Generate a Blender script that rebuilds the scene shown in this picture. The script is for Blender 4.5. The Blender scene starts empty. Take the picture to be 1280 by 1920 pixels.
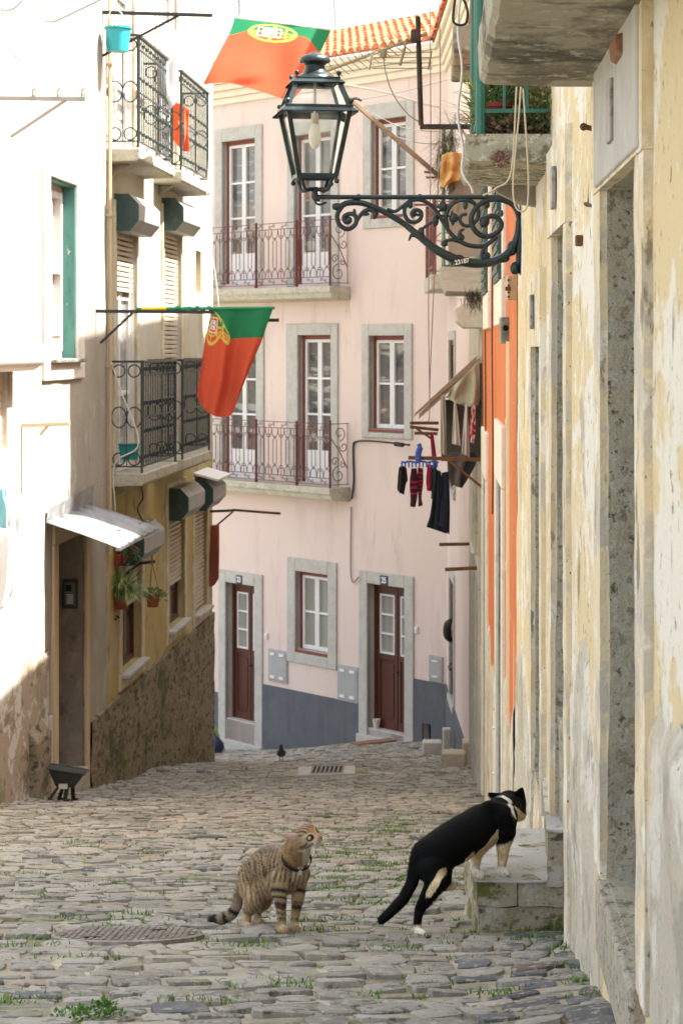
import bpy, math, random
import numpy as np
from mathutils import Vector, Matrix, noise
R = math.radians
random.seed(11); rng = np.random.default_rng(5)
S = bpy.context.scene; C = S.collection
# ------------------------------------------------------------------ camera
F = 4000.0; HZ = 650.0                      # focal length and horizon row, in photo pixels
cam = bpy.data.cameras.new("camera"); camo = bpy.data.objects.new("camera", cam); C.objects.link(camo)
cam.sensor_fit = 'HORIZONTAL'; cam.sensor_width = 24.0; cam.lens = 24.0*F/1280.0
cam.shift_y = -(960.0-HZ)/1280.0
cam.clip_start = 0.1; cam.clip_end = 500
camo.rotation_euler = (R(90), 0, 0)
cam.dof.use_dof = True; cam.dof.focus_distance = 8.2; cam.dof.aperture_fstop = 11
S.camera = camo
# ------------------------------------------------------------------ light
SUN_EL = 55.0
w = bpy.data.worlds.new("World"); S.world = w; w.use_nodes = True
nt = w.node_tree; bg = nt.nodes['Background']; sky = nt.nodes.new('ShaderNodeTexSky')
sky.sky_type = 'NISHITA'; sky.sun_disc = False; sky.sun_elevation = R(SUN_EL); sky.sun_rotation = R(90)
sky.air_density = 1.0; sky.dust_density = 3.0; sky.ozone_density = 1.0
hs = nt.nodes.new('ShaderNodeHueSaturation'); hs.inputs['Saturation'].default_value = 0.28      # bright thin overcast: a nearly white sky
nt.links.new(sky.outputs[0], hs.inputs['Color']); nt.links.new(hs.outputs[0], bg.inputs[0]); bg.inputs[1].default_value = 0.15
sl = bpy.data.lights.new("sun", 'SUN'); sl.energy = 5.0; sl.angle = R(0.6); sl.color = (1.0, 0.965, 0.91)
so = bpy.data.objects.new("sun", sl); C.objects.link(so)
so.rotation_euler = Vector((-math.cos(R(SUN_EL)), 0.03, -math.sin(R(SUN_EL)))).to_track_quat('-Z', 'Y').to_euler()
S.view_settings.view_transform = 'Standard'; S.view_settings.look = 'None'
S.view_settings.exposure = 2.16; S.view_settings.gamma = 1.0
S.cycles.max_bounces = 12; S.cycles.diffuse_bounces = 8; S.cycles.glossy_bounces = 4
S.cycles.transparent_max_bounces = 12; S.cycles.sample_clamp_indirect = 10

def W(px, py, Y): return Vector(((px-640.0)/F*Y, Y, -(py-HZ)/F*Y))
def sm(a, b, x):
    t = min(1, max(0, (x-a)/(b-a))); return t*t*(3-2*t)
def lerp(a, b, t): return a+(b-a)*t
def ground(x, y):
    z = -(0.867+0.1667*y)
    z += 0.23*sm(-2, 1.2, x)*sm(28, 34, y)
    z += 0.085*sm(24.5, 25.5, y)*sm(31, 26, y)
    z += 0.05*sm(0.35, 0.75, x-0.043*y+0.25)*sm(8, 5.5, y)
    z += 0.03*noise.noise(Vector((x*0.7, y*0.5, 0)))*sm(4, 7, y)
    return z
# ------------------------------------------------------------------ mesh building
class Fac:                                   # a wall plane: u along it, d outwards to the street, z up
    def __init__(s, ax, ay, bx, by, side):
        s.a = Vector((ax, ay)); s.U = (Vector((bx, by))-s.a).normalized()
        s.L = (Vector((bx, by))-s.a).length
        s.N = Vector((-s.U.y, s.U.x))*side
    def P(s, u, d, z): 
        q = s.a+s.U*u+s.N*d; return Vector((q.x, q.y, z))
    def uz(s, px, py, d=0.0):
        k = Vector(((px-640.0)/F, 1.0)); t = (d+s.a.dot(s.N))/k.dot(s.N)
        return (k*t-s.a).dot(s.U), -(py-HZ)/F*t
    def u(s, px, d=0.0): return s.uz(px, HZ, d)[0]
    def uY(s, Y): return (Y-s.a.y)/s.U.y
class MB:
    def __init__(s): s.v = []; s.f = []; s.c = []; s.col = (1, 1, 1)
    def add(s, vs, fs, col=None):
        n = len(s.v); s.v += [tuple(p) for p in vs]; s.f += [tuple(i+n for i in f) for f in fs]
        s.c += [col or s.col]*len(vs)
    def quad(s, a, b, c, d, col=None): s.add([a, b, c, d], [(0, 1, 2, 3)], col)
    def hexa(s, p, col=None):
        s.add(p, [(3, 2, 1, 0), (4, 5, 6, 7), (0, 1, 5, 4), (1, 2, 6, 5), (2, 3, 7, 6), (3, 0, 4, 7)], col)
    def fbox(s, f, u0, u1, d0, d1, z0, z1, col=None):
        s.hexa([f.P(u0, d0, z0), f.P(u1, d0, z0), f.P(u1, d1, z0), f.P(u0, d1, z0),
                f.P(u0, d0, z1), f.P(u1, d0, z1), f.P(u1, d1, z1), f.P(u0, d1, z1)], col)
    def obox(s, c, a, b, e, col=None):
        c, a, b, e = Vector(c), Vector(a), Vector(b), Vector(e)
        s.hexa([c-a-b-e, c+a-b-e, c+a+b-e, c-a+b-e, c-a-b+e, c+a-b+e, c+a+b+e, c-a+b+e], col)
    def box(s, x0, x1, y0, y1, z0, z1, col=None):
        s.obox(((x0+x1)/2, (y0+y1)/2, (z0+z1)/2), ((x1-x0)/2, 0, 0), (0, (y1-y0)/2, 0), (0, 0, (z1-z0)/2), col)
    def bar(s, p, q, w, h, up=(0, 0, 1), col=None):
        p, q = Vector(p), Vector(q); a = (q-p)/2; d = a.normalized(); up = Vector(up)
        b = d.cross(up)
        if b.length < 1e-3: b = d.cross(Vector((1, 0, 0)))
        b.normalize(); e = b.cross(d)
        s.obox((p+q)/2, a, b*w/2, e*h/2, col)
    def tube(s, pts, r, n=6, closed=False, col=None, caps=True):
        pts = [Vector(p) for p in pts]; m = len(pts)
        rr = list(r) if hasattr(r, '__len__') else [r]*m
        t0 = (pts[1]-pts[0]).normalized()
        ref = Vector((0, 0, 1)) if abs(t0.z) < .9 else Vector((1, 0, 0))
        b = t0.cross(ref).normalized(); vs = []; fs = []
        for i, p in enumerate(pts):
            if closed: t = pts[(i+1) % m]-pts[i-1]
            else: t = pts[min(i+1, m-1)]-pts[max(i-1, 0)]
            if t.length < 1e-9: t = t0
            t = t.normalized(); b = (b-t*b.dot(t))
            if b.length < 1e-5: b = t.cross(Vector((0.3, 0.5, 0.8)))
            b.normalize(); c = t.cross(b)
            for k in range(n):
                a = 2*math.pi*k/n; vs.append(p+(b*math.cos(a)+c*math.sin(a))*rr[i])
        for i in range(m if closed else m-1):
            j = (i+1) % m
            for k in range(n):
                l = (k+1) % n; fs.append((i*n+k, i*n+l, j*n+l, j*n+k))
        if caps and not closed:
            fs.append(tuple(range(n-1, -1, -1))); fs.append(tuple((m-1)*n+k for k in range(n)))
        s.add(vs, fs, col)
    def lathe(s, prof, c, n=16, col=None, ax=None):
        c = Vector(c); vs = []; fs = []
        A = Vector(ax).normalized() if ax else Vector((0, 0, 1))
        B = A.orthogonal().normalized() if ax else Vector((1, 0, 0)); D = A.cross(B)
        for r, z in prof:
            for k in range(n):
                a = 2*math.pi*k/n; vs.append(c+(B*math.cos(a)+D*math.sin(a))*r+A*z)
        for i in range(len(prof)-1):
            for k in range(n):
                l = (k+1) % n; fs.append((i*n+k, i*n+l, (i+1)*n+l, (i+1)*n+k))
        fs.append(tuple(range(n-1, -1, -1))); fs.append(tuple((len(prof)-1)*n+k for k in range(n)))
        s.add(vs, fs, col)
    def ball(s, c, r, n=10, sq=(1, 1, 1), col=None):
        c = Vector(c); m = n//2+1; vs = []; fs = []
        for i in range(m+1):
            th = math.pi*i/m
            for k in range(n):
                a = 2*math.pi*k/n
                vs.append(c+Vector((math.sin(th)*math.cos(a)*r*sq[0], math.sin(th)*math.sin(a)*r*sq[1], math.cos(th)*r*sq[2])))
        for i in range(m):
            for k in range(n):
                l = (k+1) % n; fs.append((i*n+k, (i+1)*n+k, (i+1)*n+l, i*n+l))
        s.add(vs, fs, col)
    def prism(s, poly, vec, col=None):
        vec = Vector(vec); n = len(poly); vs = [Vector(p) for p in poly]; vs += [p+vec for p in vs]
        fs = [tuple(range(n-1, -1, -1)), tuple(range(n, 2*n))]+[(i, (i+1) % n, n+(i+1) % n, n+i) for i in range(n)]
        s.add(vs, fs, col)
    def grid(s, rows, cols=None):
        nr, nc = len(rows), len(rows[0]); n = len(s.v)
        for i, r in enumerate(rows):
            for j, p in enumerate(r):
                s.v.append(tuple(p)); s.c.append(cols[i][j] if cols else s.col)
        s.f += [(n+i*nc+j, n+i*nc+j+1, n+(i+1)*nc+j+1, n+(i+1)*nc+j) for i in range(nr-1) for j in range(nc-1)]
BASE = {}
def tagit(o, label=None, cat=None, group=None, kind=None):
    if label: o['label'] = label
    if cat: o['category'] = cat
    if group: o['group'] = group
    if kind: o['kind'] = kind
def thing(name, label, cat, loc, group=None):
    o = bpy.data.objects.new(name, None); C.objects.link(o); o.location = loc; o.empty_display_size = 0.2
    BASE[o.name] = Vector(loc); tagit(o, label, cat, group); return o
def obj(name, mb, mat, parent=None, label=None, cat=None, group=None, kind=None, smooth=0, bevel=0, base=None, solid=0, sub=0):
    if parent is not None: b = BASE[parent.name]
    elif base is not None: b = Vector(base)
    else:
        A = np.array(mb.v); lo, hi = A.min(0), A.max(0); b = Vector(((lo[0]+hi[0])/2, (lo[1]+hi[1])/2, lo[2]))
    me = bpy.data.meshes.new(name)
    bx, by, bz = b
    me.from_pydata([(x-bx, y-by, z-bz) for x, y, z in mb.v], [], mb.f)
    if len(set(mb.c)) > 1 or mb.c[:1] != [(1, 1, 1)]:
        at = me.color_attributes.new("Col", 'FLOAT_COLOR', 'POINT')
        A = np.ones((len(mb.v), 4), np.float32); A[:, :3] = np.array([c[:3] for c in mb.c], np.float32)
        at.data.foreach_set("color", A.ravel())
    me.materials.append(mat)
    if smooth:
        me.polygons.foreach_set("use_smooth", [True]*len(me.polygons))
        if smooth < 180: me.set_sharp_from_angle(angle=R(smooth))
    o = bpy.data.objects.new(name, me); C.objects.link(o)
    if parent is not None: o.parent = parent
    else: o.location = b
    BASE[o.name] = b
    if solid:
        m = o.modifiers.new("solid", 'SOLIDIFY'); m.thickness = solid; m.offset = 0
    if bevel:
        m = o.modifiers.new("bevel", 'BEVEL'); m.width = bevel; m.segments = 2; m.limit_method = 'ANGLE'; m.angle_limit = R(40)
    tagit(o, label, cat, group, kind)
    return o
# ------------------------------------------------------------------ materials
MT = {}
def lay(name, base, layers=(), rough=0.85, bump=(), metal=0.0, spec=0.3, attr=False, sheen=0, trans=0, coat=0):
    """principled surface; layers = (colour, noise scale xyz, detail, lo, hi): patches of another colour;
    bump = (scale xyz, detail, strength, distance)"""
    if name in MT: return MT[name]
    m = bpy.data.materials.new(name); MT[name] = m; m.use_nodes = True
    n = m.node_tree.nodes; l = m.node_tree.links; p = n['Principled BSDF']
    tc = n.new('ShaderNodeTexCoord')
    def nz(sc, det, i):
        mp = n.new('ShaderNodeMapping'); l.new(tc.outputs['Object'], mp.inputs[0])
        sc = sc if hasattr(sc, '__len__') else (sc,)*3
        mp.inputs['Scale'].default_value = sc; mp.inputs['Location'].default_value = (i*3.7+1.3, i*1.9, i*5.1)
        t = n.new('ShaderNodeTexNoise'); t.inputs['Scale'].default_value = 1; t.inputs['Detail'].default_value = det
        t.inputs['Roughness'].default_value = 0.68
        l.new(mp.outputs[0], t.inputs['Vector']); return t.outputs[0]
    if attr:
        a = n.new('ShaderNodeAttribute'); a.attribute_name = "Col"
        mx = n.new('ShaderNodeMix'); mx.data_type = 'RGBA'; mx.blend_type = 'MULTIPLY'; mx.inputs[0].default_value = 1
        l.new(a.outputs['Color'], mx.inputs[6]); mx.inputs[7].default_value = (*base, 1); cur = mx.outputs[2]
    else:
        rgb = n.new('ShaderNodeRGB'); rgb.outputs[0].default_value = (*base, 1); cur = rgb.outputs[0]
    for i, (c, sc, det, lo, hi) in enumerate(layers):
        f = nz(sc, det, i+1); mr = n.new('ShaderNodeMapRange'); mr.inputs[1].default_value = lo; mr.inputs[2].default_value = hi
        l.new(f, mr.inputs[0]); mx = n.new('ShaderNodeMix'); mx.data_type = 'RGBA'
        fac = mr.outputs[0]
        if len(c) == 4:
            mu = n.new('ShaderNodeMath'); mu.operation = 'MULTIPLY'; mu.inputs[1].default_value = c[3]; l.new(fac, mu.inputs[0]); fac = mu.outputs[0]
        l.new(fac, mx.inputs[0]); l.new(cur, mx.inputs[6]); mx.inputs[7].default_value = (*c[:3], 1); cur = mx.outputs[2]
    l.new(cur, p.inputs['Base Color'])
    p.inputs['Roughness'].default_value = rough; p.inputs['Metallic'].default_value = metal
    p.inputs['Specular IOR Level'].default_value = spec
    if sheen: p.inputs['Sheen Weight'].default_value = sheen
    if coat: p.inputs['Coat Weight'].default_value = coat
    prev = None
    for i, (sc, det, st, di) in enumerate(bump):
        b = n.new('ShaderNodeBump'); b.inputs['Strength'].default_value = st; b.inputs['Distance'].default_value = di
        l.new(nz(sc, det, 20+i), b.inputs['Height'])
        if prev: l.new(prev, b.inputs['Normal'])
        prev = b.outputs[0]
    if prev: l.new(prev, p.inputs['Normal'])
    if trans:
        tr = n.new('ShaderNodeBsdfTranslucent'); l.new(cur, tr.inputs[0])
        ms = n.new('ShaderNodeMixShader'); ms.inputs[0].default_value = trans
        l.new(p.outputs[0], ms.inputs[1]); l.new(tr.outputs[0], ms.inputs[2]); l.new(ms.outputs[0], n['Material Output'].inputs[0])
    return m
def glass_clear(name="lantern glass"):
    m = bpy.data.materials.new(name); m.use_nodes = True; n = m.node_tree.nodes; l = m.node_tree.links
    tr = n.new('ShaderNodeBsdfTransparent'); tr.inputs[0].default_value = (.93, .94, .93, 1)
    gl = n.new('ShaderNodeBsdfGlossy'); gl.inputs['Roughness'].default_value = 0.03
    df = n.new('ShaderNodeBsdfDiffuse'); df.inputs[0].default_value = (.75, .73, .68, 1)
    fr = n.new('ShaderNodeFresnel'); fr.inputs[0].default_value = 1.45
    m0 = n.new('ShaderNodeMixShader'); tc = n.new('ShaderNodeTexCoord'); nz = n.new('ShaderNodeTexNoise'); nz.inputs['Scale'].default_value = 9
    mr = n.new('ShaderNodeMapRange'); mr.inputs[1].default_value = .4; mr.inputs[2].default_value = .8; mr.inputs[4].default_value = .22
    l.new(tc.outputs['Object'], nz.inputs['Vector']); l.new(nz.outputs[0], mr.inputs[0]); l.new(mr.outputs[0], m0.inputs[0])
    l.new(tr.outputs[0], m0.inputs[1]); l.new(df.outputs[0], m0.inputs[2])
    m1 = n.new('ShaderNodeMixShader'); l.new(fr.outputs[0], m1.inputs[0]); l.new(m0.outputs[0], m1.inputs[1]); l.new(gl.outputs[0], m1.inputs[2])
    l.new(m1.outputs[0], n['Material Output'].inputs[0]); return m
stone_grey = lay("grey limestone", (0.4472, 0.43, 0.3913), [((0.344, 0.3225, 0.2924, .8), 5, 6, .42, .7), ((0.516, 0.4988, 0.4558, .7), 14, 5, .5, .75), ((0.172, 0.1634, 0.1376, .6), (9, 9, 2), 5, .62, .8)], bump=[(40, 5, .3, .01)])
stone_balc = lay("balcony stone", (.44, .41, .33), [((.26, .23, .16, .85), (4, 4, 9), 7, .45, .68), ((.58, .55, .47, .8), 20, 6, .5, .72), ((.12, .11, .08, .7), (7, 7, 2.5), 6, .6, .8)], bump=[(30, 6, .6, .012)])
stone_dirty = lay("stained balcony stone", (.34, .31, .235), [((.14, .125, .09, .92), (3, 1.6, 5), 8, .48, .56), ((.07, .065, .045, .9), (2.2, 3.4, 6), 7, .55, .63), ((.46, .43, .34, .8), (16, 12, 22), 7, .56, .62)], bump=[(26, 8, .8, .015)])
pink = lay("pink render", (0.64, 0.52, 0.475), [((0.648, 0.524, 0.456, .7), (.5, .5, .7), 7, .45, .62), ((0.544, 0.416, 0.372, .6), (2, 2, .6), 8, .53, .66), ((0.448, 0.344, 0.304, .5), (5, 5, .9), 8, .61, .70)], bump=[(60, 4, .15, .01), (3, 5, .25, .03)])
cornice_m = lay("cream cornice paint", (0.6688, 0.5984, 0.4752), [((0.5456, 0.4576, 0.3344, .5), 3, 6, .5, .8)])
plinth_blue = lay("slate grey plinth paint", (0.0978, 0.102, 0.1148), [((0.136, 0.1403, 0.153, .7), 2.5, 7, .45, .75), ((0.068, 0.0723, 0.085, .6), (5, 5, 1), 6, .5, .8)], bump=[(50, 4, .1, .01)])
red_wood = lay("oxblood painted wood", (.085, .025, .016), [((.055, .017, .012, .7), (6, 6, 1), 6, .5, .7), ((.13, .05, .03, .6), (9, 9, 3), 6, .58, .68)], rough=.5)
white_paint = lay("white window paint", (0.688, 0.6708, 0.6622), [((0.5676, 0.5418, 0.516, .6), 9, 6, .5, .8)], rough=.5)
red_iron = lay("oxblood railing paint", (0.128, 0.028, 0.024), [((0.08, 0.024, 0.016, .8), 14, 5, .5, .75)], rough=.55)
dark_iron = lay("dark green railing paint", (.018, .028, .03), [((.05, .06, .055, .8), 18, 5, .5, .8)], rough=.5, spec=.5)
lamp_iron = lay("lamp green-black paint", (.007, .016, .017), [((.018, .034, .034, .8), 10, 6, .48, .66), ((.07, .06, .045, .6), 30, 6, .63, .7)], rough=.36, spec=.4, bump=[(50, 5, .3, .006)])
pane_dark = lay("dark window glass", (.12, .112, .10), [((.24, .15, .09, .7), (1.3, 1.3, 2.0), 4, .53, .62), ((.36, .34, .30, .9), (.7, .7, 4), 4, .54, .58), ((.04, .04, .04, .8), (1.0, 1.0, 3), 3, .56, .64)], rough=.03, spec=.55, coat=.12)  # brown and pale patches put reflections into the glass colour
pane_curt = lay("curtained window glass", (0.306, 0.2975, 0.255), [((0.2125, 0.2082, 0.1785, .8), (9, 9, .4), 3, .4, .7)], rough=.08, spec=.7, coat=.4)
black_in = lay("painted opening shade", (.012, .011, .010))  # near-black colour puts the shade of openings into the surface
tile_m = lay("terracotta roof tile", (.46, .125, .05), [((.60, .24, .12, .8), 4, 6, .45, .7), ((.25, .09, .05, .7), 7, 6, .55, .8)], bump=[(40, 4, .3, .01)])
orange_m = lay("orange render", (0.5625, 0.168, 0.0586), [((0.4687, 0.125, 0.043, .8), (3, 1.6, .8), 7, .48, .62), ((0.6093, 0.2344, 0.1016, .7), (5, 3, 1.2), 7, .54, .64), ((0.2344, 0.0781, 0.0391, .8), (8, 4, 1.6), 8, .62, .67), ((0.5156, 0.4531, 0.3594, .9), (7, 4, 7), 8, .67, .69)], bump=[(40, 5, .4, .012)])
left_white = lay("limewashed render", (0.3379, 0.3098, 0.2506), [((0.2703, 0.2422, 0.1887, .75), (.9, .6, .8), 9, .46, .62), ((0.3942, 0.3773, 0.3267, .8), (3, 2, 1.6), 8, .54, .62), ((0.2028, 0.169, 0.1183, .7), (4, 3, 1.0), 8, .61, .67)], bump=[(45, 6, .35, .012), (4, 6, .3, .03)])
left_peel = lay("peeling ground floor render", (0.3515, 0.285, 0.2042), [((0.551, 0.5035, 0.418, .95), (3.0, 1.6, 2.2), 9, .50, .53), ((0.1995, 0.1568, 0.0997, .9), (5, 2.4, 3.5), 9, .54, .60), ((0.171, 0.1805, 0.0665, .6), (3, 2, 1.5), 7, .56, .66), ((0.095, 0.076, 0.0522, .8), (14, 8, 12), 7, .62, .65)], bump=[(40, 7, .7, .014), (5, 9, .7, .03)])
left_yel = lay("ochre render", (.41, .315, .125), [((0.4416, 0.3827, 0.2429, .8), (.9, .6, .9), 8, .47, .60), ((0.2723, 0.2098, 0.0994, .85), (3, 1.6, 1.0), 8, .54, .62), ((0.1766, 0.1398, 0.0773, .75), (6, 3, 2.2), 8, .60, .66)], bump=[(45, 6, .35, .012), (4, 6, .3, .03)])
left_sunlit = lay("sunlit ochre render", (0.4423, 0.4037, 0.3089), [((0.4914, 0.4633, 0.3861, .8), (.9, .6, .9), 8, .47, .60), ((0.351, 0.3019, 0.1895, .8), (3, 1.6, .9), 8, .55, .63), ((0.2387, 0.1966, 0.1264, .7), (6, 3, 1.2), 8, .62, .68)], bump=[(45, 6, .35, .012), (4, 6, .3, .03)])  # upper wall made paler: sunlight on the ochre is put into this colour
plinth_stone = lay("rough brown plinth", (.28, .22, .135), [((.33, .27, .18, .9), (4, 2.4, 7), 9, .49, .56), ((.085, .068, .04, .95), (9, 5, 14), 9, .53, .58), ((.38, .34, .26, .85), (14, 7, 20), 8, .60, .64), ((.09, .10, .03, .8), (1.6, 1.0, 1.6), 7, .54, .64), ((.10, .08, .055, .7), (1.2, .8, 1.0), 7, .56, .64)], bump=[(16, 9, 1.0, .05), (40, 6, .7, .02)])
jamb_grey = lay("rough grey jamb stone", (.56, .505, .375), [((.60, .57, .48, .95), (26, 16, 22), 8, .49, .55), ((.22, .19, .125, .7), (30, 18, 30), 9, .54, .61), ((.30, .27, .20, .55), (3, 2, 1.6), 8, .54, .66), ((.10, .085, .06, .85), (40, 30, 44), 5, .60, .63)], bump=[(60, 7, 1.0, .02), (20, 7, .8, .025)])
jamb_left = lay("stained grey door jamb", (0.2232, 0.1947, 0.1568), [((0.3135, 0.2755, 0.228, .8), 6, 7, .45, .65), ((0.1235, 0.0997, 0.076, .8), (4, 4, 3), 6, .54, .7)], bump=[(30, 6, .4, .012)])
cream_wall = lay("weathered cream render", (.70, .575, .345), [((.78, .74, .645, .97), (1.6, 1.3, 2.2), 9, .50, .53), ((.44, .395, .30, .9), (2.4, 1.8, 1.5), 9, .55, .60), ((.70, .57, .34, .8), (2.5, 2.0, 1.2), 7, .54, .60), ((.22, .18, .12, .85), (5, 4, 1.3), 9, .605, .65), ((.11, .085, .06, .95), (30, 30, 16), 5, .625, .65), ((.80, .77, .69, .9), (6, 5, 5), 9, .61, .64)], bump=[(60, 5, .7, .012), (9, 9, .7, .03)])
cream_trim = lay("flaking cream door surround", (.70, .595, .41), [((.52, .48, .40, .95), (4, 3.5, 4), 9, .50, .56), ((.78, .74, .65, .9), (5, 4, 3), 9, .56, .60), ((.22, .185, .13, .9), (8, 7, 2.5), 9, .60, .64), ((.13, .11, .08, .9), (42, 42, 28), 4, .65, .675), ((.62, .48, .28, .8), (3, 3, 1.5), 6, .57, .63)], bump=[(55, 6, .7, .012), (12, 8, .5, .02)])
cream_low = lay("bare grey-cream render", (.56, .515, .41), [((.72, .68, .59, .95), (2.6, 2.4, 2.2), 9, .49, .54), ((.40, .37, .30, .9), (3, 3, 2.4), 9, .54, .60), ((.22, .19, .13, .85), (7, 7, 4), 9, .62, .66), ((.23, .25, .11, .7), (3, 3, 2.5), 8, .585, .66), ((.13, .115, .085, .9), (40, 40, 26), 4, .65, .675), ((.66, .55, .36, .8), (2.5, 3, 1.6), 6, .57, .62)], bump=[(50, 7, .8, .014), (9, 9, .7, .03)])
mossy = lay("mossy step stone", (.37, .325, .235), [((.48, .45, .38, .9), (7, 7, 9), 8, .50, .56), ((.13, .145, .03, .92), (6, 6, 8), 8, .49, .56), ((.075, .065, .04, .85), (14, 14, 18), 8, .57, .62)], bump=[(40, 8, .9, .018), (12, 7, .6, .02)])
step_top = lay("worn step stone", (.45, .435, .40), [((.54, .52, .48, .85), (6, 6, 6), 8, .50, .58), ((.25, .23, .185, .9), (9, 9, 9), 8, .56, .62), ((.13, .12, .09, .8), (30, 30, 30), 5, .63, .66)], bump=[(40, 8, .7, .014)])
grey_house = lay("grey-green render", (.46, .43, .34), [((.58, .55, .46, .9), (2, 1.4, 1.6), 8, .50, .57), ((.22, .20, .145, .85), (5, 3, 1.6), 8, .55, .62)], bump=[(40, 6, .6, .014)])
pipe_m = lay("cream painted drainpipe", (.60, .48, .29), [((.48, .38, .24, .7), (6, 6, 1.5), 6, .5, .75), ((.40, .40, .36, .8), (9, 9, 4), 6, .64, .7)], rough=.55)
rust = lay("rusty iron", (.12, .055, .025), [((.22, .10, .04, .8), 20, 6, .45, .7), ((.05, .03, .02, .7), 30, 5, .55, .75)], rough=.9, metal=.0)
zinc = lay("weathered zinc sheet", (.22, .225, .23), [((.15, .14, .12, .85), (3, 3, 3), 8, .5, .6), ((.32, .32, .32, .8), (8, 6, 6), 6, .54, .64)], rough=.5, metal=.2)
box_green = lay("dark green shutter box", (.03, .055, .05), [((.08, .10, .09, .7), 8, 6, .5, .8)], rough=.45)
box_metal = lay("shutter box front metal", (.30, .285, .27), [((.20, .19, .18, .7), (3, 3, 3), 6, .45, .75)], rough=.5)
shut = lay("beige roller shutter", (.52, .45, .35), [((.40, .33, .24, .8), (3, 3, 6), 6, .48, .75)], rough=.6)
teal_frame = lay("peeling teal paint", (.07, .20, .17), [((.55, .52, .45, .95), (9, 9, 5), 7, .62, .66), ((.03, .09, .08, .8), (4, 4, 1.5), 5, .5, .7)], rough=.55)
old_white = lay("flaking white joinery", (.66, .62, .55), [((.42, .38, .32, .9), (9, 9, 3), 7, .58, .64)], rough=.6)
leaf_m = lay("leaf green", (1, 1, 1), attr=True, rough=.5, spec=.4, trans=.3)
cloth_m = lay("washed cloth", (1, 1, 1), attr=True, rough=.9, spec=.1, sheen=.2, trans=.25, bump=[(300, 2, .15, .002)])
paint_m = lay("painted surface", (1, 1, 1), attr=True, rough=.55, spec=.4)
terracotta = lay("terracotta pot", (.26, .06, .03), [((.16, .04, .022, .7), 14, 5, .5, .75)], rough=.7)
wire_m = lay("dark cable", (.03, .028, .026), rough=.6)
wire_w = lay("white cable", (.62, .6, .55), rough=.6)
wire_g = lay("grey line", (.22, .20, .17), rough=.6)
wood_m = lay("grey-brown timber", (.26, .185, .12), [((.17, .12, .08, .8), (3, 3, 20), 5, .45, .75)], rough=.8)
# ================================================================== wall planes
PF = Fac(-3.417, 40.2, 1.679, 33.92, -1)      # pink house, street front
P2 = Fac(1.679, 33.92, 1.700, 27.5, -1)       # pink house, return along the alley
LW = Fac(-3.669, 8.0, -1.857, 30.7, -1)       # left house
RW = Fac(0.523, 1.0, 1.77, 30.0, 1)           # right-hand row
def rx(y): return 0.48+0.043*y                # right wall line
def lx(y): return 0.0798*(y-17.96)-2.874      # left wall line

def wall(fac, u0, u1, z0, z1, ops, step=0.5, disp=None, deep=3.0, mb=None):
    def cuts(a, b, ev):
        e = sorted(set([a, b]+[x for x in ev if a < x < b])); out = []
        for p, q in zip(e, e[1:]):
            k = max(1, int(math.ceil((q-p)/step))); out += [p+(q-p)*i/k for i in range(k)]
        return out+[b]
    us = cuts(u0, u1, [x for o in ops for x in o[:2]]); zs = cuts(z0, z1, [x for o in ops for x in o[2:4]])
    mb = mb or MB(); n = len(mb.v); nz = len(zs)
    D = {}
    for i, u in enumerate(us):
        for j, z in enumerate(zs):
            d = disp(u, z) if disp else 0.0; D[i, j] = d
            mb.v.append(tuple(fac.P(u, d, z))); mb.c.append((1, 1, 1))
    for i in range(len(us)-1):
        for j in range(nz-1):
            cu, cz = (us[i]+us[i+1])/2, (zs[j]+zs[j+1])/2
            if any(o[0] < cu < o[1] and o[2] < cz < o[3] for o in ops): continue
            mb.f.append((n+i*nz+j, n+(i+1)*nz+j, n+(i+1)*nz+j+1, n+i*nz+j+1))
    revs = []
    for o in ops:
        r = MB(); dep = o[4]
        I = [i for i, u in enumerate(us) if o[0]-1e-6 <= u <= o[1]+1e-6]; J = [j for j, z in enumerate(zs) if o[2]-1e-6 <= z <= o[3]+1e-6]
        loops = [[(I[0], j) for j in J], [(i, J[-1]) for i in I], [(I[-1], j) for j in J], [(i, J[0]) for i in I]]
        for lp in loops:
            ks = 4
            rows = []
            for i, j in lp:
                rows.append([fac.P(us[i], lerp(D[i, j], -dep, k/ks), zs[j]) for k in range(ks+1)])
            r.grid(rows)
        revs.append(r)
    P = fac.P
    if deep:
        a = -0.6
        mb.quad(P(u0, 0, z1), P(u1, 0, z1), P(u1, -deep, z1), P(u0, -deep, z1))
        mb.quad(P(u0, 0, z0), P(u0, 0, z1), P(u0, -deep, z1), P(u0, -deep, z0))
        mb.quad(P(u1, 0, z0), P(u1, 0, z1), P(u1, -deep, z1), P(u1, -deep, z0))
        mb.quad(P(u0, -deep, z0), P(u1, -deep, z0), P(u1, -deep, z1), P(u0, -deep, z1))
    return mb, revs
def ur(f, L, Rr, T, B):
    m = (L+Rr)/2; return (f.u(L), f.u(Rr), f.uz(m, B)[1], f.uz(m, T)[1])

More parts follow.
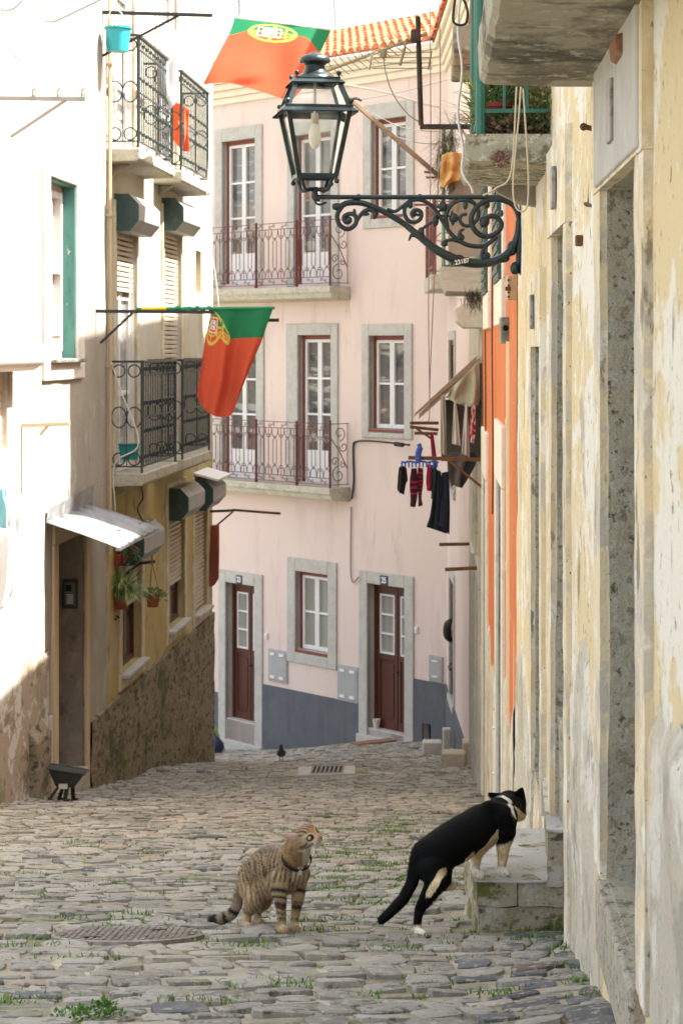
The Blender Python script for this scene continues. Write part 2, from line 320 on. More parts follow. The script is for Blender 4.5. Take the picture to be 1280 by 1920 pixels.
# ================================================================== street
def build_street():
    g = MB()
    xs = np.arange(-7, 6.01, 0.16); ys = np.concatenate([np.arange(-4, 9, 0.12), np.arange(9, 48, 0.25)])
    g.grid([[Vector((x, y, ground(x, y)-0.008+0.010*noise.noise(Vector((x*6, y*6, 3))))) for x in xs] for y in ys])
    base = lay("sandy joint earth", (.33, .29, .215), [((.13, .135, .05, .85), (1.3, 1.0, 1), 8, .49, .58), ((.20, .165, .12, .8), (9, 9, 9), 5, .5, .7), ((.55, .49, .40, .7), (2, 2, 2), 5, .52, .68)], rough=.95, bump=[(60, 5, .6, .01)])
    obj("street", g, base, kind='structure', smooth=180, base=(0, 12, -3))
    far = MB(); far.quad((-300, -300, -60), (300, -300, -60), (300, 300, -60), (-300, 300, -60))
    obj("ground", far, base, kind='structure', base=(0, 0, -60))
    # cobbles
    st = MB(); y = 2.2
    sk = lambda x, y: 0.10*(x+1)+0.10*math.sin(x*1.5+y*0.22)+0.035*math.sin(x*4+y)
    row = 0
    while y < 40:
        rd = 0.148*random.uniform(.85, 1.15)
        x = -7.5+random.uniform(0, .1)
        while x < 3.2:
            wd = random.uniform(.095, .18)
            xc = x+wd/2; yc = y+sk(xc, y)+random.uniform(-.012, .012)
            x += wd+random.uniform(.006, .016)
            if yc < 2 or not (lx(yc)-.05 < xc < rx(yc)+.06) and yc < 31: continue
            if yc > 39.5: continue
            px = 640+xc/yc*F
            if math.hypot(xc+.786, yc-7.88) < .30+.03: continue
            if abs(xc+.175) < .36+wd*.5 and abs(yc-25.1) < .44: continue
            if 8.06 < yc < 8.98 and xc > .48: continue
            z = ground(xc, yc)
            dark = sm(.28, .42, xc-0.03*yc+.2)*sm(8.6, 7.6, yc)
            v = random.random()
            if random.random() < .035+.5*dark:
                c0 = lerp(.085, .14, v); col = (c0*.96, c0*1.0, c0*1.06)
            else:
                c0 = lerp(.20, .35, v); col = (c0*1.04, c0*.985, c0*.86)
            if random.random() < .03: col = (c0*1.0, c0*.8, c0*.62)
            tx, ty = random.gauss(0, .045), random.gauss(0, .05)
            hz = random.gauss(0, .005)
            hw, hd = wd/2, rd/2*random.uniform(.86, 1.0)
            vs = []; nseg = 12
            out = []
            for sx_, sy_ in ((1, 1), (-1, 1), (-1, -1), (1, -1)):
                k1, k2, kc = random.uniform(.70, .9), random.uniform(.62, .88), random.uniform(.93, 1.05)
                pr = [(sx_*kc, sy_*k2*kc), (sx_*k1*kc, sy_*kc)]; out += pr if sx_*sy_ > 0 else pr[::-1]
                out.append((random.uniform(-.3, .3), sy_*random.uniform(.94, 1.03)) if sx_*sy_ > 0 else (sx_*random.uniform(.95, 1.03), random.uniform(-.3, .3)))
            ang = random.uniform(-.06, .06)+math.atan(sk(xc+.05, y)-sk(xc-.05, y))*8*.12+math.atan((sk(xc+.05, y)-sk(xc-.05, y))/.1)*.9
            ca, sa = math.cos(ang), math.sin(ang); jit = [random.uniform(.90, 1.05) for _ in range(nseg)]
            for rr, h in ((1.0, -.026), (.955, .0), (.84, .0035)):
                for k in range(nseg):
                    lx_, ly_ = out[k][0]*hw*rr, out[k][1]*hd*rr
                    X, Y = xc+lx_*ca-ly_*sa, yc+lx_*sa+ly_*ca
                    vs.append((X, Y, ground(X, Y)+h+hz+(lx_*tx+ly_*ty)*(1 if h > -.02 else 0)+random.uniform(-.0022, .0022)))
            vs.append((xc, yc, z+.0045+hz))
            fs = []
            for r_ in range(2):
                for k in range(nseg):
                    l = (k+1) % nseg; fs.append((r_*nseg+k, r_*nseg+l, (r_+1)*nseg+l, (r_+1)*nseg+k))
            for k in range(nseg): fs.append((2*nseg+k, 2*nseg+(k+1) % nseg, 3*nseg))
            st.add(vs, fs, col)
        y += rd+random.uniform(.010, .022); row += 1
    cob = lay("worn cobblestone", (1, 1, 1), [((.42, .385, .315, .7), (26, 26, 26), 8, .53, .60), ((.06, .057, .05, .8), (18, 18, 18), 8, .56, .62), ((.40, .36, .285, .6), (1.6, 1.1, 1), 8, .51, .60), ((.16, .15, .125, .5), (.9, .7, 1), 7, .54, .64), ((.16, .17, .07, .55), (2.2, 1.4, 1), 8, .57, .64)], attr=True, rough=.8, bump=[(70, 7, .9, .008), (26, 6, .8, .014)])
    obj("cobblestones", st, cob, kind='structure', smooth=38, base=(0, 12, -3))
build_street()

# ================================================================== pink house
def pink_house():
    u0, u1 = 0.0, PF.L
    house = thing("pink_house", "pale pink three-storey house with oxblood windows closing the end of the alley", "house", PF.P(u1, 0, -6.6))
    red_frame = lay("red-brown window frame paint", (.19, .045, .028), [((.13, .03, .02, .7), (8, 8, 2), 6, .5, .7)], rough=.5)
    D0 = .2
    wins = [  # kind, opening px L,R,T,B, surround px L,R,T,B
        ("french", (418, 480, 262, 532), (405, 493, 238, 536)),
        ("french", (553, 622, 250, 532), (540, 636, 226, 536)),
        ("sash", (697, 763, 221, 402), (682, 777, 192, 426)),
        ("french", (418, 482, 632, 900), (405, 496, 606, 906)),
        ("french", (560, 622, 628, 905), (538.5, 635, 607, 910)),
        ("sash", (693, 759.5, 629, 805), (680, 774, 607, 822)),
        ("door", (424.5, 479, 1095, 1352), (411.5, 493.5, 1073, 1404)),
        ("sash2", (555, 616.5, 1074, 1222), (540, 632.5, 1050, 1248)),
        ("door", (690, 760, 1098, 1372), (674.5, 776.5, 1075, 1396))]
    ops = []
    for k, o, s in wins:
        ops.append((*ur(PF, *o), .2 if k == 'door' else .155))
    hx = ur(PF, 793, 809, 1357, 1392); ops.append((*hx, .15))
    front, revs = wall(PF, u0, u1, -8.5, 4.84, ops, step=.6)
    obj("wall", front, pink, house, smooth=0)
    dk = MB(); dk.fbox(PF, hx[0], hx[1], -.16, -.13, hx[2], hx[3]); v = obj("cellar_vent", revs[-1], stone_grey, house); obj("vent_opening", dk, black_in, v)
    for (k, o, s), rv in zip(wins, revs):
        a, b, z0, z1 = ur(PF, *o); sa, sb, s0, s1 = ur(PF, *s); D = .2 if k == 'door' else .155
        door = k == "door"
        fr = MB(); t = .055
        if k in ("french", "door"): z0f = z0
        fr.fbox(PF, a, a+t, -D, -D+.07, z0, z1); fr.fbox(PF, b-t, b, -D, -D+.07, z0, z1); fr.fbox(PF, a+t, b-t, -D, -D+.07, z1-t*1.3, z1)
        if k.startswith("sash"): fr.fbox(PF, a-.03, b+.02, -D, .03, z0-.05, z0-.002)
        name = "door" if door else ("balcony_door" if k == "french" else "window")
        w_ = obj(name, fr, red_wood if door else red_frame, house)
        sr = MB(); pr = .035
        sr.fbox(PF, sa, a, -.05, pr, s0, s1); sr.fbox(PF, b, sb, -.05, pr, s0, s1); sr.fbox(PF, a, b, -.05, pr, z1, s1)
        if k.startswith("sash"): sr.fbox(PF, a, b, -.05, pr, s0, z0-.055)
        for f in rv.f: pass
        sr2 = obj("stone_surround", sr, stone_grey, w_, bevel=.012)
        obj("reveal", rv, stone_grey, w_)
        # leaves
        m = (a+b)/2; A, B, Z0, Z1 = a+t, b-t, z0, z1-t*1.3
        if not door:
            if k.startswith("sash"): Z0 += .01
            sash = MB(); st = .052; d0, d1 = -D+.01, -D+.055
            low = Z0+(.55 if k == "french" else .07)
            for (p, q) in ((A, m-.003), (m+.003, B)):
                sash.fbox(PF, p, p+st, d0, d1, Z0, Z1); sash.fbox(PF, q-st, q, d0, d1, Z0, Z1)
                sash.fbox(PF, p+st, q-st, d0, d1, Z1-st, Z1); sash.fbox(PF, p+st, q-st, d0, d1, Z0, low)
                n = {"french": 3, "sash": 2, "sash2": 2}[k]
                for i in range(1, n):
                    zz = lerp(low, Z1-st, i/n); sash.fbox(PF, p+st, q-st, d0, d1-.005, zz-.018, zz+.018)
                if k == "french": sash.fbox(PF, p+st*1.6, q-st*1.6, d1, d1+.008, Z0+.1, low-.08)
            obj("sash", sash, white_paint, w_, bevel=.006)
            pn = MB(); pn.fbox(PF, a, b, -D-.02, -D+.012, z0, z1)
            obj("pane", pn, pane_curt if k == "sash2" else pane_dark, w_)
        else:
            lf = MB(); d0, d1 = -D+.0, -D+.05
            gm = lerp(Z0, Z1, .52)
            for (p, q, wide) in ((A, A+(B-A)*.62, 1), (A+(B-A)*.62+.004, B, 0)):
                st = .075
                lf.fbox(PF, p, p+st, d0, d1, Z0, Z1); lf.fbox(PF, q-st, q, d0, d1, Z0, Z1)
                lf.fbox(PF, p+st, q-st, d0, d1, Z1-.1, Z1); lf.fbox(PF, p+st, q-st, d0, d1, gm-.07, gm+.03)
                lf.fbox(PF, p+st, q-st, d0, d1, Z0, Z0+.14); lf.fbox(PF, p+st, q-st, d0, d1-.018, Z0+.14, gm-.07)
                lf.fbox(PF, p+st+.04, q-st-.03, d1-.018, d1-.004, Z0+.2, gm-.13)
                lf.fbox(PF, q-.012, q+.012, d1, d1+.012, Z0, Z1)
            obj("door_leaf", lf, red_wood, w_, bevel=.006)
            gl = MB()
            for (p, q) in ((A, A+(B-A)*.62), (A+(B-A)*.62+.004, B)):
                gl.fbox(PF, p+.07, q-.07, d0-.01, d0+.012, gm+.02, Z1-.09)
            obj("pane", gl, pane_curt, w_)
            br = MB()
            for (p, q) in ((A, A+(B-A)*.62), (A+(B-A)*.62+.004, B)):
                br.fbox(PF, p+.075, p+.1, d0+.012, d1+.004, gm+.03, Z1-.1); br.fbox(PF, q-.1, q-.075, d0+.012, d1+.004, gm+.03, Z1-.1)
                for i in range(4):
                    zz = lerp(gm+.045, Z1-.115, i/3); br.fbox(PF, p+.1, q-.1, d0+.012, d1+.002, zz-.014, zz+.014)
            obj("glazing_bar", br, white_paint, w_)
            hd = MB(); c = PF.P(A+(B-A)*.62+.04, -D+.06, lerp(Z0, Z1, .42)); hd.tube([c, c+Vector((PF.N.x*.05, PF.N.y*.05, 0))], .012, 8)
            c2 = c+Vector((PF.N.x*.05, PF.N.y*.05, 0)); hd.tube([c2, c2-Vector((PF.U.x*.09, PF.U.y*.09, 0))], .010, 8)
            obj("handle", hd, dark_iron, w_)
            bk = MB(); bk.fbox(PF, a-.01, b+.01, -D-.06, -D-.02, z0-.3, z1+.02); obj("door_back", bk, black_in, w_)
            sp = MB(); sp.fbox(PF, sa-.03, sb+.02, -.06, .07, z0-1.1, s0+.12 if s0+.12 < z0-.1 else z0-.12); sp.fbox(PF, a, b, -D, .0, z0-.7, z0-.002)
            obj("threshold", sp, stone_grey, w_, bevel=.012)
    # slate-grey plinth in panels, proud of the render
    for L_, R_, T_, n_ in ((395, 411.3, 1297, 0), (493.8, 674.3, 1301, 1), (776.8, 838, 1278, 2)):
        b_ = MB(); a, b = PF.u(L_), PF.u(R_); z1 = PF.uz((L_+R_)/2, T_)[1]
        if n_ == 2:
            b_.fbox(PF, a, hx[0], -.02, .02, -8.4, z1); b_.fbox(PF, hx[1], b+.02, -.02, .02, -8.4, z1); b_.fbox(PF, hx[0], hx[1], -.02, .02, hx[3], z1); b_.fbox(PF, hx[0], hx[1], -.02, .02, -8.4, hx[2])
        else: b_.fbox(PF, a, b, -.02, .02, -8.4, z1)
        obj("plinth", b_, plinth_blue, house)
    # cornice
    cn = MB()
    for d, a, b in ((.05, 4.38, 4.50), (.09, 4.50, 4.62), (.15, 4.62, 4.74), (.21, 4.74, 4.845)):
        cn.fbox(PF, u0, u1+d*.8, -.01, d, a, b-.002)
        cn.fbox(P2, -.0, P2.L, -.01, d, a+.001, b-.003)
    obj("cornice", cn, cornice_m, house, bevel=.01)
    # return wall along the alley
    o2 = [P2.u(843.0), P2.u(850.5), P2.uz(846, 1260)[1], P2.uz(846, 1080)[1]]
    oA = (P2.uY(33.0), P2.uY(31.6), 1.1, 3.3); oB = (P2.uY(32.9), P2.uY(31.8), -5.35, -3.55); oC = (P2.uY(33.0), P2.uY(31.6), -2.15, .1)
    f2, rv = wall(P2, 0, P2.L, -8.5, 4.84, [(*oA, .18), (*oC, .18), (*oB, .3)], step=.6)
    obj("side_wall", f2, pink, house)
    for o, r, nm, mt in ((oA, rv[0], "balcony_door", pane_dark), (oC, rv[1], "balcony_door", pane_dark), (oB, rv[2], "window", black_in)):
        fr = MB(); a, b, z0, z1 = o; t = .07; d = .18 if nm != "window" else .3
        fr.fbox(P2, a, a+t, -d, -.01, z0, z1); fr.fbox(P2, b-t, b, -d, -.01, z0, z1); fr.fbox(P2, a+t, b-t, -d, -.01, z1-t, z1)
        w_ = obj(nm, fr, red_wood, house); obj("reveal", r, stone_grey, w_)
        pn = MB(); pn.fbox(P2, a, b, -d-.7 if nm == "window" else -d-.03, -d-.65 if nm == "window" else -d+.01, z0-.2, z1+.2); obj("pane", pn, mt, w_)
        sr = MB(); sr.fbox(P2, a-.14, a, -.02, .03, z0, z1+.14); sr.fbox(P2, b, b+.14, -.02, .03, z0, z1+.14); sr.fbox(P2, a, b, -.02, .03, z1, z1+.14); sr.fbox(P2, a-.1, b+.1, -.02, .05, z0-.12, z0)
        obj("stone_surround", sr, stone_grey, w_, bevel=.01)
    pl = MB(); pl.fbox(P2, .0, P2.u(872), -.02, .022, -8.4, -5.4); obj("plinth", pl, plinth_blue, house)
    # roof: rows of half-round tiles
    def tiles(f, ua, ub, L_, z, tanp, hip0=0, hip1=0):
        m = MB(); wd = .21; n = int((ub-ua)/wd); rows = int(L_/.34)
        for i in range(n):
            uc = ua+(i+.5)*wd+random.uniform(-.008, .008)
            r0 = 0; r1 = rows
            if hip1: r1 = min(rows, int((ub-uc)/.34/hip1)+1)
            if hip0: r1 = min(r1, int((uc-ua)/.34/hip0)+1)
            for r_ in range(r0, r1):
                dd = .26-r_*.34; lift = random.uniform(0, .012)
                pts = []
                for s_, (d_, l_, k_) in enumerate(((dd, .03+lift, 1.06), (dd-.38, .0, .9))):
                    row = []
                    for q in range(7):
                        an = math.pi*q/6; row.append(f.P(uc-math.cos(an)*wd*.40*k_, d_, z+(.26-d_)*tanp+l_+math.sin(an)*.085*k_))
                    pts.append(row)
                m.grid(pts)
                m.f.append(tuple(len(m.v)-14+q for q in range(7)))
        under = MB()
        under.quad(f.P(ua, .24, z-.002), f.P(ub, .24, z-.002), f.P(ub, .24-L_, z+L_*tanp-.002), f.P(ua, .24-L_, z+L_*tanp-.002))
        m.v += under.v; nn = len(m.v)-4; m.f.append((nn, nn+1, nn+2, nn+3)); m.c += under.c
        # channel tiles between
        return m
    t1 = tiles(PF, 0, u1+.1, 3.2, 4.86, .36); t2 = tiles(P2, -.22, P2.L, 3.2, 4.862, .36, hip0=.0)
    n = len(t1.v); 
    rf = obj("roof", t1, tile_m, house, smooth=50); obj("roof", t2, tile_m, house, smooth=50)
    return house
pink_h = pink_house()

def scroll(c, a0, a1, r0, r1, ex, ez, n=14):
    return [c+ex*(math.cos(lerp(a0, a1, i/n))*lerp(r0, r1, i/n))+ez*(math.sin(lerp(a0, a1, i/n))*lerp(r0, r1, i/n)) for i in range(n+1)]
def fancy_panel(mb, p, q, h, unit=.185, r=.0075):
    """ornamental iron panel from p to q (base points), height h"""
    p, q = Vector(p), Vector(q); ex = (q-p).normalized(); L_ = (q-p).length; ez = Vector((0, 0, 1))
    for z in (.0, .105, h-.105, h): mb.bar(p+ez*z, q+ez*z, .012, .012)
    n = max(2, int(round(L_/unit))); n += n % 2; un = L_/n
    za, zb = .105, h-.105
    for i in range(n):
        c = p+ex*(un*(i+.5))
        # S scrolls top and bottom on every other bay
        if i % 2 == 0:
            e = c+ex*un*.5
            for z0 in (.052, h-.052):
                sg = 1 if z0 < .1 else -1
                mb.bar(e+ex*(-.055)+ez*(z0+sg*.03), e+ex*.055+ez*(z0-sg*.03), .009, .009)
                mb.tube(scroll(e+ex*-.055+ez*(z0+sg*.005), 1.57*sg, (1.57+4.5)*sg, .03, .012, ex, ez, 10), .006, 4)
                mb.tube(scroll(e+ex*.055+ez*(z0-sg*.005), -1.57*sg, (-1.57+4.5)*sg, .03, .012, ex, ez, 10), .006, 4)
            # beaded bar
            mb.tube([c+ez*za, c+ez*zb], .006, 5)
            for z in (za+.12, zb-.12): mb.bar(c-ex*.03+ez*z, c+ex*.03+ez*z, .014, .016)
            k = 14
            for b in range(k): mb.ball(c+ez*lerp(za+.16, zb-.16, b/(k-1)), .0115, 5)
        else:
            w2 = un*.28
            mb.tube([c-ex*w2+ez*(za+.2), c-ex*w2+ez*(zb-.2)], .006, 4); mb.tube([c+ex*w2+ez*(za+.2), c+ex*w2+ez*(zb-.2)], .006, 4)
            for sg, zz in ((1, zb-.2), (-1, za+.2)):
                mb.tube([c-ex*w2+ez*zz, c+ez*(zz+sg*.06), c+ex*w2+ez*zz], .006, 4)
        # ovals between
        e = c+ex*un*.5
        if i < n-1:
            pass
        for sg, zz in ((1, zb), (-1, za)):
            pts = [c-ex*un*.5*math.cos(t)+ez*(zz-sg*math.sin(t)*.17) for t in np.linspace(0, math.pi, 9)]
            mb.tube(pts, .006, 4)
            if i % 2: mb.tube([c+ez*(zz-sg*.17), c+ez*(zz-sg*.2)], .006, 4)
def pink_balcony(z_top, rail_h, ub, posts, label):
    # slab is a part of the house; long shared balcony
    sl = MB(); u1 = PF.u(657); ua = 0.6; pj = .45
    prof = [(-.02, 0), (pj, 0), (pj, -.10), (pj-.03, -.13), (pj-.05, -.2), (.1, -.235), (-.02, -.24)]
    sl.prism([PF.P(ua, d, z_top+z) for d, z in prof], Vector((PF.U.x, PF.U.y, 0))*(u1-ua))
    s_ = obj("balcony", sl, stone_balc, pink_h, bevel=.01)
    rl = MB(); f0 = PF.P(ua, pj-.05, z_top+.05); f1 = PF.P(u1-.05, pj-.05, z_top+.05)
    fancy_panel(rl, f0, f1, rail_h)
    ex = Vector((PF.U.x, PF.U.y, 0)); ez = Vector((0, 0, 1))
    for k in posts:
        p = PF.P(PF.u(k, pj-.05), pj-.05, z_top); rl.tube([p, p+ez*(rail_h+.08)], .022, 8); rl.ball(p+ez*.03, .032, 8)
    rl.tube([f1-ez*.05, f1+ez*(rail_h+.06)], .02, 8)
    # return panel: big scrolls
    g0 = PF.P(u1-.05, 0, z_top+.05); ed = (g0-f1)
    for z in (0, rail_h): rl.bar(f1+ez*z, g0+ez*z, .012, .012)
    rl.bar(f1+ed*.93, f1+ed*.93+ez*rail_h, .012, .012)
    dn = ed.normalized(); l_ = ed.length
    rl.tube([f1+ez*(rail_h*.78), f1+dn*l_*.5+ez*(rail_h*.55), f1+dn*l_*.93+ez*(rail_h*.25)], .009, 5)
    for cx, cz, r_, a0 in ((.45, .16, .15, 1.5), (.5, .84, .13, -1.5), (.72, .62, .09, 3.), (.25, .38, .08, 0.), (.7, .33, .06, 2.)):
        rl.tube(scroll(f1+dn*l_*cx+ez*rail_h*cz, a0, a0+7.5, r_, r_*.25, dn, ez, 16), .008, 5)
    obj("railing", rl, red_iron, s_)
pink_balcony(1.02, 1.06, 0, (480, 556), "")
pink_balcony(-2.36, 1.02, 0, (480, 556), "")
def side_balcony():
    sl = MB(); ua, ub = P2.uY(33.6), P2.uY(31.2); zt = 1.06; pj = .38
    sl.fbox(P2, ua, ub, -.02, pj, zt-.22, zt); s_ = obj("balcony", sl, stone_balc, pink_h, bevel=.012)
    rl = MB(); fancy_panel(rl, P2.P(ua+.04, pj-.05, zt+.05), P2.P(ub-.04, pj-.05, zt+.05), 1.02)
    for u in (ua+.04, ub-.04):
        rl.tube([P2.P(u, pj-.05, zt), P2.P(u, pj-.05, zt+1.15)], .03, 8)
        for z in (.05, 1.07): rl.bar(P2.P(u, 0, zt+z), P2.P(u, pj-.05, zt+z), .014, .014)
        rl.tube(scroll(P2.P(u, .17, zt+.5), 0, 8, .14, .03, Vector((P2.N.x, P2.N.y, 0)), Vector((0, 0, 1)), 16), .008, 5)
    obj("railing", rl, red_iron, s_)
    br = MB(); 
    br.bar(P2.P(ub, .0, zt+1.02), P2.P(ub-.02, .62, zt+1.02), .03, .03); br.bar(P2.P(ub, .0, zt+1.42), P2.P(ub-.02, .45, zt+1.42), .03, .03)
    obj("clothes_bracket", br, red_iron, None, "short dark red clothes bracket beside the small red side balcony of the pink house", "bracket")
side_balcony()
def sign_text(txt, c, ex, ez, h, col_mat, parent, depth=.004, name="lettering", font_sx=1.0):
    cu = bpy.data.curves.new(name, 'FONT'); cu.body = txt; cu.size = h*1.35; cu.align_x = 'CENTER'; cu.align_y = 'CENTER'; cu.extrude = depth
    cu.offset = h*.03
    to = bpy.data.objects.new(name, cu); C.objects.link(to)
    bpy.context.view_layer.update()
    me = to.evaluated_get(bpy.context.evaluated_depsgraph_get()).to_mesh()
    mb = MB(); ex = Vector(ex).normalized(); ez = Vector(ez).normalized(); en = ex.cross(ez)
    mb.add([Vector(c)+ex*v.co.x*font_sx+ez*v.co.y+en*v.co.z for v in me.vertices], [tuple(p.vertices) for p in me.polygons])
    bpy.data.objects.remove(to); bpy.data.curves.remove(cu)
    return obj(name, mb, col_mat, parent)
enamel = lay("blue-black enamel", (.015, .02, .055), rough=.3, spec=.5); white_en = lay("white lettering", (.8, .8, .78), rough=.4)
for txt, L_, R_, T_, B_ in (("23", 446, 457, 1078.5, 1095), ("25", 716, 730.5, 1079, 1097.5)):
    a, b, z0, z1 = ur(PF, L_, R_, T_, B_); m = MB(); m.fbox(PF, a, b, .035, .045, z0, z1)
    o = obj("number_plate", m, enamel, None, {"23": "small dark blue plate reading 23 above the left red-brown door", "25": "small dark blue plate reading 25 above the right red-brown door"}[txt], "number plate", bevel=.003)
    sign_text(txt, PF.P((a+b)/2, .046, (z0+z1)/2), (PF.U.x, PF.U.y, 0), (0, 0, 1), (z1-z0)*.62, white_en, o, font_sx=.9)
cab = lay("grey meter cabinet", (.33, .33, .325), [((.25, .25, .245, .6), 5, 6, .5, .75)], rough=.5)
for i, (L_, R_, T_, B_, lb) in enumerate(((505, 540, 1219, 1279, "grey louvred meter cabinet between door 23 and the ground floor window"), (634.5, 673.5, 1249, 1316, "grey louvred meter cabinet touching the stone surround left of door 25"), (806, 831, 1230, 1278, "small grey meter cabinet above the slate plinth right of door 25"))):
    a, b, z0, z1 = ur(PF, L_, R_, T_, B_); m = MB(); m.fbox(PF, a, b, .0, .03, z0, z1)
    o = obj("meter_cabinet", m, cab, None, lb, "meter cabinet", "meter cabinets on the pink house", bevel=.006)
    d = MB(); d.fbox(PF, a+.03, b-.03, .03, .036, z0+.03, z1-.03); dd = obj("cabinet_door", d, cab, o, bevel=.004)
    v = MB()
    for zz in ([.12, .16, .84, .88] if i < 2 else [.2, .8]):
        for (p, q) in (((.15, .38), (.62, .85)) if i < 2 else ((.3, .7),)):
            v.fbox(PF, lerp(a, b, p), lerp(a, b, q), .036, .05, lerp(z0, z1, zz)-.012, lerp(z0, z1, zz)+.012)
    obj("vent_slot", v, white_paint, dd)
for x_, y_, lb in ((501, 1193, "white doorbell button between the left door and its louvred meter cabinet"), (782, 1181, "white doorbell button above the small single-slot cabinet beside the right door")):
    u, z = PF.uz(x_, y_); m = MB(); m.fbox(PF, u-.035, u+.035, 0, .04, z-.055, z+.055); m.ball(PF.P(u, .04, z), .02, 8)
    obj("doorbell", m, white_paint, None, lb, "doorbell", bevel=.008)
# ================================================================== left house
def left_house():
    f = LW
    hA = thing("limewashed_house", "sunlit limewashed house on the left with green window and stone doorway, upper wall blown white", "house", f.P(f.u(120), 0, -4.4))
    hB = thing("ochre_house", "ochre house on the left with four iron balconies and a rough brown stone plinth", "house", f.P(f.u(300), 0, -5.2))
    uj = f.u(200); uend = f.L
    dz = lambda s: (lambda u, z: .012*noise.noise(Vector((u*1.7, z*1.3, s)))+.006*noise.noise(Vector((u*6, z*5, s))))
    # ---- A: openings
    gw = (f.u(90), f.u(141), f.uz(115, 672)[1], f.uz(115, 338)[1], .22)
    dr = (f.u(105), f.u(158), -4.9, f.uz(130, 1012)[1], .34)
    sh = (f.u(-60), f.u(13), f.uz(5, 842)[1], f.uz(5, 690)[1], .07)
    zc = f.uz(0, 1190)[1]
    front, rv = wall(f, f.uY(12), uj, -7, 7.6, [gw, dr, sh], step=.16, disp=dz(1.))
    obj("wall", front, left_white, hA, smooth=180)
    # peeling ground-floor coat, a few mm proud, irregular top edge
    pe = MB(); us = np.linspace(f.uY(12), f.u(88), 90); rows = []
    for k in range(26):
        rows.append([f.P(u, .012+dz(1.)(u, -3)+.010*noise.noise(Vector((u*4, k*.3, 9))), lerp(-7, -2.75+.25*noise.noise(Vector((u*1.5, 0, 2)))+.1*noise.noise(Vector((u*6, 0, 2))), k/25)) for u in us])
    pe.grid(rows); obj("ground_floor_coat", pe, left_peel, hA, smooth=180, solid=.012)
    bs = MB(); bs.fbox(f, f.u(50), f.u(77), -.05, .10, -7, f.uz(60, 1385)[1]); bs.prism([f.P(f.u(50), d, z) for d, z in ((-.05, f.uz(60, 1386)[1]), (.10, f.uz(60, 1386)[1]), (-.02, f.uz(60, 1352)[1]), (-.05, f.uz(60, 1352)[1]))], Vector((f.U.x, f.U.y, 0))*(f.u(77)-f.u(50)))
    obj("base_stone", bs, plinth_stone, hA, bevel=.015)
    rp = MB(); rp.fbox(f, f.u(77.2), f.u(96), -.05, .02, -7, f.uz(85, 1350)[1]); obj("repair_patch", rp, lay("grey cement repair", (.42, .39, .36), [((.52, .49, .46, .7), 5, 6, .45, .7)], bump=[(40, 5, .3, .01)]), hA, bevel=.008)
    # green window
    a, b, z0, z1, d = gw
    wf = MB(); t = .07
    wf.fbox(f, a, a+t, -d, -.13, z0, z1); wf.fbox(f, a+t, b-t, -d, -.13, z1-t, z1); wf.fbox(f, a+t, b-t, -d, -.13, z0, z0+t); wf.fbox(f, b-t, b, -d, -.13, z0, z1)
    m = lerp(a, b, .5)
    for p, q in ((a+t, m-.004), (m+.004, b-t)):
        wf.fbox(f, p, p+.06, -d, -.11, z0+t, z1-t); wf.fbox(f, q-.06, q, -d, -.11, z0+t, z1-t)
        for zz in (z0+t+.18, lerp(z0, z1, .5), z1-t-.04): wf.fbox(f, p+.06, q-.06, -d, -.115, zz-.03, zz+.03)
        wf.fbox(f, p+.06, q-.06, -d, -.14, z0+t, z0+t+.16)
    w_ = obj("window", wf, old_white, hA, bevel=.005)
    pn = MB(); pn.fbox(f, a, b, -d-.03, -d+.03, z0, z1); obj("pane", pn, lay("dusty pane", (.42, .41, .38), rough=.1, spec=.6), w_)
    lin = MB(); lin.fbox(f, b-.02, b-.001, -d+.1, .0, z0, z1); lin.fbox(f, a, b-.021, -d+.1, -.005, z1-.02, z1-.001); obj("painted_reveal", lin, teal_frame, w_)
    obj("reveal", rv[0], stone_grey, w_)
    sr = MB(); x0, x1 = f.u(79), f.u(154); s0, s1 = f.uz(115, 712)[1], f.uz(115, 322)[1]
    sr.fbox(f, x0, a, -.04, .03, s0, s1); sr.fbox(f, b, x1, -.04, .03, s0, s1); sr.fbox(f, a, b, -.04, .03, z1, s1); sr.fbox(f, a, b, -.04, .035, s0, z0-.04)
    obj("stone_surround", sr, lay("pale stone surround", (.60, .55, .47), [((.45, .38, .31, .8), 9, 7, .5, .68)], bump=[(40, 5, .4, .01)]), w_, bevel=.012)
    si = MB(); si.fbox(f, a-.03, b+.12, -d, .09, z0-.04, z0-.001); obj("sill", si, lay("dark weathered sill", (.12, .12, .10), [((.35, .38, .33, .8), 12, 6, .5, .65)]), w_, bevel=.01)
    # doorway with deep stone reveal
    a, b, z0, z1, d = dr
    df = MB(); df.fbox(f, a, b, -d-.02, -d+.03, z0, z1)
    for k in range(5): df.fbox(f, lerp(a, b, k/5)+.02, lerp(a, b, (k+1)/5)-.02, -d+.03, -d+.045, z0, z1)
    do = obj("door", df, lay("very dark green door", (.012, .028, .02), rough=.5), hA)
    obj("stone_jamb", rv[1], jamb_left, do)
    fr = MB(); fr.fbox(f, b, b+.16, -.03, .03, z0, z1+.02); fr.fbox(f, a-.2, a, -.03, .03, z0, z1+.02); fr.fbox(f, a-.2, b+.16, -.03, .035, z1+.021, z1+.24)
    obj("plaster_surround", fr, lay("ochre plaster band", (.50, .40, .25), [((.36, .27, .15, .8), (4, 4, .6), 6, .5, .7)], bump=[(30, 5, .4, .012)]), do, bevel=.012)
    st = MB(); st.fbox(f, a, b, -d, .05, -7, ground(-2.2, 20.8)+.12); obj("threshold", st, stone_balc, do, bevel=.01)
    # small tin canopy
    cn = MB(); ua, ub = f.u(84), f.u(172); rows = []
    for j in range(30):
        u = lerp(ua, ub, j/29); rows.append([f.P(u, lerp(.0, .70, k/6), lerp(-1.62, -1.83, k/6)-.03*(k/6)**2+.02*math.sin(j*1.3)) for k in range(7)])
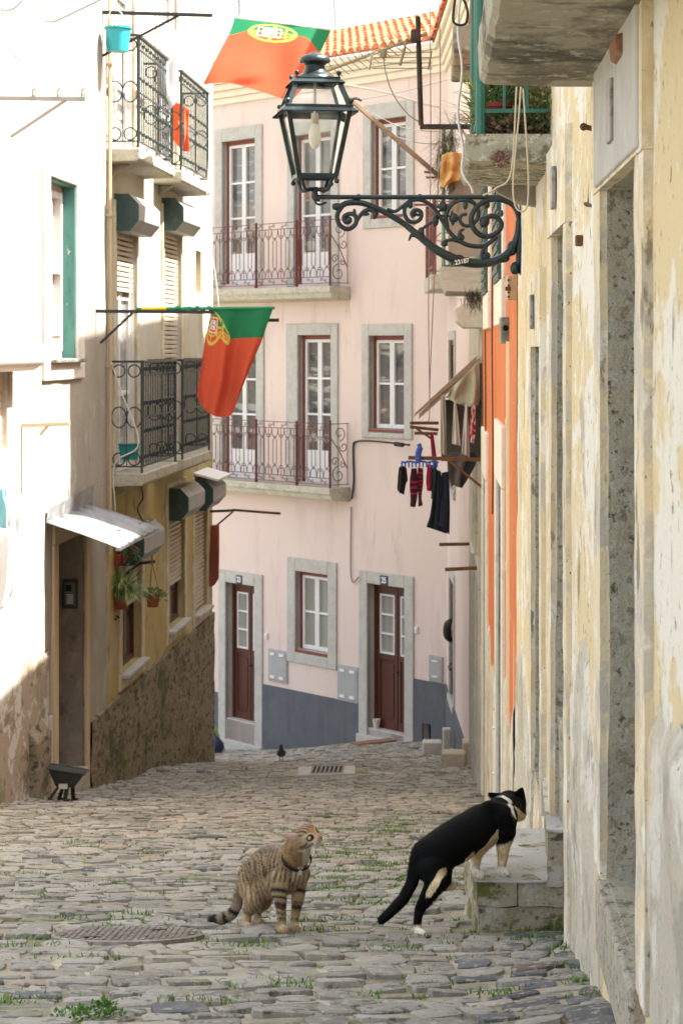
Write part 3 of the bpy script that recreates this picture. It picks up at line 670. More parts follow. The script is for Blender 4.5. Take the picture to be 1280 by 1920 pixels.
    cn.grid(rows); c_ = obj("door_canopy", cn, zinc, do, solid=.006, smooth=60)
    up = MB(); up.quad(f.P(ua, .01, -1.64), f.P(ub, .01, -1.60), f.P(ub, .03, -1.42), f.P(ua, .03, -1.50)); up.fbox(f, ua, ub, .66, .70, -1.88, -1.85); pass
    for dd, uu in ((.5, .3), (.52, .42), (.58, .8), (.6, .93)): up.ball(f.P(lerp(ua, ub, uu), dd, -1.77), .022, 6, (1, 1, .5))
    obj("canopy_flashing", up, zinc, c_)
    # left-edge window with roller shutter and round box
    a, b, z0, z1, d = sh; zz = z0; sb = MB(); k = 0
    while zz < z1: sb.fbox(f, a, b, -.06, -.045+.0, zz, zz+.062); zz += .068
    sb.fbox(f, a, b, -.07, -.062, z0, z1)
    w2 = obj("window", sb, lay("pale shutter slats", (.60, .47, .30), rough=.6), hA); obj("reveal", rv[2], stone_grey, w2)
    xb = MB(); u0_, u1_ = f.u(-70), f.u(24); zc0 = f.uz(20, 664)[1]
    poly = [(0, .14), (.18, .14), (.26, .09), (.29, 0), (.26, -.09), (.18, -.14), (0, -.14)]
    xb.prism([f.P(u0_, dd, zc0+zz) for dd, zz in poly], Vector((f.U.x, f.U.y, 0))*(u1_-u0_))
    obj("shutter_box", xb, lay("white shutter box", (.72, .69, .62), [((.4, .34, .26, .8), (4, 4, 9), 6, .58, .75)], rough=.5), w2, smooth=40)
    # ---- B: ochre house
    zf1, zf2 = -1.36, 2.12                 # balcony slab tops
    ops = []; spec = []
    for (L_, Rr) in ((216, 255), (305, 338)):
        ops.append((f.u(L_), f.u(Rr), zf1-.02, f.uz((L_+Rr)/2, 432)[1], .13)); spec.append("mid")
    for (L_, Rr) in ((208, 250), (294, 330)):
        ops.append((f.u(L_), f.u(Rr), zf2-.02, zf2+2.5, .13)); spec.append("top")
    for (L_, Rr, T, B) in ((227, 264, 1042, 1248), (315, 345, 962, 1170), (364, 387, 945, 1143)):
        ops.append((*ur(f, L_, Rr, T, B), .14)); spec.append("low")
    sl = (*ur(f, 366, 377, 470, 548), .12); ops.append(sl); spec.append("slot")
    front, rv = wall(f, uj+.002, uend, -8, 7.6, ops, step=.16, disp=dz(4.))
    lowf, upf = [], []
    for q_ in front.f: (lowf if sum(front.v[i][2] for i in q_)/len(q_) < -1.50 else upf).append(q_)
    fl_ = MB(); fl_.v, fl_.c, fl_.f = front.v, front.c, lowf; fu = MB(); fu.v, fu.c, fu.f = front.v, front.c, upf
    obj("wall", fu, left_sunlit, hB, smooth=180); obj("ground_floor_wall", fl_, left_yel, hB, smooth=180)  # upper faces take the paler sunlit tone, lower ones plain ochre
    # rough plinth with level top, displaced
    zt = f.uz(280, 1253)[1]; us = np.arange(f.u(166), uend+.02, .06); rows = []
    for k in range(46):
        z = lerp(-8, zt, k/45); rows.append([f.P(u, .035+.018*noise.noise(Vector((u*5, z*5, 4)))+.012*noise.noise(Vector((u*14, z*14, 4))), z+(.03*noise.noise(Vector((u*2.5, 1, 4))) if k == 45 else 0)) for u in us])
    pl = MB(); pl.grid(rows)
    top = [f.P(u, .035, rows[-1][i].z) for i, u in enumerate(us)]; bk = [f.P(u, -.03, rows[-1][i].z+.004) for i, u in enumerate(us)]
    pl.grid([rows[-1], bk]); e0 = [r[-1] for r in rows]; pl.grid([e0, [f.P(uend+.02, -.6, p.z) for p in e0]])
    obj("plinth", pl, plinth_stone, hB, smooth=180)
    for o, s_, r in zip(ops, spec, rv):
        a, b, z0, z1, d = o
        if s_ == "slot":
            v = MB(); v.fbox(f, a, b, -d-.02, -d, z0, z1); w_ = obj("wall_niche", v, lay("shaded ochre", (.42, .33, .18)), hB); obj("reveal", r, left_sunlit, w_); continue
        fr = MB(); t = .06
        fr.fbox(f, a, a+t, -d, -d+.06, z0, z1); fr.fbox(f, b-t, b, -d, -d+.06, z0, z1); fr.fbox(f, a+t, b-t, -d, -d+.06, z1-t, z1); fr.fbox(f, a+t, b-t, -d, -d+.06, z0, z0+t)
        mm = (a+b)/2; fr.fbox(f, mm-.04, mm+.04, -d, -d+.06, z0+t, z1-t)
        if s_ != "low":
            for zz in (.32, .72): fr.fbox(f, a+t, b-t, -d, -d+.05, lerp(z0, z1, zz)-.025, lerp(z0, z1, zz)+.025)
        w_ = obj("balcony_door" if s_ != "low" else "window", fr, old_white if s_ != "low" else red_wood, hB, bevel=.005)
        pn = MB(); pn.fbox(f, a, b, -d-.03, -d+.02, z0, z1); obj("pane", pn, lay("grey window glass", (.22, .22, .21), [((.45, .44, .42, .8), (1, 1, 3), 3, .5, .6)], rough=.06, spec=.7) if s_ != "low" else pane_dark, w_)
        obj("reveal", r, left_yel if s_ == "low" else old_white, w_)
        sm_ = MB()
        if s_ == "low":
            sm_.fbox(f, a-.16, a, -.03, .022, z0-.18, z1+.42); sm_.fbox(f, b, b+.16, -.03, .022, z0-.18, z1+.42); sm_.fbox(f, a, b, -.03, .024, z1+.02, z1+.42); sm_.fbox(f, a, b, -.03, .02, z0-.18, z0-.05)
            si = MB(); si.fbox(f, a-.06, b+.06, -d+.06, .10, z0-.05, z0-.004); obj("sill", si, stone_grey, w_, bevel=.008)
        else:
            sm_.fbox(f, a-.13, a, -.03, .025, z0, z1+.3); sm_.fbox(f, b, b+.13, -.03, .025, z0, z1+.3); sm_.fbox(f, a, b, -.03, .027, z1, z1+.3)
        obj("stone_surround", sm_, lay("ochre washed stone", (.50, .42, .27), [((.62, .57, .47, .8), 6, 7, .47, .6), ((.3, .23, .14, .7), (5, 5, 1.5), 6, .55, .7)], bump=[(30, 5, .5, .012)]), w_, bevel=.012)
        if s_ == "top": continue
        fall = {0: f.uz(235, 545)[1], 1: z0+.3, 4: f.uz(245, 1128)[1], 5: f.uz(330, 1090)[1], 6: z0+.05}[ops.index(o)]
        rs = MB(); zz = z1-.05
        while zz > fall:
            rs.prism([f.P(a+.03, dd, zz+q) for dd, q in ((-.08, -.050), (-.035, -.050), (-.030, -.018), (-.06, -.004), (-.08, -.004))], Vector((f.U.x, f.U.y, 0))*(b-a-.06)); zz -= .058
        obj("roller_shutter", rs, shut, w_)
        bx = MB(); h = .2
        poly = [(-.02, h), (.16, h), (.27, .09), (.27, -.08), (.17, -h), (-.02, -h)]
        zc = z1+.16
        ua_, ub_ = a-.06, b+.06
        bx.prism([f.P(ua_, dd, zc+q) for dd, q in poly], Vector((f.U.x, f.U.y, 0))*(ub_-ua_))
        x_ = obj("shutter_box", bx, box_metal, w_, bevel=.006)
        en = MB(); en.prism([f.P(ua_-.006, dd, zc+q*1.02) for dd, q in poly], Vector((f.U.x, f.U.y, 0))*.005); obj("box_end", en, box_green, x_)
        if ops.index(o) == 6:
            wb = MB(); wb.quad(f.P(ua_-.05, .0, zc+h+.10), f.P(ub_, .0, zc+h+.10), f.P(ub_, .34, zc+h+.01), f.P(ua_-.05, .34, zc+h+.01)); obj("rain_board", wb, white_paint, x_, solid=.03)
    # balconies
    for zt, pxs in ((zf2, ((200, 1.), (287, 1.))), (zf1, ((208, 1.), (290, 1.)))):
        for px_, _ in pxs:
            ua = f.u(px_); ub = ua+2.35; pj = .36
            sb = MB(); sb.prism([f.P(ua, d, zt+z) for d, z in ((-.02, 0), (pj, 0), (pj, -.115), (pj-.03, -.14), (-.02, -.155))], Vector((f.U.x, f.U.y, 0))*(ub-ua))
            s_ = obj("balcony", sb, stone_balc, hB, bevel=.015)
            kb = MB(); kb.prism([f.P(lerp(ua, ub, .15), d, zt+z) for d, z in ((-.02, -.156), (.2, -.15), (-.02, -.30))], Vector((f.U.x, f.U.y, 0))*.1); obj("corbel", kb, stone_balc, s_, bevel=.01)
            rl = MB(); H = 1.2; e = .03
            c0, c1 = f.P(ua+e, pj-e, zt), f.P(ub-e, pj-e, zt); w0, w1 = f.P(ua+e, 0, zt), f.P(ub-e, 0, zt); ez = Vector((0, 0, 1))
            for z in (.07, .60, 1.06, H):
                r_ = .045 if z == H else .014
                for p, q in ((w0, c0), (c0, c1), (c1, w1)):
                    if z in (.60, 1.06) and (p is w0 or p is c1): continue
                    rl.bar(p+ez*z, q+ez*z, r_, .016 if z < H else .025)
            for p in (c0, c1): rl.bar(p+ez*(-.0), p+ez*H, .026, .026)
            n = 20
            for i in range(1, n):
                p = c0.lerp(c1, i/n); rl.bar(p+ez*.07, p+ez*H, .012, .012)
                if i % 2: 
                    for z in (.17, .45, .75, 1.12): rl.ball(p+ez*z, .02, 5, (1, 1, 1.4))
            for (p, q) in ((w0, c0), (c1, w1)):
                en = (q-p).normalized(); l_ = (q-p).length; mid = p.lerp(q, .5)
                rl.bar(mid+ez*.07, mid+ez*H, .010, .010)
                for cz, rr in ((.6, l_*.25), (1.1, l_*.2), (.15, l_*.2)):
                    for sx in (.25, .75):
                        c = p+en*l_*sx+ez*cz; rl.tube([c+en*rr*math.cos(t)+ez*rr*(1.35 if cz == .6 else 1)*math.sin(t) for t in np.linspace(0, 2*math.pi, 17)[:-1]], .0075, 4, closed=True)
            obj("railing", rl, dark_iron, s_)
    return hA, hB
left_houses = left_house()
# bent drainpipe/cables along the joint of the two left houses
dp = MB(); 
dp.tube([LW.P(LW.u(200)-.03, .04, z) for z in np.linspace(-2.2, 7.5, 12)], .022, 6)
for z in np.arange(-1.8, 7, 1.6): dp.bar(LW.P(LW.u(200)-.03, -.0, z), LW.P(LW.u(200)-.03, .07, z), .06, .03)
obj("wall_conduit", dp, lay("ochre painted conduit", (.42, .33, .2)), None, "thin ochre conduit pipe running up the joint between the two left houses", "pipe", smooth=40)
# ================================================================== right-hand row
def right_row():
    f = RW; N3 = lambda x, y, z: noise.noise(Vector((x, y, z)))
    # ---- nearest: weathered cream house
    h = thing("cream_house", "weathered cream house with flaking render and stone door recesses, nearest on the right", "house", f.P(f.uY(7), 0, -2.1))
    uend = f.uY(12.15)
    d1 = (f.uY(4.86), f.uY(5.86), -1.46, .43, .34); d2 = (f.uY(7.52), f.uY(8.32), -2.6, .43, .34); d3 = (f.uY(9.25), f.uY(10.05), -2.0, .0, .3)
    def disp(u, z):
        a = .008*N3(u*.9, z*.45, 1)+.004*N3(u*3.2, z*1.0, 2)+.003*N3(u*11, z*6, 3)
        k = N3(u*1.6, z*.8, 7)
        if k > .12: a -= .004*sm(.12, .2, k)
        if z < -.9: a += .005*sm(-.9-.3*N3(u*1.5, 0, 5), -1.2-.3*N3(u*1.5, 0, 5), z)
        return a
    front, rv = wall(f, f.uY(1.2), uend, -4.2, 3.0, [d1, d2, d3], step=.05, disp=disp)
    obj("wall", front, cream_wall, h, smooth=180)
    # thicker lower coat with broken edge
    lo = MB(); segs = ((f.uY(2.5), d1[0]-.25, -.75), (d1[1]+.2, d2[0]-.03, -1.1), (d3[1]+.1, uend, -1.7))
    for a, b, zt in segs:
        us = np.arange(a, b+.001, (b-a)/max(4, round((b-a)/.05))); rows = []
        for k in range(60):
            rows.append([f.P(u, .012+disp(u, -2)*.6+.012*N3(u*4, k*.15, 8)+.006*N3(u*15, k*.7, 8)-.02*(1 if k == 59 else 0), lerp(-4.2, zt+.28*N3(u*1.3, 3, 3)+.1*N3(u*5, 3, 3)+.04*N3(u*19, 3, 3), k/59)) for u in us])
        lo.grid(rows)
        for ii in (0, -1):
            col = [r[ii] for r in rows]; lo.grid([col, [p+Vector((.05, 0, 0)) for p in col]])
        obj("lower_render", lo, cream_low, h, smooth=180); lo = MB()
    for o, r, nm, sur, zl in ((d1, rv[0], "door", .22, .36), (d2, rv[1], "door", .19, .34), (d3, rv[2], "door", .17, .34)):
        a, b, z0, z1, d = o
        lf = MB(); lf.fbox(f, a, b, -d-.03, -d+.02, z0, z1)
        for k in range(4): lf.fbox(f, lerp(a, b, k/4)+.015, lerp(a, b, (k+1)/4)-.015, -d+.02, -d+.035, z0, z1)
        w_ = obj("door", lf, lay("old green door", (.03, .06, .045), rough=.6), h)
        obj("stone_jamb", r, jamb_grey, w_, smooth=180)
        sr = MB()
        def rough(ua, ub, za, zb, dd):
            nu = max(2, int((ub-ua)/.045)); nz = max(2, int((zb-za)/.05)); rows = []
            for j in range(nz+1):
                z = lerp(za, zb, j/nz); u_ = ua; rows.append([f.P(lerp(ua, ub, i/nu)+(.010*N3(z*6, ua, 1) if (i == 0 and ua < a-.01) or (i == nu and ub > b+.01) else 0), dd+.005*N3(u_*.9, z*.45, 1)+.003*N3(i*.9, z*9, 2), z) for i in range(nu+1)])
            sr.grid(rows)
            fr = [r_[0] for r_ in rows]; bk = [r_[-1] for r_ in rows]
            sr.grid([fr, [p+Vector((f.N.x, f.N.y, 0))*(-dd-.012) for p in fr]]); sr.grid([bk, [p+Vector((f.N.x, f.N.y, 0))*(-dd-.012) for p in bk]])
            tp = rows[-1]; sr.grid([tp, [p+Vector((f.N.x, f.N.y, 0))*(-dd-.012) for p in tp]]); tp = rows[0]; sr.grid([tp, [p+Vector((f.N.x, f.N.y, 0))*(-dd-.012) for p in tp]])
        zb = z0 if nm else z0
        rough(a-sur, a-.004, z0, z1, .022); rough(b+.004, b+sur, z0, z1, .022); rough(a-sur, b+sur, z1+.001, z1+zl, .026)
        obj("door_surround", sr, cream_trim if o is not d1 else cream_trim, w_, smooth=60)
        if o is d1:
            ln = MB(); ln.fbox(f, a-.16, b+.06, .02, .036, z1+.01, z1+zl-.01); obj("lintel_panel", ln, stone_grey, w_, bevel=.01)
            sl = MB(); sl.fbox(f, a, b, -d, .035, z0-.2, z0-.002); obj("threshold", sl, jamb_grey, w_, bevel=.01)
        pm = MB(); uc = lerp(a, b, .45); pm.fbox(f, uc-.055, uc+.055, .03, .046, z1+.08, z1+.235)
        pl_ = obj("letter_flap", pm, lay("grey metal flap", (.27, .26, .25), [((.14, .10, .07, .85), 16, 6, .5, .6)], rough=.45, metal=.3), w_, bevel=.004)
    # balconies of the cream house
    for (ya, yb, nm) in ((2.6, 6.19, 1), (8.73, 10.1, 0)):
        ua, ub = f.uY(ya), f.uY(yb); zt = .758+(.16 if nm else .115); th_ = .165 if nm else .12; pj = .345
        us = np.linspace(ua, ub, 40); sb = MB()
        prof = [(-.02, -th_), (.12, -th_+.005), (.25, -th_+.008), (pj-.015, -th_+.01), (pj, -th_+.025), (pj+.006, -.05), (pj, .0), (.2, .0), (-.02, .0)]
        rows = [[f.P(u+(.012*N3(q*2, u*3, 6) if i in (0, len(us)-1) else 0), d+.006*N3(u*6, q, 4), zt+z+.006*N3(u*7, q*1.7, 5)) for q, (d, z) in enumerate(prof)] for i, u in enumerate(us)]
        sb.grid(rows); sb.add(rows[0], [tuple(range(9))]); sb.add(rows[-1], [tuple(range(8, -1, -1))])
        s_ = obj("balcony", sb, stone_dirty if nm else lay("mossy balcony stone", (.40, .375, .29), [((.17, .155, .10, .92), (7, 5, 9), 9, .49, .55), ((.055, .055, .03, .9), (6, 5, 12), 9, .55, .60), ((.60, .57, .48, .9), (26, 20, 26), 8, .54, .59)], bump=[(34, 8, 1.0, .02), (12, 6, .7, .03)]), h, smooth=35)
        gr = lay("green balcony iron", (.025, .12, .085), [((.05, .18, .14, .7), 10, 5, .5, .75)], rough=.45)
        rl = MB(); ez = Vector((0, 0, 1)); e = .06; H = 1.15
        c0, c1, w0, w1 = f.P(ua+.06, pj-e, zt), f.P(ub-.05, pj-e, zt), f.P(ua+.06, 0, zt), f.P(ub-.05, 0, zt)
        for z in (.1, .95, H):
            for p, q in ((w0, c0), (c0, c1), (c1, w1)): rl.bar(p+ez*z, q+ez*z, .025, .016)
        for p in (c0, c1): rl.tube([p, p+ez*H], .022, 8)
        L_ = (c1-c0).length; n = int(L_/.12)
        for i in range(1, n): 
            p = c0.lerp(c1, i/n); rl.bar(p+ez*.1, p+ez*H, .013, .013)
            for k in range(5):
                z = .2+k*.2; rl.tube([p+Vector((0, .0, z))+Vector((f.U.x, f.U.y, 0))*.05*math.cos(t)+ez*.09*math.sin(t) for t in np.linspace(0, 2*math.pi, 9)[:-1]], .005, 4, closed=True)
        for (p, q) in ((w0, c0), (c1, w1)):
            en = (q-p); 
            for sx in (.33, .66): rl.bar(p+en*sx+ez*.1, p+en*sx+ez*H, .012, .012)
            for cz, rr in ((.3, .07), (.62, .1), (.9, .06)): rl.tube(scroll(p+en*.62+ez*cz, 0, 7, rr, rr*.3, en.normalized(), ez, 14), .008, 5)
        obj("railing", rl, gr, s_, smooth=40)
        cb = MB(); uc = ub-.12 if not nm else lerp(ua, ub, .62)
        if nm:
            uu = f.uY(5.0); cb.prism([f.P(uu, d, zt+z) for d, z in ((-.02, -th_), (.055, -th_-.02), (.05, -th_-.06), (-.02, -th_-.10))], Vector((f.U.x, f.U.y, 0))*.18)
        for uu in ([uc] if not nm else []):
            cb.prism([f.P(uu, d, zt+z) for d, z in ((-.02, .012-th_), (.20, .012-th_), (.18, -th_-.03), (.08, -th_-.08), (-.02, -th_-.10))], Vector((f.U.x, f.U.y, 0))*.09)
        obj("corbel", cb, lay("rusty corbel", (.22, .10, .06), [((.12, .06, .04, .8), 9, 6, .45, .7), ((.3, .24, .16, .7), 12, 5, .55, .7)]) if nm else jamb_left, s_, bevel=.006)
    # ---- orange house
    g = thing("orange_house", "bright orange house between the cream house and the grey-green house on the right", "house", f.P(f.uY(16), 0, -3.6))
    ua, ub = uend+.003, f.uY(20.6)
    ops = [(f.uY(18.6), f.uY(19.9), -4.6, f.uz(917, 905)[1], .2), (f.uY(14.3), f.uY(15.6), -4.2, f.uz(941, 905)[1], .2),
           (f.uY(17.6), f.uY(18.9), .45, 2.2, .14), (f.uY(14.1), f.uY(15.4), .45, 2.2, .14)]
    front, rv = wall(f, ua, ub, -6, 2.75, ops, step=.25, disp=lambda u, z: .006*N3(u*2, z, 11)+.004)
    obj("wall", front, orange_m, g, smooth=180)
    wt = lay("white limewash band", (.70, .67, .58), [((.52, .48, .39, .8), 8, 7, .5, .68)], bump=[(40, 5, .4, .01)])
    for k, (o, r) in enumerate(zip(ops, rv)):
        a, b, z0, z1, d = o
        fr = MB(); fr.fbox(f, a, b, -d-.02, -d+.02, z0, z1)
        w_ = obj("door" if k < 2 else "window", fr, lay("dull green joinery", (.05, .09, .075), rough=.55), g)
        obj("stone_jamb", r, jamb_grey, w_)
        sr = MB(); lt = .42 if k < 2 else .2
        sr.fbox(f, a-.15, a, -.03, .03, z0, z1); sr.fbox(f, b, b+.15, -.03, .03, z0, z1); sr.fbox(f, a-.15, b+.15, -.03, .032, z1+.001, z1+lt)
        if k > 1: sr.fbox(f, a-.15, b+.15, -.03, .04, z0-.3, z0-.001)
        obj("surround", sr, wt, w_, bevel=.01)
        if k > 1:
            s2 = MB(); s2.fbox(f, a+.05, b-.05, -.05, .05, z0, z1-.05)
            for zz in np.arange(z0+.05, z1-.1, .07): s2.fbox(f, a+.06, b-.06, .05, .06, zz, zz+.04)
            obj("shutter", s2, lay("dull green joinery", (.05, .09, .075)), w_)
    for sa, sb, zt in ((ops[0][1]+.16, ub-.02, -2.75), (ops[1][1]+.16, ops[0][0]-.16, -2.5), (ua+.05, ops[1][0]-.16, -2.2)):
        lo = MB(); us = np.linspace(sa, sb, 24)
        lo.grid([[f.P(u, .024+.008*N3(u*4, k*.4, 18)-(.03 if k == 29 else 0), lerp(-6, zt+.35*N3(u*1.2, 3, 13)+.12*N3(u*5, 3, 13), k/29)) for u in us] for k in range(30)]); obj("lower_render", lo, cream_low, g, smooth=180)
    rf = MB(); rf.prism([f.P(ua+.3, d, z) for d, z in ((.2, 2.56), (.2, 2.64), (-1.5, 3.15), (-3, 2.76), (-3, 2.6), (-.05, 2.7))], Vector((f.U.x, f.U.y, 0))*(ub-ua-.3)); obj("roof", rf, tile_m, g)
    uo = f.uY(13.0); sb = MB(); sb.fbox(f, uo, uo+1.5, -.02, .36, 1.80, 1.97); s_ = obj("balcony", sb, stone_dirty, g, bevel=.015)
    # ---- grey-green house further on
    k_ = thing("grey_house", "narrow grey-green house with a green railed balcony, last before the pink house on the right", "house", f.P(f.uY(23), 0, -4.7))
    ua, ub = f.uY(20.602), f.uY(29.6)
    ops = [(f.uY(21.2), f.uY(22.3), -5.2, -2.4, .2), (f.uY(25), f.uY(26.2), -6, -2.6, .2), (f.uY(23.0), f.uY(24.0), -2.0, -.3, .15), (f.uY(21.0), f.uY(22.2), .6, 2.8, .15)]
    front, rv = wall(f, ua, ub, -7.5, 5.5, ops, step=.3, disp=lambda u, z: .012*N3(u*1.5, z*.8, 21)+.006*N3(u*6, z*5, 2)+.004)
    obj("wall", front, grey_house, k_, smooth=180)
    for k, (o, r) in enumerate(zip(ops, rv)):
        a, b, z0, z1, d = o
        fr = MB(); fr.fbox(f, a, b, -d-.02, -d+.02, z0, z1); w_ = obj("door" if k < 2 else "window", fr, lay("grey brown joinery", (.09, .075, .06), rough=.6), k_); obj("stone_jamb", r, jamb_grey, w_)
        sr = MB(); sr.fbox(f, a-.15, a, -.03, .04, z0, z1); sr.fbox(f, b, b+.15, -.03, .04, z0, z1); sr.fbox(f, a-.15, b+.15, -.03, .042, z1+.001, z1+.2); obj("surround", sr, stone_grey, w_, bevel=.01)
    rf = MB(); rf.prism([f.P(ua+.1, d, z) for d, z in ((.28, 5.3), (.28, 5.4), (-1.5, 6.0), (-3, 5.52), (-3, 5.4), (-.05, 5.45))], Vector((f.U.x, f.U.y, 0))*(ub-ua-.1)); obj("roof", rf, tile_m, k_)
    # green railed balcony
    u0 = f.uY(20.75); u1 = u0+1.9; pj = .42; zt = f.uz(880, 503)[1]
    zt = .78
    sb = MB(); sb.prism([f.P(u0, d, zt+z) for d, z in ((-.02, 0), (pj, 0), (pj+.01, -.06), (pj-.06, -.24), (-.02, -.25))], Vector((f.U.x, f.U.y, 0))*(u1-u0)); s_ = obj("balcony", sb, lay("pale grey balcony boards", (.44, .44, .38), [((.28, .27, .21, .8), (2, 6, 9), 6, .48, .68)], bump=[(20, 5, .4, .01)]), k_, bevel=.01)
    rl = MB(); ez = Vector((0, 0, 1)); c0, c1, w0, w1 = f.P(u0+.04, pj-.04, zt), f.P(u1-.04, pj-.04, zt), f.P(u0+.04, 0, zt), f.P(u1-.04, 0, zt)
    for z in (.08, 1.05):
        for p, q in ((w0, c0), (c0, c1), (c1, w1)): rl.bar(p+ez*z, q+ez*z, .03, .02)
    for i in range(19): p = c0.lerp(c1, i/18); rl.tube([p, p+ez*(1.05 if i else 1.35)], .012 if i else .02, 6)
    rl.bar(c0+ez*1.3, c0+Vector((f.U.x, f.U.y, 0))*.1+ez*1.3, .02, .02)
    obj("railing", rl, lay("faded green railing", (.10, .24, .14), [((.2, .3, .2, .7), 12, 5, .5, .75)], rough=.5), s_)
    bd = MB(); bd.fbox(f, u0+.05, u0+.075, .02, pj-.09, zt+.1, zt+1.0); obj("side_board", bd, lay("weathered board", (.30, .26, .21), [((.2, .18, .14, .8), (3, 3, 1), 6, .48, .7)]), s_)
    # roller box under it
    bx = MB(); ua_, ub_ = f.uY(20.75), f.uY(22.0); zc = f.uz(880, 605)[1]; poly = [(-.02, .12), (.16, .12), (.27, .05), (.25, -.07), (.18, -.13), (-.02, -.13)]
    bx.prism([f.P(ua_, dd, zc+q) for dd, q in poly], Vector((f.U.x, f.U.y, 0))*(ub_-ua_)); obj("shutter_box", bx, lay("pale grey roller box", (.50, .49, .42), [((.33, .31, .25, .8), 5, 6, .5, .7)], rough=.6), k_, bevel=.008)
    return h, g, k_
right_houses = right_row()
# ================================================================== street lamp
EX, EZ, EY = Vector((1, 0, 0)), Vector((0, 0, 1)), Vector((0, 1, 0))
def smoothline(pts, n=6):
    pts = [Vector(p) for p in pts]; out = []
    P = [pts[0]*2-pts[1]]+pts+[pts[-1]*2-pts[-2]]
    for i in range(1, len(P)-2):
        a, b, c, d = P[i-1:i+3]
        for k in range(n):
            t = k/n; out.append(.5*((2*b)+(c-a)*t+(2*a-5*b+4*c-d)*t*t+(3*b-a-3*c+d)*t**3))
    return out+[pts[-1]]
def street_lamp():
    Y0 = 11.86; s = Y0/F
    T = thing("street_lamp", "black iron wall lamp with square glass lantern on a scrolled bracket", "street lamp", W(970, 430, Y0))
    q = lambda x, y, dy=0: W(600+x/3.2, 340+y/3.2, Y0)+Vector((0, dy, 0))
    b = MB()
    b.tube([W(598, 369, Y0), W(962, 369, Y0)], .0135, 10)
    for px in (672, 787, 912): b.tube([W(px-3, 369, Y0), W(px+3, 369, Y0)], .0185, 10)
    for px, y0, y1 in ((673, 366, 384), (787, 366, 378), (912, 366, 386)): b.tube([W(px, y0, Y0), W(px, y1, Y0)], .009, 6)
    def crv(p, r0, r1, fl=1.0, n=6):
        L = smoothline([q(*t) for t in p], n); m = len(L)
        b.tube(L, [lerp(r0, r1, i/(m-1)) for i in range(m)], 7)
    crv([(75, 150), (120, 148), (165, 128), (250, 128), (340, 160), (430, 207), (520, 265), (610, 340), (700, 410), (800, 463), (900, 488), (1000, 485), (1090, 455), (1150, 400), (1183, 320), (1193, 230), (1165, 150), (1110, 115), (1040, 105), (970, 127), (918, 178), (905, 240), (930, 295), (980, 328), (1030, 322), (1075, 290), (1085, 250), (1060, 215), (1020, 207), (985, 230), (990, 262)], .0175, .0155)
    crv([(520, 265), (610, 340), (700, 410), (800, 463)], .018, .028); crv([(800, 463), (900, 488), (1000, 487), (1090, 458), (1150, 402), (1185, 320), (1195, 235)], .028, .022)
    crv([(1195, 235), (1196, 360), (1190, 480), (1182, 540), (1160, 520), (1172, 495)], .022, .012)
    crv([(130, 150), (102, 200), (115, 258), (165, 285), (210, 258), (215, 212), (185, 193), (145, 208), (150, 240), (175, 245)], .014, .013)
    crv([(210, 258), (232, 215), (262, 180), (300, 168), (330, 185), (326, 212)], .011, .015)
    crv([(400, 165), (450, 178), (500, 143), (540, 115), (600, 110), (655, 135), (705, 190), (760, 280), (815, 342), (885, 380), (960, 388), (1010, 370), (1060, 330)], .010, .014)
    crv([(1010, 370), (985, 400), (970, 440), (990, 462), (1008, 445), (996, 432)], .012, .014)
    crv([(535, 118), (505, 170), (520, 225), (560, 245), (600, 225), (605, 185), (575, 170), (550, 190), (562, 215)], .011, .013)
    crv([(762, 285), (755, 200), (790, 135), (850, 110), (910, 122), (947, 170), (943, 222), (910, 258), (870, 265), (840, 240), (845, 205), (880, 193)], .013, .010)
    crv([(560, 320), (545, 325), (532, 355)], .014, .005); crv([(735, 385), (745, 360), (790, 350), (830, 362)], .013, .008)
    crv([(620, 330), (612, 290), (640, 262), (685, 235)], .010, .008); crv([(700, 190), (725, 165), (735, 130)], .007, .006); crv([(835, 345), (840, 300), (865, 285)], .015, .006); crv([(710, 205), (760, 205), (800, 215)], .007, .006)
    for x, y, r, sx, sz in ((170, 232, .022, 1, 1), (205, 190, .016, .7, 1.7), (270, 195, .016, 1.6, .7), (325, 205, .014, .9, 1.5), (100, 150, .024, 1.2, .9), (540, 140, .018, .9, 1.2), (690, 235, .026, .8, 1.3), (735, 150, .024, 1.1, 1.2), (720, 150, .016, 1.8, .6), (735, 120, .014, .6, 1.6), (800, 218, .026, 1.1, 1.1), (790, 195, .013, .8, 1.5), (825, 220, .013, 1.6, .7), (795, 245, .013, .8, 1.4), (605, 300, .022, .9, 1.2), (585, 325, .018, 1.5, .8), (745, 372, .017, 1.2, 1), (850, 335, .018, .9, 1), (985, 240, .028, 1.1, 1.2), (975, 255, .02, .9, 1), (993, 447, .021, 1, 1), (870, 140, .018, .9, 1.5), (1000, 140, .018, 1, 1.2), (1090, 190, .012, .7, 1.6), (1100, 462, .03, 1.2, .8), (1168, 520, .034, .9, 1.1), (1150, 400, .034, .9, 1.3), (830, 462, .026, 1.3, .9)):
        b.ball(q(x, y), r, 8, (sx, .8, sz))
    for k in range(9):
        a = k/8; b.ball(q(585+18*math.cos(3*a), 180+20*math.sin(3*a)), .009, 6)
    wp = q(1200, 330); b.box(wp.x-.004, wp.x+.016, Y0-.035, Y0+.035, q(0, 560).z, q(0, 90).z)
    obj("bracket", b, lamp_iron, T, smooth=60)
    pl = MB(); c = q(848, 482, -.034); ex = (EX*math.cos(R(11))+EZ*math.sin(R(11))); ez = (EZ*math.cos(R(11))-EX*math.sin(R(11)))
    pl.obox(c, ex*.043, EY*.004, ez*.020); p_ = obj("number_plate", pl, lay("black plate", (.012, .012, .011), rough=.4), T)
    sign_text("23187", c-EY*.0055, ex, ez, .026, lay("cream lettering", (.72, .68, .58)), p_, depth=.001, font_sx=.92)
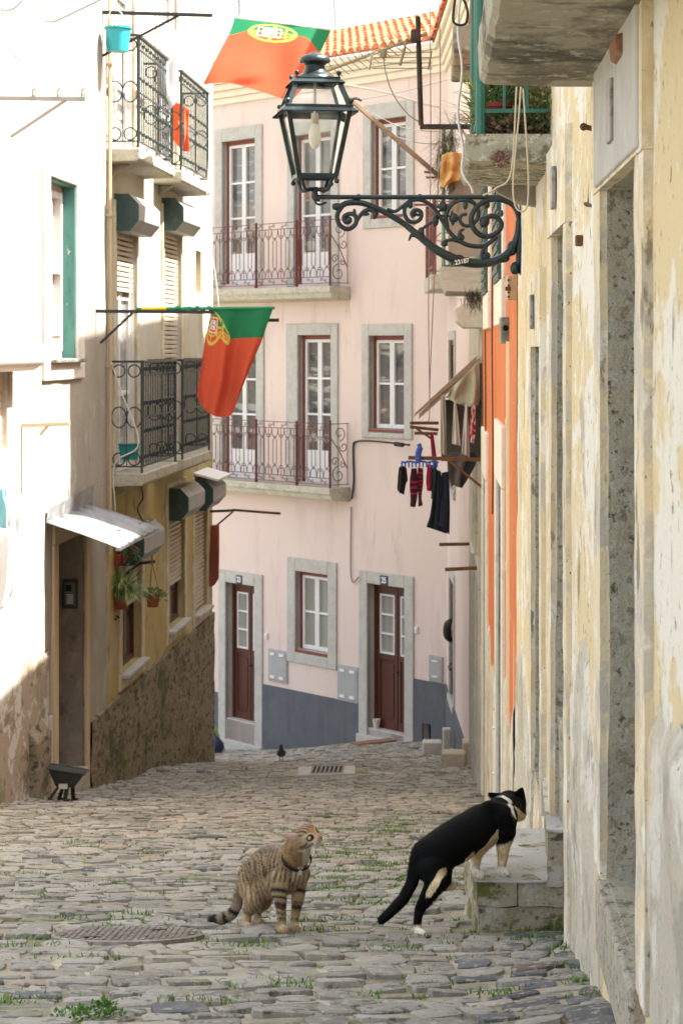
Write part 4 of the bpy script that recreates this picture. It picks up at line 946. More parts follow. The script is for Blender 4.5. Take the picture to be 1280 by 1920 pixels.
    # lantern
    th = R(9); cx, sx_ = math.cos(th), math.sin(th); X0 = W(590, 0, Y0).x
    zz = lambda y: -(y-HZ)*s
    def cor(hw, z, k, o=0):
        a, c_ = [(-1, -1), (1, -1), (1, 1), (-1, 1)][k % 4]; a *= hw+o; c_ *= hw+o
        return Vector((X0+a*cx-c_*sx_, Y0+a*sx_+c_*cx, z))
    lv = [(.103, zz(331)), (.172, zz(206)), (.113, zz(152))]
    fr = MB()
    for k in range(4):
        for (h0, z0), (h1, z1) in zip(lv, lv[1:]):
            p0, p1 = cor(h0, z0, k), cor(h1, z1, k); fr.bar(p0, p1, .026, .026, up=(cx, sx_, 0))
        for (h, z), t, ov in ((lv[0], .026, 0), (lv[1], .030, .006), (lv[2], .028, .004)):
            p0, p1 = cor(h, z, k, ov), cor(h, z, k+1, ov); fr.bar(p0, p1, .022, t)
        for (h, z), e, dn in ((lv[1], .042, -.022), (lv[2], .036, -.018)):
            fr.quad(cor(h, z+.012, k), cor(h, z+.012, k+1), cor(h, z+dn, k+1, e), cor(h, z+dn, k, e))
            fr.quad(cor(h, z+.006, k), cor(h, z+.006, k+1), cor(h, z+dn-.006, k+1, e), cor(h, z+dn-.006, k, e))
    obj_fr = obj("lantern_frame", fr, lamp_iron, T, bevel=.003)
    fn = MB()
    for h, z, dz_ in ((lv[1][0], lv[1][1], .035), (lv[2][0], lv[2][1], .035), (lv[0][0], lv[0][1], -.03)):
        for k in range(4):
            c = cor(h, z, k, .004); g_ = MB(); g_.tube([c, c+EZ*dz_*.6], .006, 6); g_.ball(c+EZ*dz_, .0145, 8); obj("finial", g_, lamp_iron, obj_fr, smooth=60)
    for k in (0, 2):
        a0 = cor(.085, lv[0][1]-.01, k); c = Vector((X0, Y0, zz(357)))
        fn.tube(smoothline([a0, a0*.75+c*.25-EZ*.045, a0*.3+c*.7-EZ*.012, c]), .0105, 6)
        a0 = cor(.085, lv[0][1]-.01, k+1); fn.tube(smoothline([a0, a0*.75+c*.25-EZ*.045, a0*.3+c*.7-EZ*.012, c]), .0105, 6)
    fn.tube([Vector((X0, Y0, zz(350))), Vector((X0, Y0, zz(364)))], .017, 10)
    fn.tube(smoothline([Vector((X0, Y0, zz(362))), Vector((X0+.002, Y0, zz(370))), Vector((X0+.03, Y0, zz(370)-.004))]), .020, 10)
    fn.tube(smoothline([W(590, 372, Y0), W(592, 380, Y0), W(600, 383, Y0), W(612, 379, Y0)]), .007, 6)
    obj("lantern_fork", fn, lamp_iron, obj_fr, smooth=60)
    cp = MB(); zb = zz(152)
    cp.lathe([(.128, zb), (.128, zb+.012), (.100, zb+.018), (.095, zb+.03), (.085, zb+.035), (.066, zb+.055), (.056, zb+.075), (.054, zb+.088), (.062, zb+.094), (.066, zb+.1), (.086, zb+.107), (.088, zb+.118), (.080, zb+.135), (.058, zb+.147), (.035, zb+.152), (.026, zb+.160), (.008, zb+.165)], (X0, Y0, 0), 24)
    obj("lantern_cap", cp, lamp_iron, obj_fr, smooth=45)
    gm = glass_clear()
    for k in range(4):
        for (h0, z0), (h1, z1) in zip(lv, lv[1:]):
            g = MB(); g.quad(cor(h0-.004, z0, k), cor(h0-.004, z0, k+1), cor(h1-.004, z1, k+1), cor(h1-.004, z1, k)); obj("pane", g, gm, obj_fr)
    so_ = MB(); so_.lathe([(.018, zz(211)), (.020, zz(212)), (.022, zz(231)), (.016, zz(233))], (X0, Y0, 0), 14); so_.tube([(X0, Y0, zz(155)), (X0, Y0, zz(211))], .007, 8)
    obj("socket", so_, lay("cream ceramic", (.52, .48, .38), rough=.5), T, smooth=60)
    bu = MB(); bu.lathe([(.004, zz(278.5)), (.016, zz(277)), (.030, zz(268)), (.035, zz(256)), (.030, zz(244)), (.021, zz(235)), (.018, zz(231))], (X0, Y0, 0), 18)
    obj("bulb", bu, lay("white lamp bulb", (.80, .76, .66), rough=.25), T, smooth=180)
street_lamp()
# ================================================================== cloth, flags and laundry
def catmull_grid(G, nu, nv):
    G = np.array(G, float)
    def up(A, n):
        m = A.shape[0]; t = np.linspace(0, m-1, n); i = np.clip(t.astype(int), 0, m-2); f = (t-i).reshape((-1,)+(1,)*(A.ndim-1))
        g = lambda k: A[np.clip(k, 0, m-1)]
        a, b, c, d = g(i-1), g(i), g(i+1), g(i+2)
        a = np.where((i == 0).reshape(f.shape), 2*b-c, a); d = np.where((i == m-2).reshape(f.shape), 2*c-b, d)
        return .5*(2*b+(c-a)*f+(2*a-5*b+4*c-d)*f*f+(3*b-a-3*c+d)*f**3)
    return np.swapaxes(up(np.swapaxes(up(G, nv), 0, 1), nu), 0, 1)
def sheet(G, Y, nu, nv, colfn, fold=0, fseed=0, ffreq=9):
    """G rows (top to bottom) of (px,py[,dY])"""
    G = [[(p[0], p[1], p[2] if len(p) > 2 else 0) for p in r] for r in G]
    A = catmull_grid(G, nu, nv); mb = MB(); rows = []; cols = []
    for i in range(nv):
        r = []; c = []
        for j in range(nu):
            u, v = j/(nu-1), i/(nv-1)
            dy = A[i, j, 2]+fold*(math.sin(u*ffreq+2*noise.noise(Vector((u*2, v*2, fseed))))*.6+noise.noise(Vector((u*4, v*1.5, fseed+3))))*min(1, .25+v*1.2)
            r.append(W(A[i, j, 0], A[i, j, 1], Y+dy)); c.append(colfn(u, v))
        rows.append(r); cols.append(c)
    mb.grid(rows, cols); return mb
GRN, RED, YEL, WHT, BLU = (.025, .185, .085), (.56, .095, .048), (.60, .50, .10), (.78, .78, .76), (.03, .06, .28)
def flag_col(s, t, half=.40, cs=.45, rr=.20, asp=1.45, rot=0):
    """s along the hoist pole, t down the fly"""
    c = GRN if t < half else RED
    x, y = (s-cs)/rr, (t-half)*asp/rr
    d = math.hypot(x, y)
    if .86 < d < 1.0: c = YEL
    elif d < .86:
        if abs(y) < .07 or abs(x+.05*y) < .06 or abs(abs(x)-.5-.2*y*y) < .05 or abs(y-.55+.5*x*x) < .05: c = YEL
    # shield: hoist is up, so the shield lies on its side
    a, b = x, y
    if rot: a, b = y, -x
    if abs(b) < .50 and -.62 < a < .36 or (a <= -.3 and math.hypot((a+.25)/.5, b/.5) < 1 and False):
        c = WHT if (abs(b) > .45 or a > .31 or a < -.57) else (.62, .05, .03)
        if abs(b) < .45 and -.57 < a < .31:
            for (p, q_) in ((.18, -.36), (.18, .36), (-.15, -.38), (-.15, .38), (-.5, 0), (.22, 0)):
                if math.hypot(a-p, b-q_) < .07: c = YEL
        if abs(b) < .30 and -.42 < a < .16:
            c = WHT
            for p, q_ in ((-.13, 0), (-.13, .19), (-.13, -.19), (.05, 0), (-.31, 0)):
                if abs(a-p) < .065 and abs(b-q_) < .055: c = BLU
    return c
flag_m = lay("flag cloth", (1, 1, 1), attr=True, rough=.85, spec=.1, trans=.42, bump=[(400, 2, .15, .002), ((9, 9, 5), 4, .5, .05)])
def flags():
    T = thing("flag", "red and green flag with round yellow emblem, billowing high up beside the lantern top", "flag", W(520, 40, 22.5), "national flags hung over the alley")
    G = [[(440, 31, 0), (500, 38, 0), (560, 46, .0), (621, 54, 0)],
         [(430, 60, .22), (492, 66, .2), (556, 74, .2), (607, 84, .22)],
         [(411, 96, .5), (474, 103, .45), (542, 116, .48), (588, 122, .5)],
         [(394, 130, .75), (458, 134, .78), (520, 152, .74), (566, 165, .76)],
         [(380, 158, .9), (430, 155, .98), (492, 172, .9), (545, 190, .95)]]
    m = sheet(G, 22.5, 130, 110, lambda u, v: flag_col(u, v, half=.185+.15*sm(.72, 1, u)+.10*sm(.22, 0, u), cs=.42, rr=.245, asp=1.85), fold=.085, fseed=2, ffreq=9)
    obj("flag_cloth", m, flag_m, T, smooth=180)
    p = MB(); p.tube([W(392, 25, 22.5), W(622, 54, 22.5)], .014, 8); obj("pole", p, white_paint, T)
    T2 = thing("flag", "red and green flag hanging limp from the wrapped green pole, lower of two", "flag", W(450, 578, 22.1), "national flags hung over the alley")
    G = [[(396, 581), (404, 580), (428, 580), (468, 579), (512, 578)],
         [(391, 606), (402, 610), (428, 612), (462, 610), (501, 608)],
         [(384, 640), (398, 645), (428, 644), (458, 642), (490, 640)],
         [(377, 688), (392, 702), (420, 716), (446, 706), (468, 692)],
         [(371, 728), (386, 750), (412, 760), (440, 738), (453, 730)],
         [(369, 742), (382, 766), (406, 781), (432, 779), (440, 764)]]
    def cf(u, v):
        if v > .985 and random.random() < .1: return (.8, .3, .2)
        return flag_col(u, v, half=.36 if u > .5 else lerp(.12, .36, sm(.25, .55, u)), cs=.29, rr=.235, asp=1.75) if not (u < .38 and v < .44) else flag_col(u, v, half=.22, cs=.20, rr=.215, asp=1.10, rot=1)
    m = sheet(G, 22.1, 130, 150, cf, fold=.11, fseed=8, ffreq=12); obj("flag_cloth", m, flag_m, T2, smooth=180)
    p = MB(); p.tube([W(255, 579, 22.1), W(515, 577, 22.1)], .016, 8)
    obj("pole", p, lay("green wrapped pole", (.02, .20, .09)), T2)
    y = MB(); y.tube([W(265, 578.6, 22.1), W(312, 578.2, 22.1)], .019, 8); obj("yellow_sleeve", y, lay("yellow tape", (.65, .5, .04)), T2)
    tw = MB(); pts = [W(318+k*4, 578+1.5*math.sin(k*1.3), 22.1-.01*math.cos(k*1.3)) for k in range(22)]; tw.tube(pts, [.02+.008*math.sin(k*2.1) for k in range(22)], 7); obj("rolled_cloth", tw, lay("green wrapped pole", (.02, .2, .09)), T2, smooth=60)
    m = sheet([[(395, 985), (404, 984), (411, 984)], [(393, 1040, .05), (403, 1042), (411, 1040)], [(392, 1100), (401, 1098), (410, 1085)]], 30.2, 10, 20, lambda u, v: (.40, .12, .075), fold=.06, ffreq=6)
    obj("red_cloth", m, cloth_m, None, "faded red cloth hanging at the far corner of the ochre house", "cloth", smooth=180, solid=.004)
flags()
def bracket(px0, py0, px1, py1, Y, label, mat, w_=.035, strut=None, name="clothes_bracket", h_=.035):
    m = MB(); m.bar(W(px0, py0, Y), W(px1, py1, Y), w_, h_)
    if strut: m.bar(W(strut[0], strut[1], Y), W(strut[2], strut[3], Y), w_*.7, h_*.7)
    return obj(name, m, mat, None, label, "bracket", bevel=.003)
def wallY(px): return 17868/(980-px)
drk = lay("black painted bracket", (.02, .02, .022), [((.07, .05, .04, .7), 15, 5, .55, .75)], rough=.6)
grey_br = lay("galvanised bracket", (.26, .24, .22), rough=.5, metal=.2)
bracket(-22, 183, 160, 185, 17.7, "grey steel clothes bracket with diagonal strut, high on the limewashed wall", grey_br, .03, (20, 256, 125, 186))
bracket(184, 22, 398, 28, 22.45, "black bracket with long strut holding the upper flag pole", drk, .05, (192, 104, 335, 28))
bracket(171, 583, 402, 585, 22.08, "black bracket with diagonal strut holding the limp flag pole", drk, .04, (188, 643, 248, 587))
bracket(400, 600, 523, 600, 22.3, "thin black rod sticking out behind the limp hanging flag", drk, .025, None, "rod")
bracket(24, 798, 131, 794, 18.75, "pale wooden clothes bracket with pegs below the green window", lay("pale timber", (.55, .45, .28)), .04, (75, 815, 90, 798))
bracket(390, 959, 440, 957, 30.4, "dark clothes arm with slim rod at the corner of the ochre house", drk, .05, (398, 992, 436, 960))
bracket(436, 956, 526, 963, 30.4, "slim brown rod pointing out from the dark clothes arm at the ochre corner", rust, .025, None, "rod")
bracket(222, 1060, 291, 1053, 23.6, "slim iron bracket carrying the hanging red flower pot", drk, .022, (218, 1092, 262, 1056))
Yr = 20.3
bracket(907, 862, 765, 858, Yr, "long rusty clothes bracket with strut on the orange house, loaded with dark laundry", rust, .035, (905, 915, 842, 864))
bracket(822, 793, 768, 793, 24.0, "highest of the short rusty clothes arms behind the striped leggings", rust, .03, None)
bracket(822, 806, 768, 800, 23.6, "second short rusty clothes arm behind the striped leggings, below the highest", rust, .025, None)
bracket(820, 813, 777, 812, 23.2, "third short rusty clothes arm with thin strut behind the striped leggings", rust, .022, (780, 803, 808, 822))
bracket(880, 1020, 823, 1021, 23.0, "rusty clothes arm below the navy skirt, upper of two low ones", rust, .03, None)
bracket(894, 1065, 834, 1068, 21.4, "rusty brown clothes arm near the orange house, lower of two low ones", rust, .035, None)
bracket(795, 322, 828, 323, 31.0, "short dark red bar above the small red side balcony", red_iron, .03, None)
bracket(655+8, 796, 738-62, 795, 36.0, "short red bar at the end of the lower pink balcony rail", red_iron, .03, None)
def cloth(name, G, Y, col, label, cat, fold=.03, nu=18, nv=26, grp=None, ff=9):
    cf = col if callable(col) else (lambda u, v: col)
    m = sheet(G, Y, nu, nv, cf, fold=fold, fseed=sum(map(ord, label)) % 97, ffreq=ff)
    return obj(name, m, cloth_m, None, label, cat, grp, smooth=180, solid=.004)
BLK, NAV = (.012, .012, .014), (.014, .017, .035)
cloth("shorts", [[(748, 876), (755, 873), (762, 878)], [(746, 895), (754, 898), (764, 900)], [(745, 917), (751, 922), (761, 906)], [(748, 920), (753, 925), (757, 928)]], 20.2, BLK, "small black shorts pegged at the tip of the rusty bracket", "shorts")
stripe = lambda k: (lambda u, v: (.30, .02, .04) if (math.sin(v*k) > .35 and (.25 < v < .62 or k > 50)) else (.045, .010, .022))
cloth("leggings", [[(771, 878), (781, 878)], [(768, 905), (783, 905)], [(769, 930), (782, 930)], [(769, 950), (778, 951)]], 20.15, stripe(45), "dark red striped leggings leg with plum hem, left of the pair", "leggings", .015, 10, 40)
cloth("leggings", [[(783, 876), (793, 878)], [(782, 905), (793, 905)], [(784, 930), (790, 930)], [(784, 950), (792, 948)]], 20.18, stripe(70), "dark red chequered leggings leg striped to the hem, right of the pair", "leggings", .015, 10, 50)
cloth("top", [[(808, 880), (814, 878)], [(809, 910), (817, 905)], [(808, 935), (815, 937)]], 20.6, BLK, "narrow black garment hanging just left of the navy skirt", "garment", .02)
cloth("skirt", [[(818, 880), (826, 884)], [(811, 930), (830, 930)], [(806, 965), (834, 968)], [(799, 988), (838, 1001)]], 20.45, (.012, .017, .018), "long flared black skirt behind the navy dress", "skirt", .04)
cloth("dress", [[(828, 886), (841, 884)], [(826, 920), (842, 915)], [(822, 960), (843, 955)], [(818, 980), (842, 1002)]], 20.25, NAV, "long navy dress hanging in front of the black skirt", "dress", .035)
cloth("scarf", [[(812, 860), (818, 860)], [(812, 900), (818, 905)], [(814, 940), (819, 945)]], 20.5, (.02, .06, .09), "dark teal scarf between the black garment and the navy dress", "scarf", .015)
cloth("top", [[(806, 815), (812, 812)], [(808, 840), (815, 836)], [(810, 862), (818, 860)]], 22, (.42, .02, .09), "crimson top hanging behind the rusty bracket", "top", .02)
cloth("top", [[(801, 870), (812, 872)], [(799, 900), (810, 902)], [(800, 920), (809, 921)]], 20.9, (.30, .015, .06), "crimson bikini like top hanging below the rusty bracket", "top", .02)
cloth("cloth_strip", [[(826, 742), (834, 738)], [(826, 790), (836, 790)], [(826, 850), (837, 856)]], 20.7, (.40, .37, .29), "leftmost grey-white cloth strip hanging under the lean-to roof", "cloth", .02)
cloth("cloth_strip", [[(851, 752), (854, 752)], [(849, 790), (859, 790)], [(847, 832), (863, 836)]], 20.55, (.56, .53, .45), "pale trouser leg shaped cloth in the middle under the lean-to roof", "cloth", .02)
cloth("cloth_strip", [[(872, 758), (876, 756)], [(868, 800), (878, 800)], [(865, 850), (880, 858)]], 20.5, (.54, .50, .46), "pale cloth with open strap, right of the middle one under the lean-to", "cloth", .02)
cloth("cloth", [[(843, 848), (890, 848)], [(838, 862), (892, 868)], [(842, 900), (878, 895)], [(855, 912), (866, 915)]], 20.8, lambda u, v: (.15, .14, .13) if u < .6 else (.04, .045, .05), "crumpled grey smoky bag bundle hanging behind the rusty bracket", "bundle", .06)
cloth("cloth", [[(884, 760), (891, 758)], [(881, 800), (891, 800)], [(879, 828), (888, 832)]], 20.45, lambda u, v: (.62, .6, .58) if noise.noise(Vector((u*3, v*7, 4))) > .05 else (.50, .02, .03), "red and white patterned cloth rolled beside the orange wall", "cloth", .02, 14, 40)
# peg hanger
ph = MB(); 
for k in range(10): ph.bar(W(752+k*7, 866+1.5*math.sin(k*2), 20.2), W(759+k*7, 866+1.5*math.sin(k*2+2), 20.2), .02, .02)
for k in range(11): ph.bar(W(753+k*6.6, 866, 20.2), W(753+k*6.6, 876, 20.19), .016, .016)
ph.tube(smoothline([W(784, 866, 20.2), W(784, 850, 20.2), W(787, 838, 20.2), W(784, 832, 20.2)]), [.03]*12+[.02]*7, 7)
obj("peg_hanger", ph, lay("blue plastic", (.03, .07, .30), rough=.4), None, "blue plastic peg hanger on the rusty bracket above the shorts and leggings", "peg hanger")
# lean-to roof with tarpaulin
def leanto():
    T = thing("lean_to_awning", "small sloping wooden lean-to awning with dirty tarpaulin beside the orange house", "awning", W(905, 700, 20.9))
    ua, ub = RW.uY(20.75), RW.uY(22.6); m = MB()
    zt = -(664-HZ)*20.75/F; zb = -(780-HZ)*20.75/F; pj = .62
    m.prism([RW.P(ua, d, z) for d, z in ((.0, zt), (pj, zb+.02), (pj+.0, zb-.03), (.0, zt-.07))], Vector((RW.U.x, RW.U.y, 0))*(ub-ua))
    obj("roof_board", m, lay("weathered grey board", (.34, .31, .25), [((.2, .18, .14, .8), (3, 12, 12), 6, .48, .7)]), T, bevel=.006)
    b = MB(); b.prism([RW.P(ua-.03, d, z) for d, z in ((.06, zt-.02), (pj+.03, zb+.035), (pj+.05, zb-.01), (.06, zt-.10))], Vector((RW.U.x, RW.U.y, 0))*.028); obj("barge_board", b, wood_m, T)
    m = sheet([[(845, 728), (862, 712), (880, 694), (898, 676)], [(842, 735), (860, 727, -.02), (880, 718, .02), (899, 705)], [(838, 742), (858, 748, .05), (878, 752, -.03), (898, 746)], [(835, 744), (856, 756), (876, 762), (897, 760)]], 20.6, 40, 24, lambda u, v: (.42, .42, .31), fold=.05, ffreq=14)
    obj("tarpaulin", m, cloth_m, T, smooth=180, solid=.004)
    d = MB(); d.fbox(RW, ua+.5, ua+.52, .0, .40, -(870-HZ)*20.75/F, -(752-HZ)*20.75/F); obj("dark_backing", d, lay("painted dim interior", (.07, .065, .055)), T)  # dark colour stands in for the shade inside the lean-to
leanto()
# left laundry
cloth("sheet", [[(-30, 1045), (5, 1010), (37, 963)], [(-30, 1075), (8, 1050), (37, 1000)], [(-30, 1110), (6, 1095), (33, 1060)], [(-30, 1160), (2, 1143), (24, 1112)]], 17.3, (.74, .74, .74), "white bed sheet hanging in the sun at the left edge of the limewashed house", "sheet", .05)
cloth("towel", [[(-20, 925), (6, 915), (12, 910)], [(-20, 955), (8, 945), (18, 950)], [(-20, 985), (9, 990), (20, 984)]], 17.35, lambda u, v: (.25, .55, .62) if u < .6 else (.7, .72, .72), "pale blue towel hanging above the white bed sheet", "towel", .04)
cloth("sheet", [[(297, 46), (312, 44), (333, 60)], [(296, 100), (312, 98), (334, 110)], [(297, 165), (314, 150), (334, 140)], [(316, 208), (326, 196), (334, 182)]], 24.6, (.74, .75, .76), "white towel draped over the upper ochre house balcony railings", "towel", .05)
cloth("towel", [[(322, 190), (340, 194), (354, 205)], [(321, 225), (340, 235), (353, 240)], [(322, 258), (340, 280), (354, 284)]], 25.9, lambda u, v: (.70, .13, .04) if not (.4 < v < .5 and .3 < u < .7) else (.7, .5, .4), "orange-red towel hanging behind the second upper balcony railing", "towel", .04)
def basin(name, px0, px1, y0, y1, Y, label, cat, col, tp=.82, rim=.012):
    m = MB(); c = W((px0+px1)/2, y1, Y); w_ = (px1-px0)*Y/F/2; h = (y1-y0)*Y/F
    vs = []; 
    m.lathe([(w_*tp*.7, 0), (w_*tp, .005), (w_*.93, h*.6), (w_, h), (w_+rim, h), (w_+rim, h-.02), (w_*.95, h-.03), (w_*.9, h*.5), (w_*tp*.9, .02), (.01, .02)], c, 20)
    return obj(name, m, lay(cat+str(col), col, rough=.4, spec=.4), None, label, cat, smooth=50)
basin("peg_basket", 197, 245, 50, 97, 22.3, "translucent turquoise peg basket hanging from the flag bracket", "basket", (.02, .28, .32))
bk = MB(); bk.tube(smoothline([W(199, 56, 22.3), W(203, 30, 22.3), W(212, 12, 22.3)]), .006, 5); bk.tube(smoothline([W(243, 56, 22.3), W(228, 25, 22.3), W(212, 12, 22.3)]), .006, 5); obj("basket_cord", bk, wire_w, None, "white cord loop holding the turquoise peg basket", "cord")
tb = MB(); Yb = 23.35
tb.hexa([W(226, 862, Yb), W(258, 862, Yb), W(258, 862, Yb+.22), W(226, 862, Yb+.22), W(222, 832, Yb), W(262, 832, Yb), W(262, 832, Yb+.24), W(222, 832, Yb+.24)]); tb.bar(W(221, 833, Yb-.01), W(263, 833, Yb-.01), .02, .02)
obj("planter_box", tb, lay("teal plastic", (.01, .22, .22), rough=.45), None, "teal plastic planter box on the lower near balcony", "planter", bevel=.008)
# bent grey pipe top left
bp = MB(); bp.tube(smoothline([W(-20, 14, 17), W(5, 17, 17), W(25, 14, 17), W(42, -5, 17), (W(46, -30, 17))]), .014, 7)
bp.tube(smoothline([W(62, -25, 17), W(68, 10, 17), W(78, 32, 17), W(96, 39, 17), W(120, 30, 17), W(190, -4, 17)]), .014, 7)
bp.tube(smoothline([W(85, -10, 17), W(93, 12, 17), W(98, 28, 17)]), .012, 6)
obj("bent_pipe", bp, lay("light grey tube", (.45, .46, .47), rough=.4, metal=.2), None, "bent light grey metal tubes at the top left corner, above the clothes bracket", "tube", smooth=60)
# lines and cables
def cable(pts, Y, r, mat, label, cat="cable", sag=None, name="cable", n=8, grp=None):
    m = MB(); m.tube(smoothline([W(p[0], p[1], p[2] if len(p) > 2 else Y) for p in pts], n), r, 5); return obj(name, m, mat, None, label, cat, grp, smooth=180)
for i, (x, y, x2, y2) in enumerate(((64, 178, -40, 70), (111, 178, -30, 48), (156, 178, -20, -10))):
    cable([(x, y, 17.7), ((x+x2)/2, (y+y2)/2+2, 16.9), (x2, y2, 16.2)], 17, .004, wire_g, ("grey clothes line running from the middle of the high steel bracket", "grey clothes line, second from the tip of the high steel bracket", "grey clothes line running from the tip of the high steel bracket")[i], "clothes line", grp="clothes lines at the top left", name="clothes_line")
    h = MB(); h.tube([W(x-2, 166, 17.69), W(x+2, 164, 17.69), W(x+3, 182, 17.69), W(x-3, 182, 17.69)], .008, 5, closed=True); obj("line_pulley", h, grey_br, None, ("small pulley hook nearest the wall on the high steel bracket", "small pulley hook in the middle of the high steel bracket", "small pulley hook at the tip of the high steel bracket")[i], "hook")
cable([(74, 936, 19.7), (130, 925, 20.9), (180, 915, 22.2), (210, 898, 23.0)], 20, .012, wire_g, "grey electric cable drooping along the left wall above the tin canopy")
cable([(258, 890, 23.4), (268, 930, 23.4), (258, 955, 23.4), (272, 985, 23.4)], 23.4, .008, wire_m, "dark tangled cable hanging below the lower near balcony")
cable([(205, 240, 22.8), (200, 330, 22.8), (204, 460, 22.8), (203, 640, 22.8), (222, 720, 22.8), (260, 830, 22.8), (215, 870, 22.8), (216, 960, 22.8)], 22.8, .008, wire_w, "long pale cord hanging across both near balconies of the ochre house")
cable([(392, 300, 27), (385, 420, 27), (402, 500, 26), (412, 590, 24)], 27, .010, wire_w, "pale rope hanging from the upper far balcony to the limp flag")
cable([(650, 290, 36.0), (652, 600, 36.0)], 36, .012, wire_g, "thin grey cable running down the pink wall between the windows")
cable([(659, 936, 35.7), (663, 900, 35.7), (662, 840, 35.7), (668, 828, 35.6), (700, 827, 35.1), (768, 834, 34.4)], 35.7, .018, wire_m, "black cable on the pink wall rising beside the lower balcony then running right")
cable([(658, 950, 35.75), (657, 1060, 35.75), (661, 1092, 35.7), (672, 1082, 35.5)], 35.7, .012, wire_g, "grey cable hanging down the pink wall to a hook above door 25")
cable([(740, 832, 34.6), (756, 834, 34.5)], 34.5, .04, wire_m, "black cable joint on the wire beside the middle pink window", "cable joint")
for i, (pts, lb) in enumerate((([(806, -5), (807, 300), (803, 560), (805, 760), (803, 790)], "left of two thin grey wires hanging vertically in front of the pink corner"), ([(823, -5), (825, 200), (818, 420), (812, 560), (806, 700), (805, 760)], "right of two thin grey wires hanging vertically in front of the pink corner"))):
    cable(pts, 13.5, .0035, wire_g, lb, grp="thin hanging wires", name="hanging_wire")
cable([(862, -5), (858, 60), (866, 130), (858, 210), (868, 280), (866, 320), (884, 352), (886, 362)], 9.2, .006, wire_w, "white cable wandering down past the plant balcony to the lamp arm")
cable([(853, -5), (850, 40), (872, 44), (876, 20), (868, -5)], 9.0, .006, wire_m, "dark looped cable at the top edge above the plant balcony")
cable([(976, 162), (972, 220), (962, 330), (964, 380), (976, 396), (988, 385), (990, 330), (985, 240), (980, 165)], 8.5, .0038, lay("tan rope", (.5, .42, .3)), "tan rope loop hanging from the plant balcony", "rope", name="rope")
cable([(968, 162), (958, 320), (930, 352), (905, 366)], 8.6, .0038, lay("tan rope", (.5, .42, .3)), "tan cord running from the plant balcony to the lamp arm", "cord", name="cord")
cable([(1108, 160, 6.6), (1107, 270, 6.6), (1104, 375, 6.6), (1097, 381, 6.55), (1115, 386, 6.45), (1135, 386, 6.25), (1152, 365, 6.1), (1160, 355, 6.05)], 6.5, .0055, wire_m, "black cable dropping from the nearest balcony and bending to the door lintel")
cable([(640, 157), (720, 172), (800, 195), (826, 200)], 21, .012, lay("pale pole", (.55, .53, .46)), "pale thin pole slanting right behind the lantern cap", "pole", name="slanting_pole")
for i, (p, lb) in enumerate((([(676, 186), (750, 172), (850, 146)], "thin line rising right from the tip of the timber pole"), ([(690, 208), (760, 240), (850, 248)], "thin line sagging from the timber pole, upper of two"), ([(740, 255), (790, 268), (850, 266)], "thin line sagging from the timber pole, lower of two"))):
    cable(p, 20.4, .004, wire_g, lb, "line", name="line", grp="lines at the timber pole")
pm = MB(); a, b_ = W(644, 175, 20.6), W(834, 340, 20.9); pm.bar(a, b_, .045, .04); o_ = obj("timber_pole", pm, wood_m, None, "long grey-brown timber pole slanting out from the green railed balcony", "pole", bevel=.004)
cable([(655, 186), (668, 184), (678, 188)], 20.55, .014, wire_m, "dark wire knot near the tip of the timber pole", "wire knot", name="wire_knot")
cloth("yellow_cloth", [[(828, 290), (846, 284), (868, 288)], [(826, 312), (846, 310), (866, 314)], [(824, 335), (846, 330), (866, 336)], [(826, 348), (832, 350), (850, 338)]], 20.62, lambda u, v: (.68, .48, .20) if noise.noise(Vector((u*4, v*4, 1))) < .1 else (.60, .33, .09), "crumpled yellow cloth tied on the green railing at the timber pole", "cloth", .06)
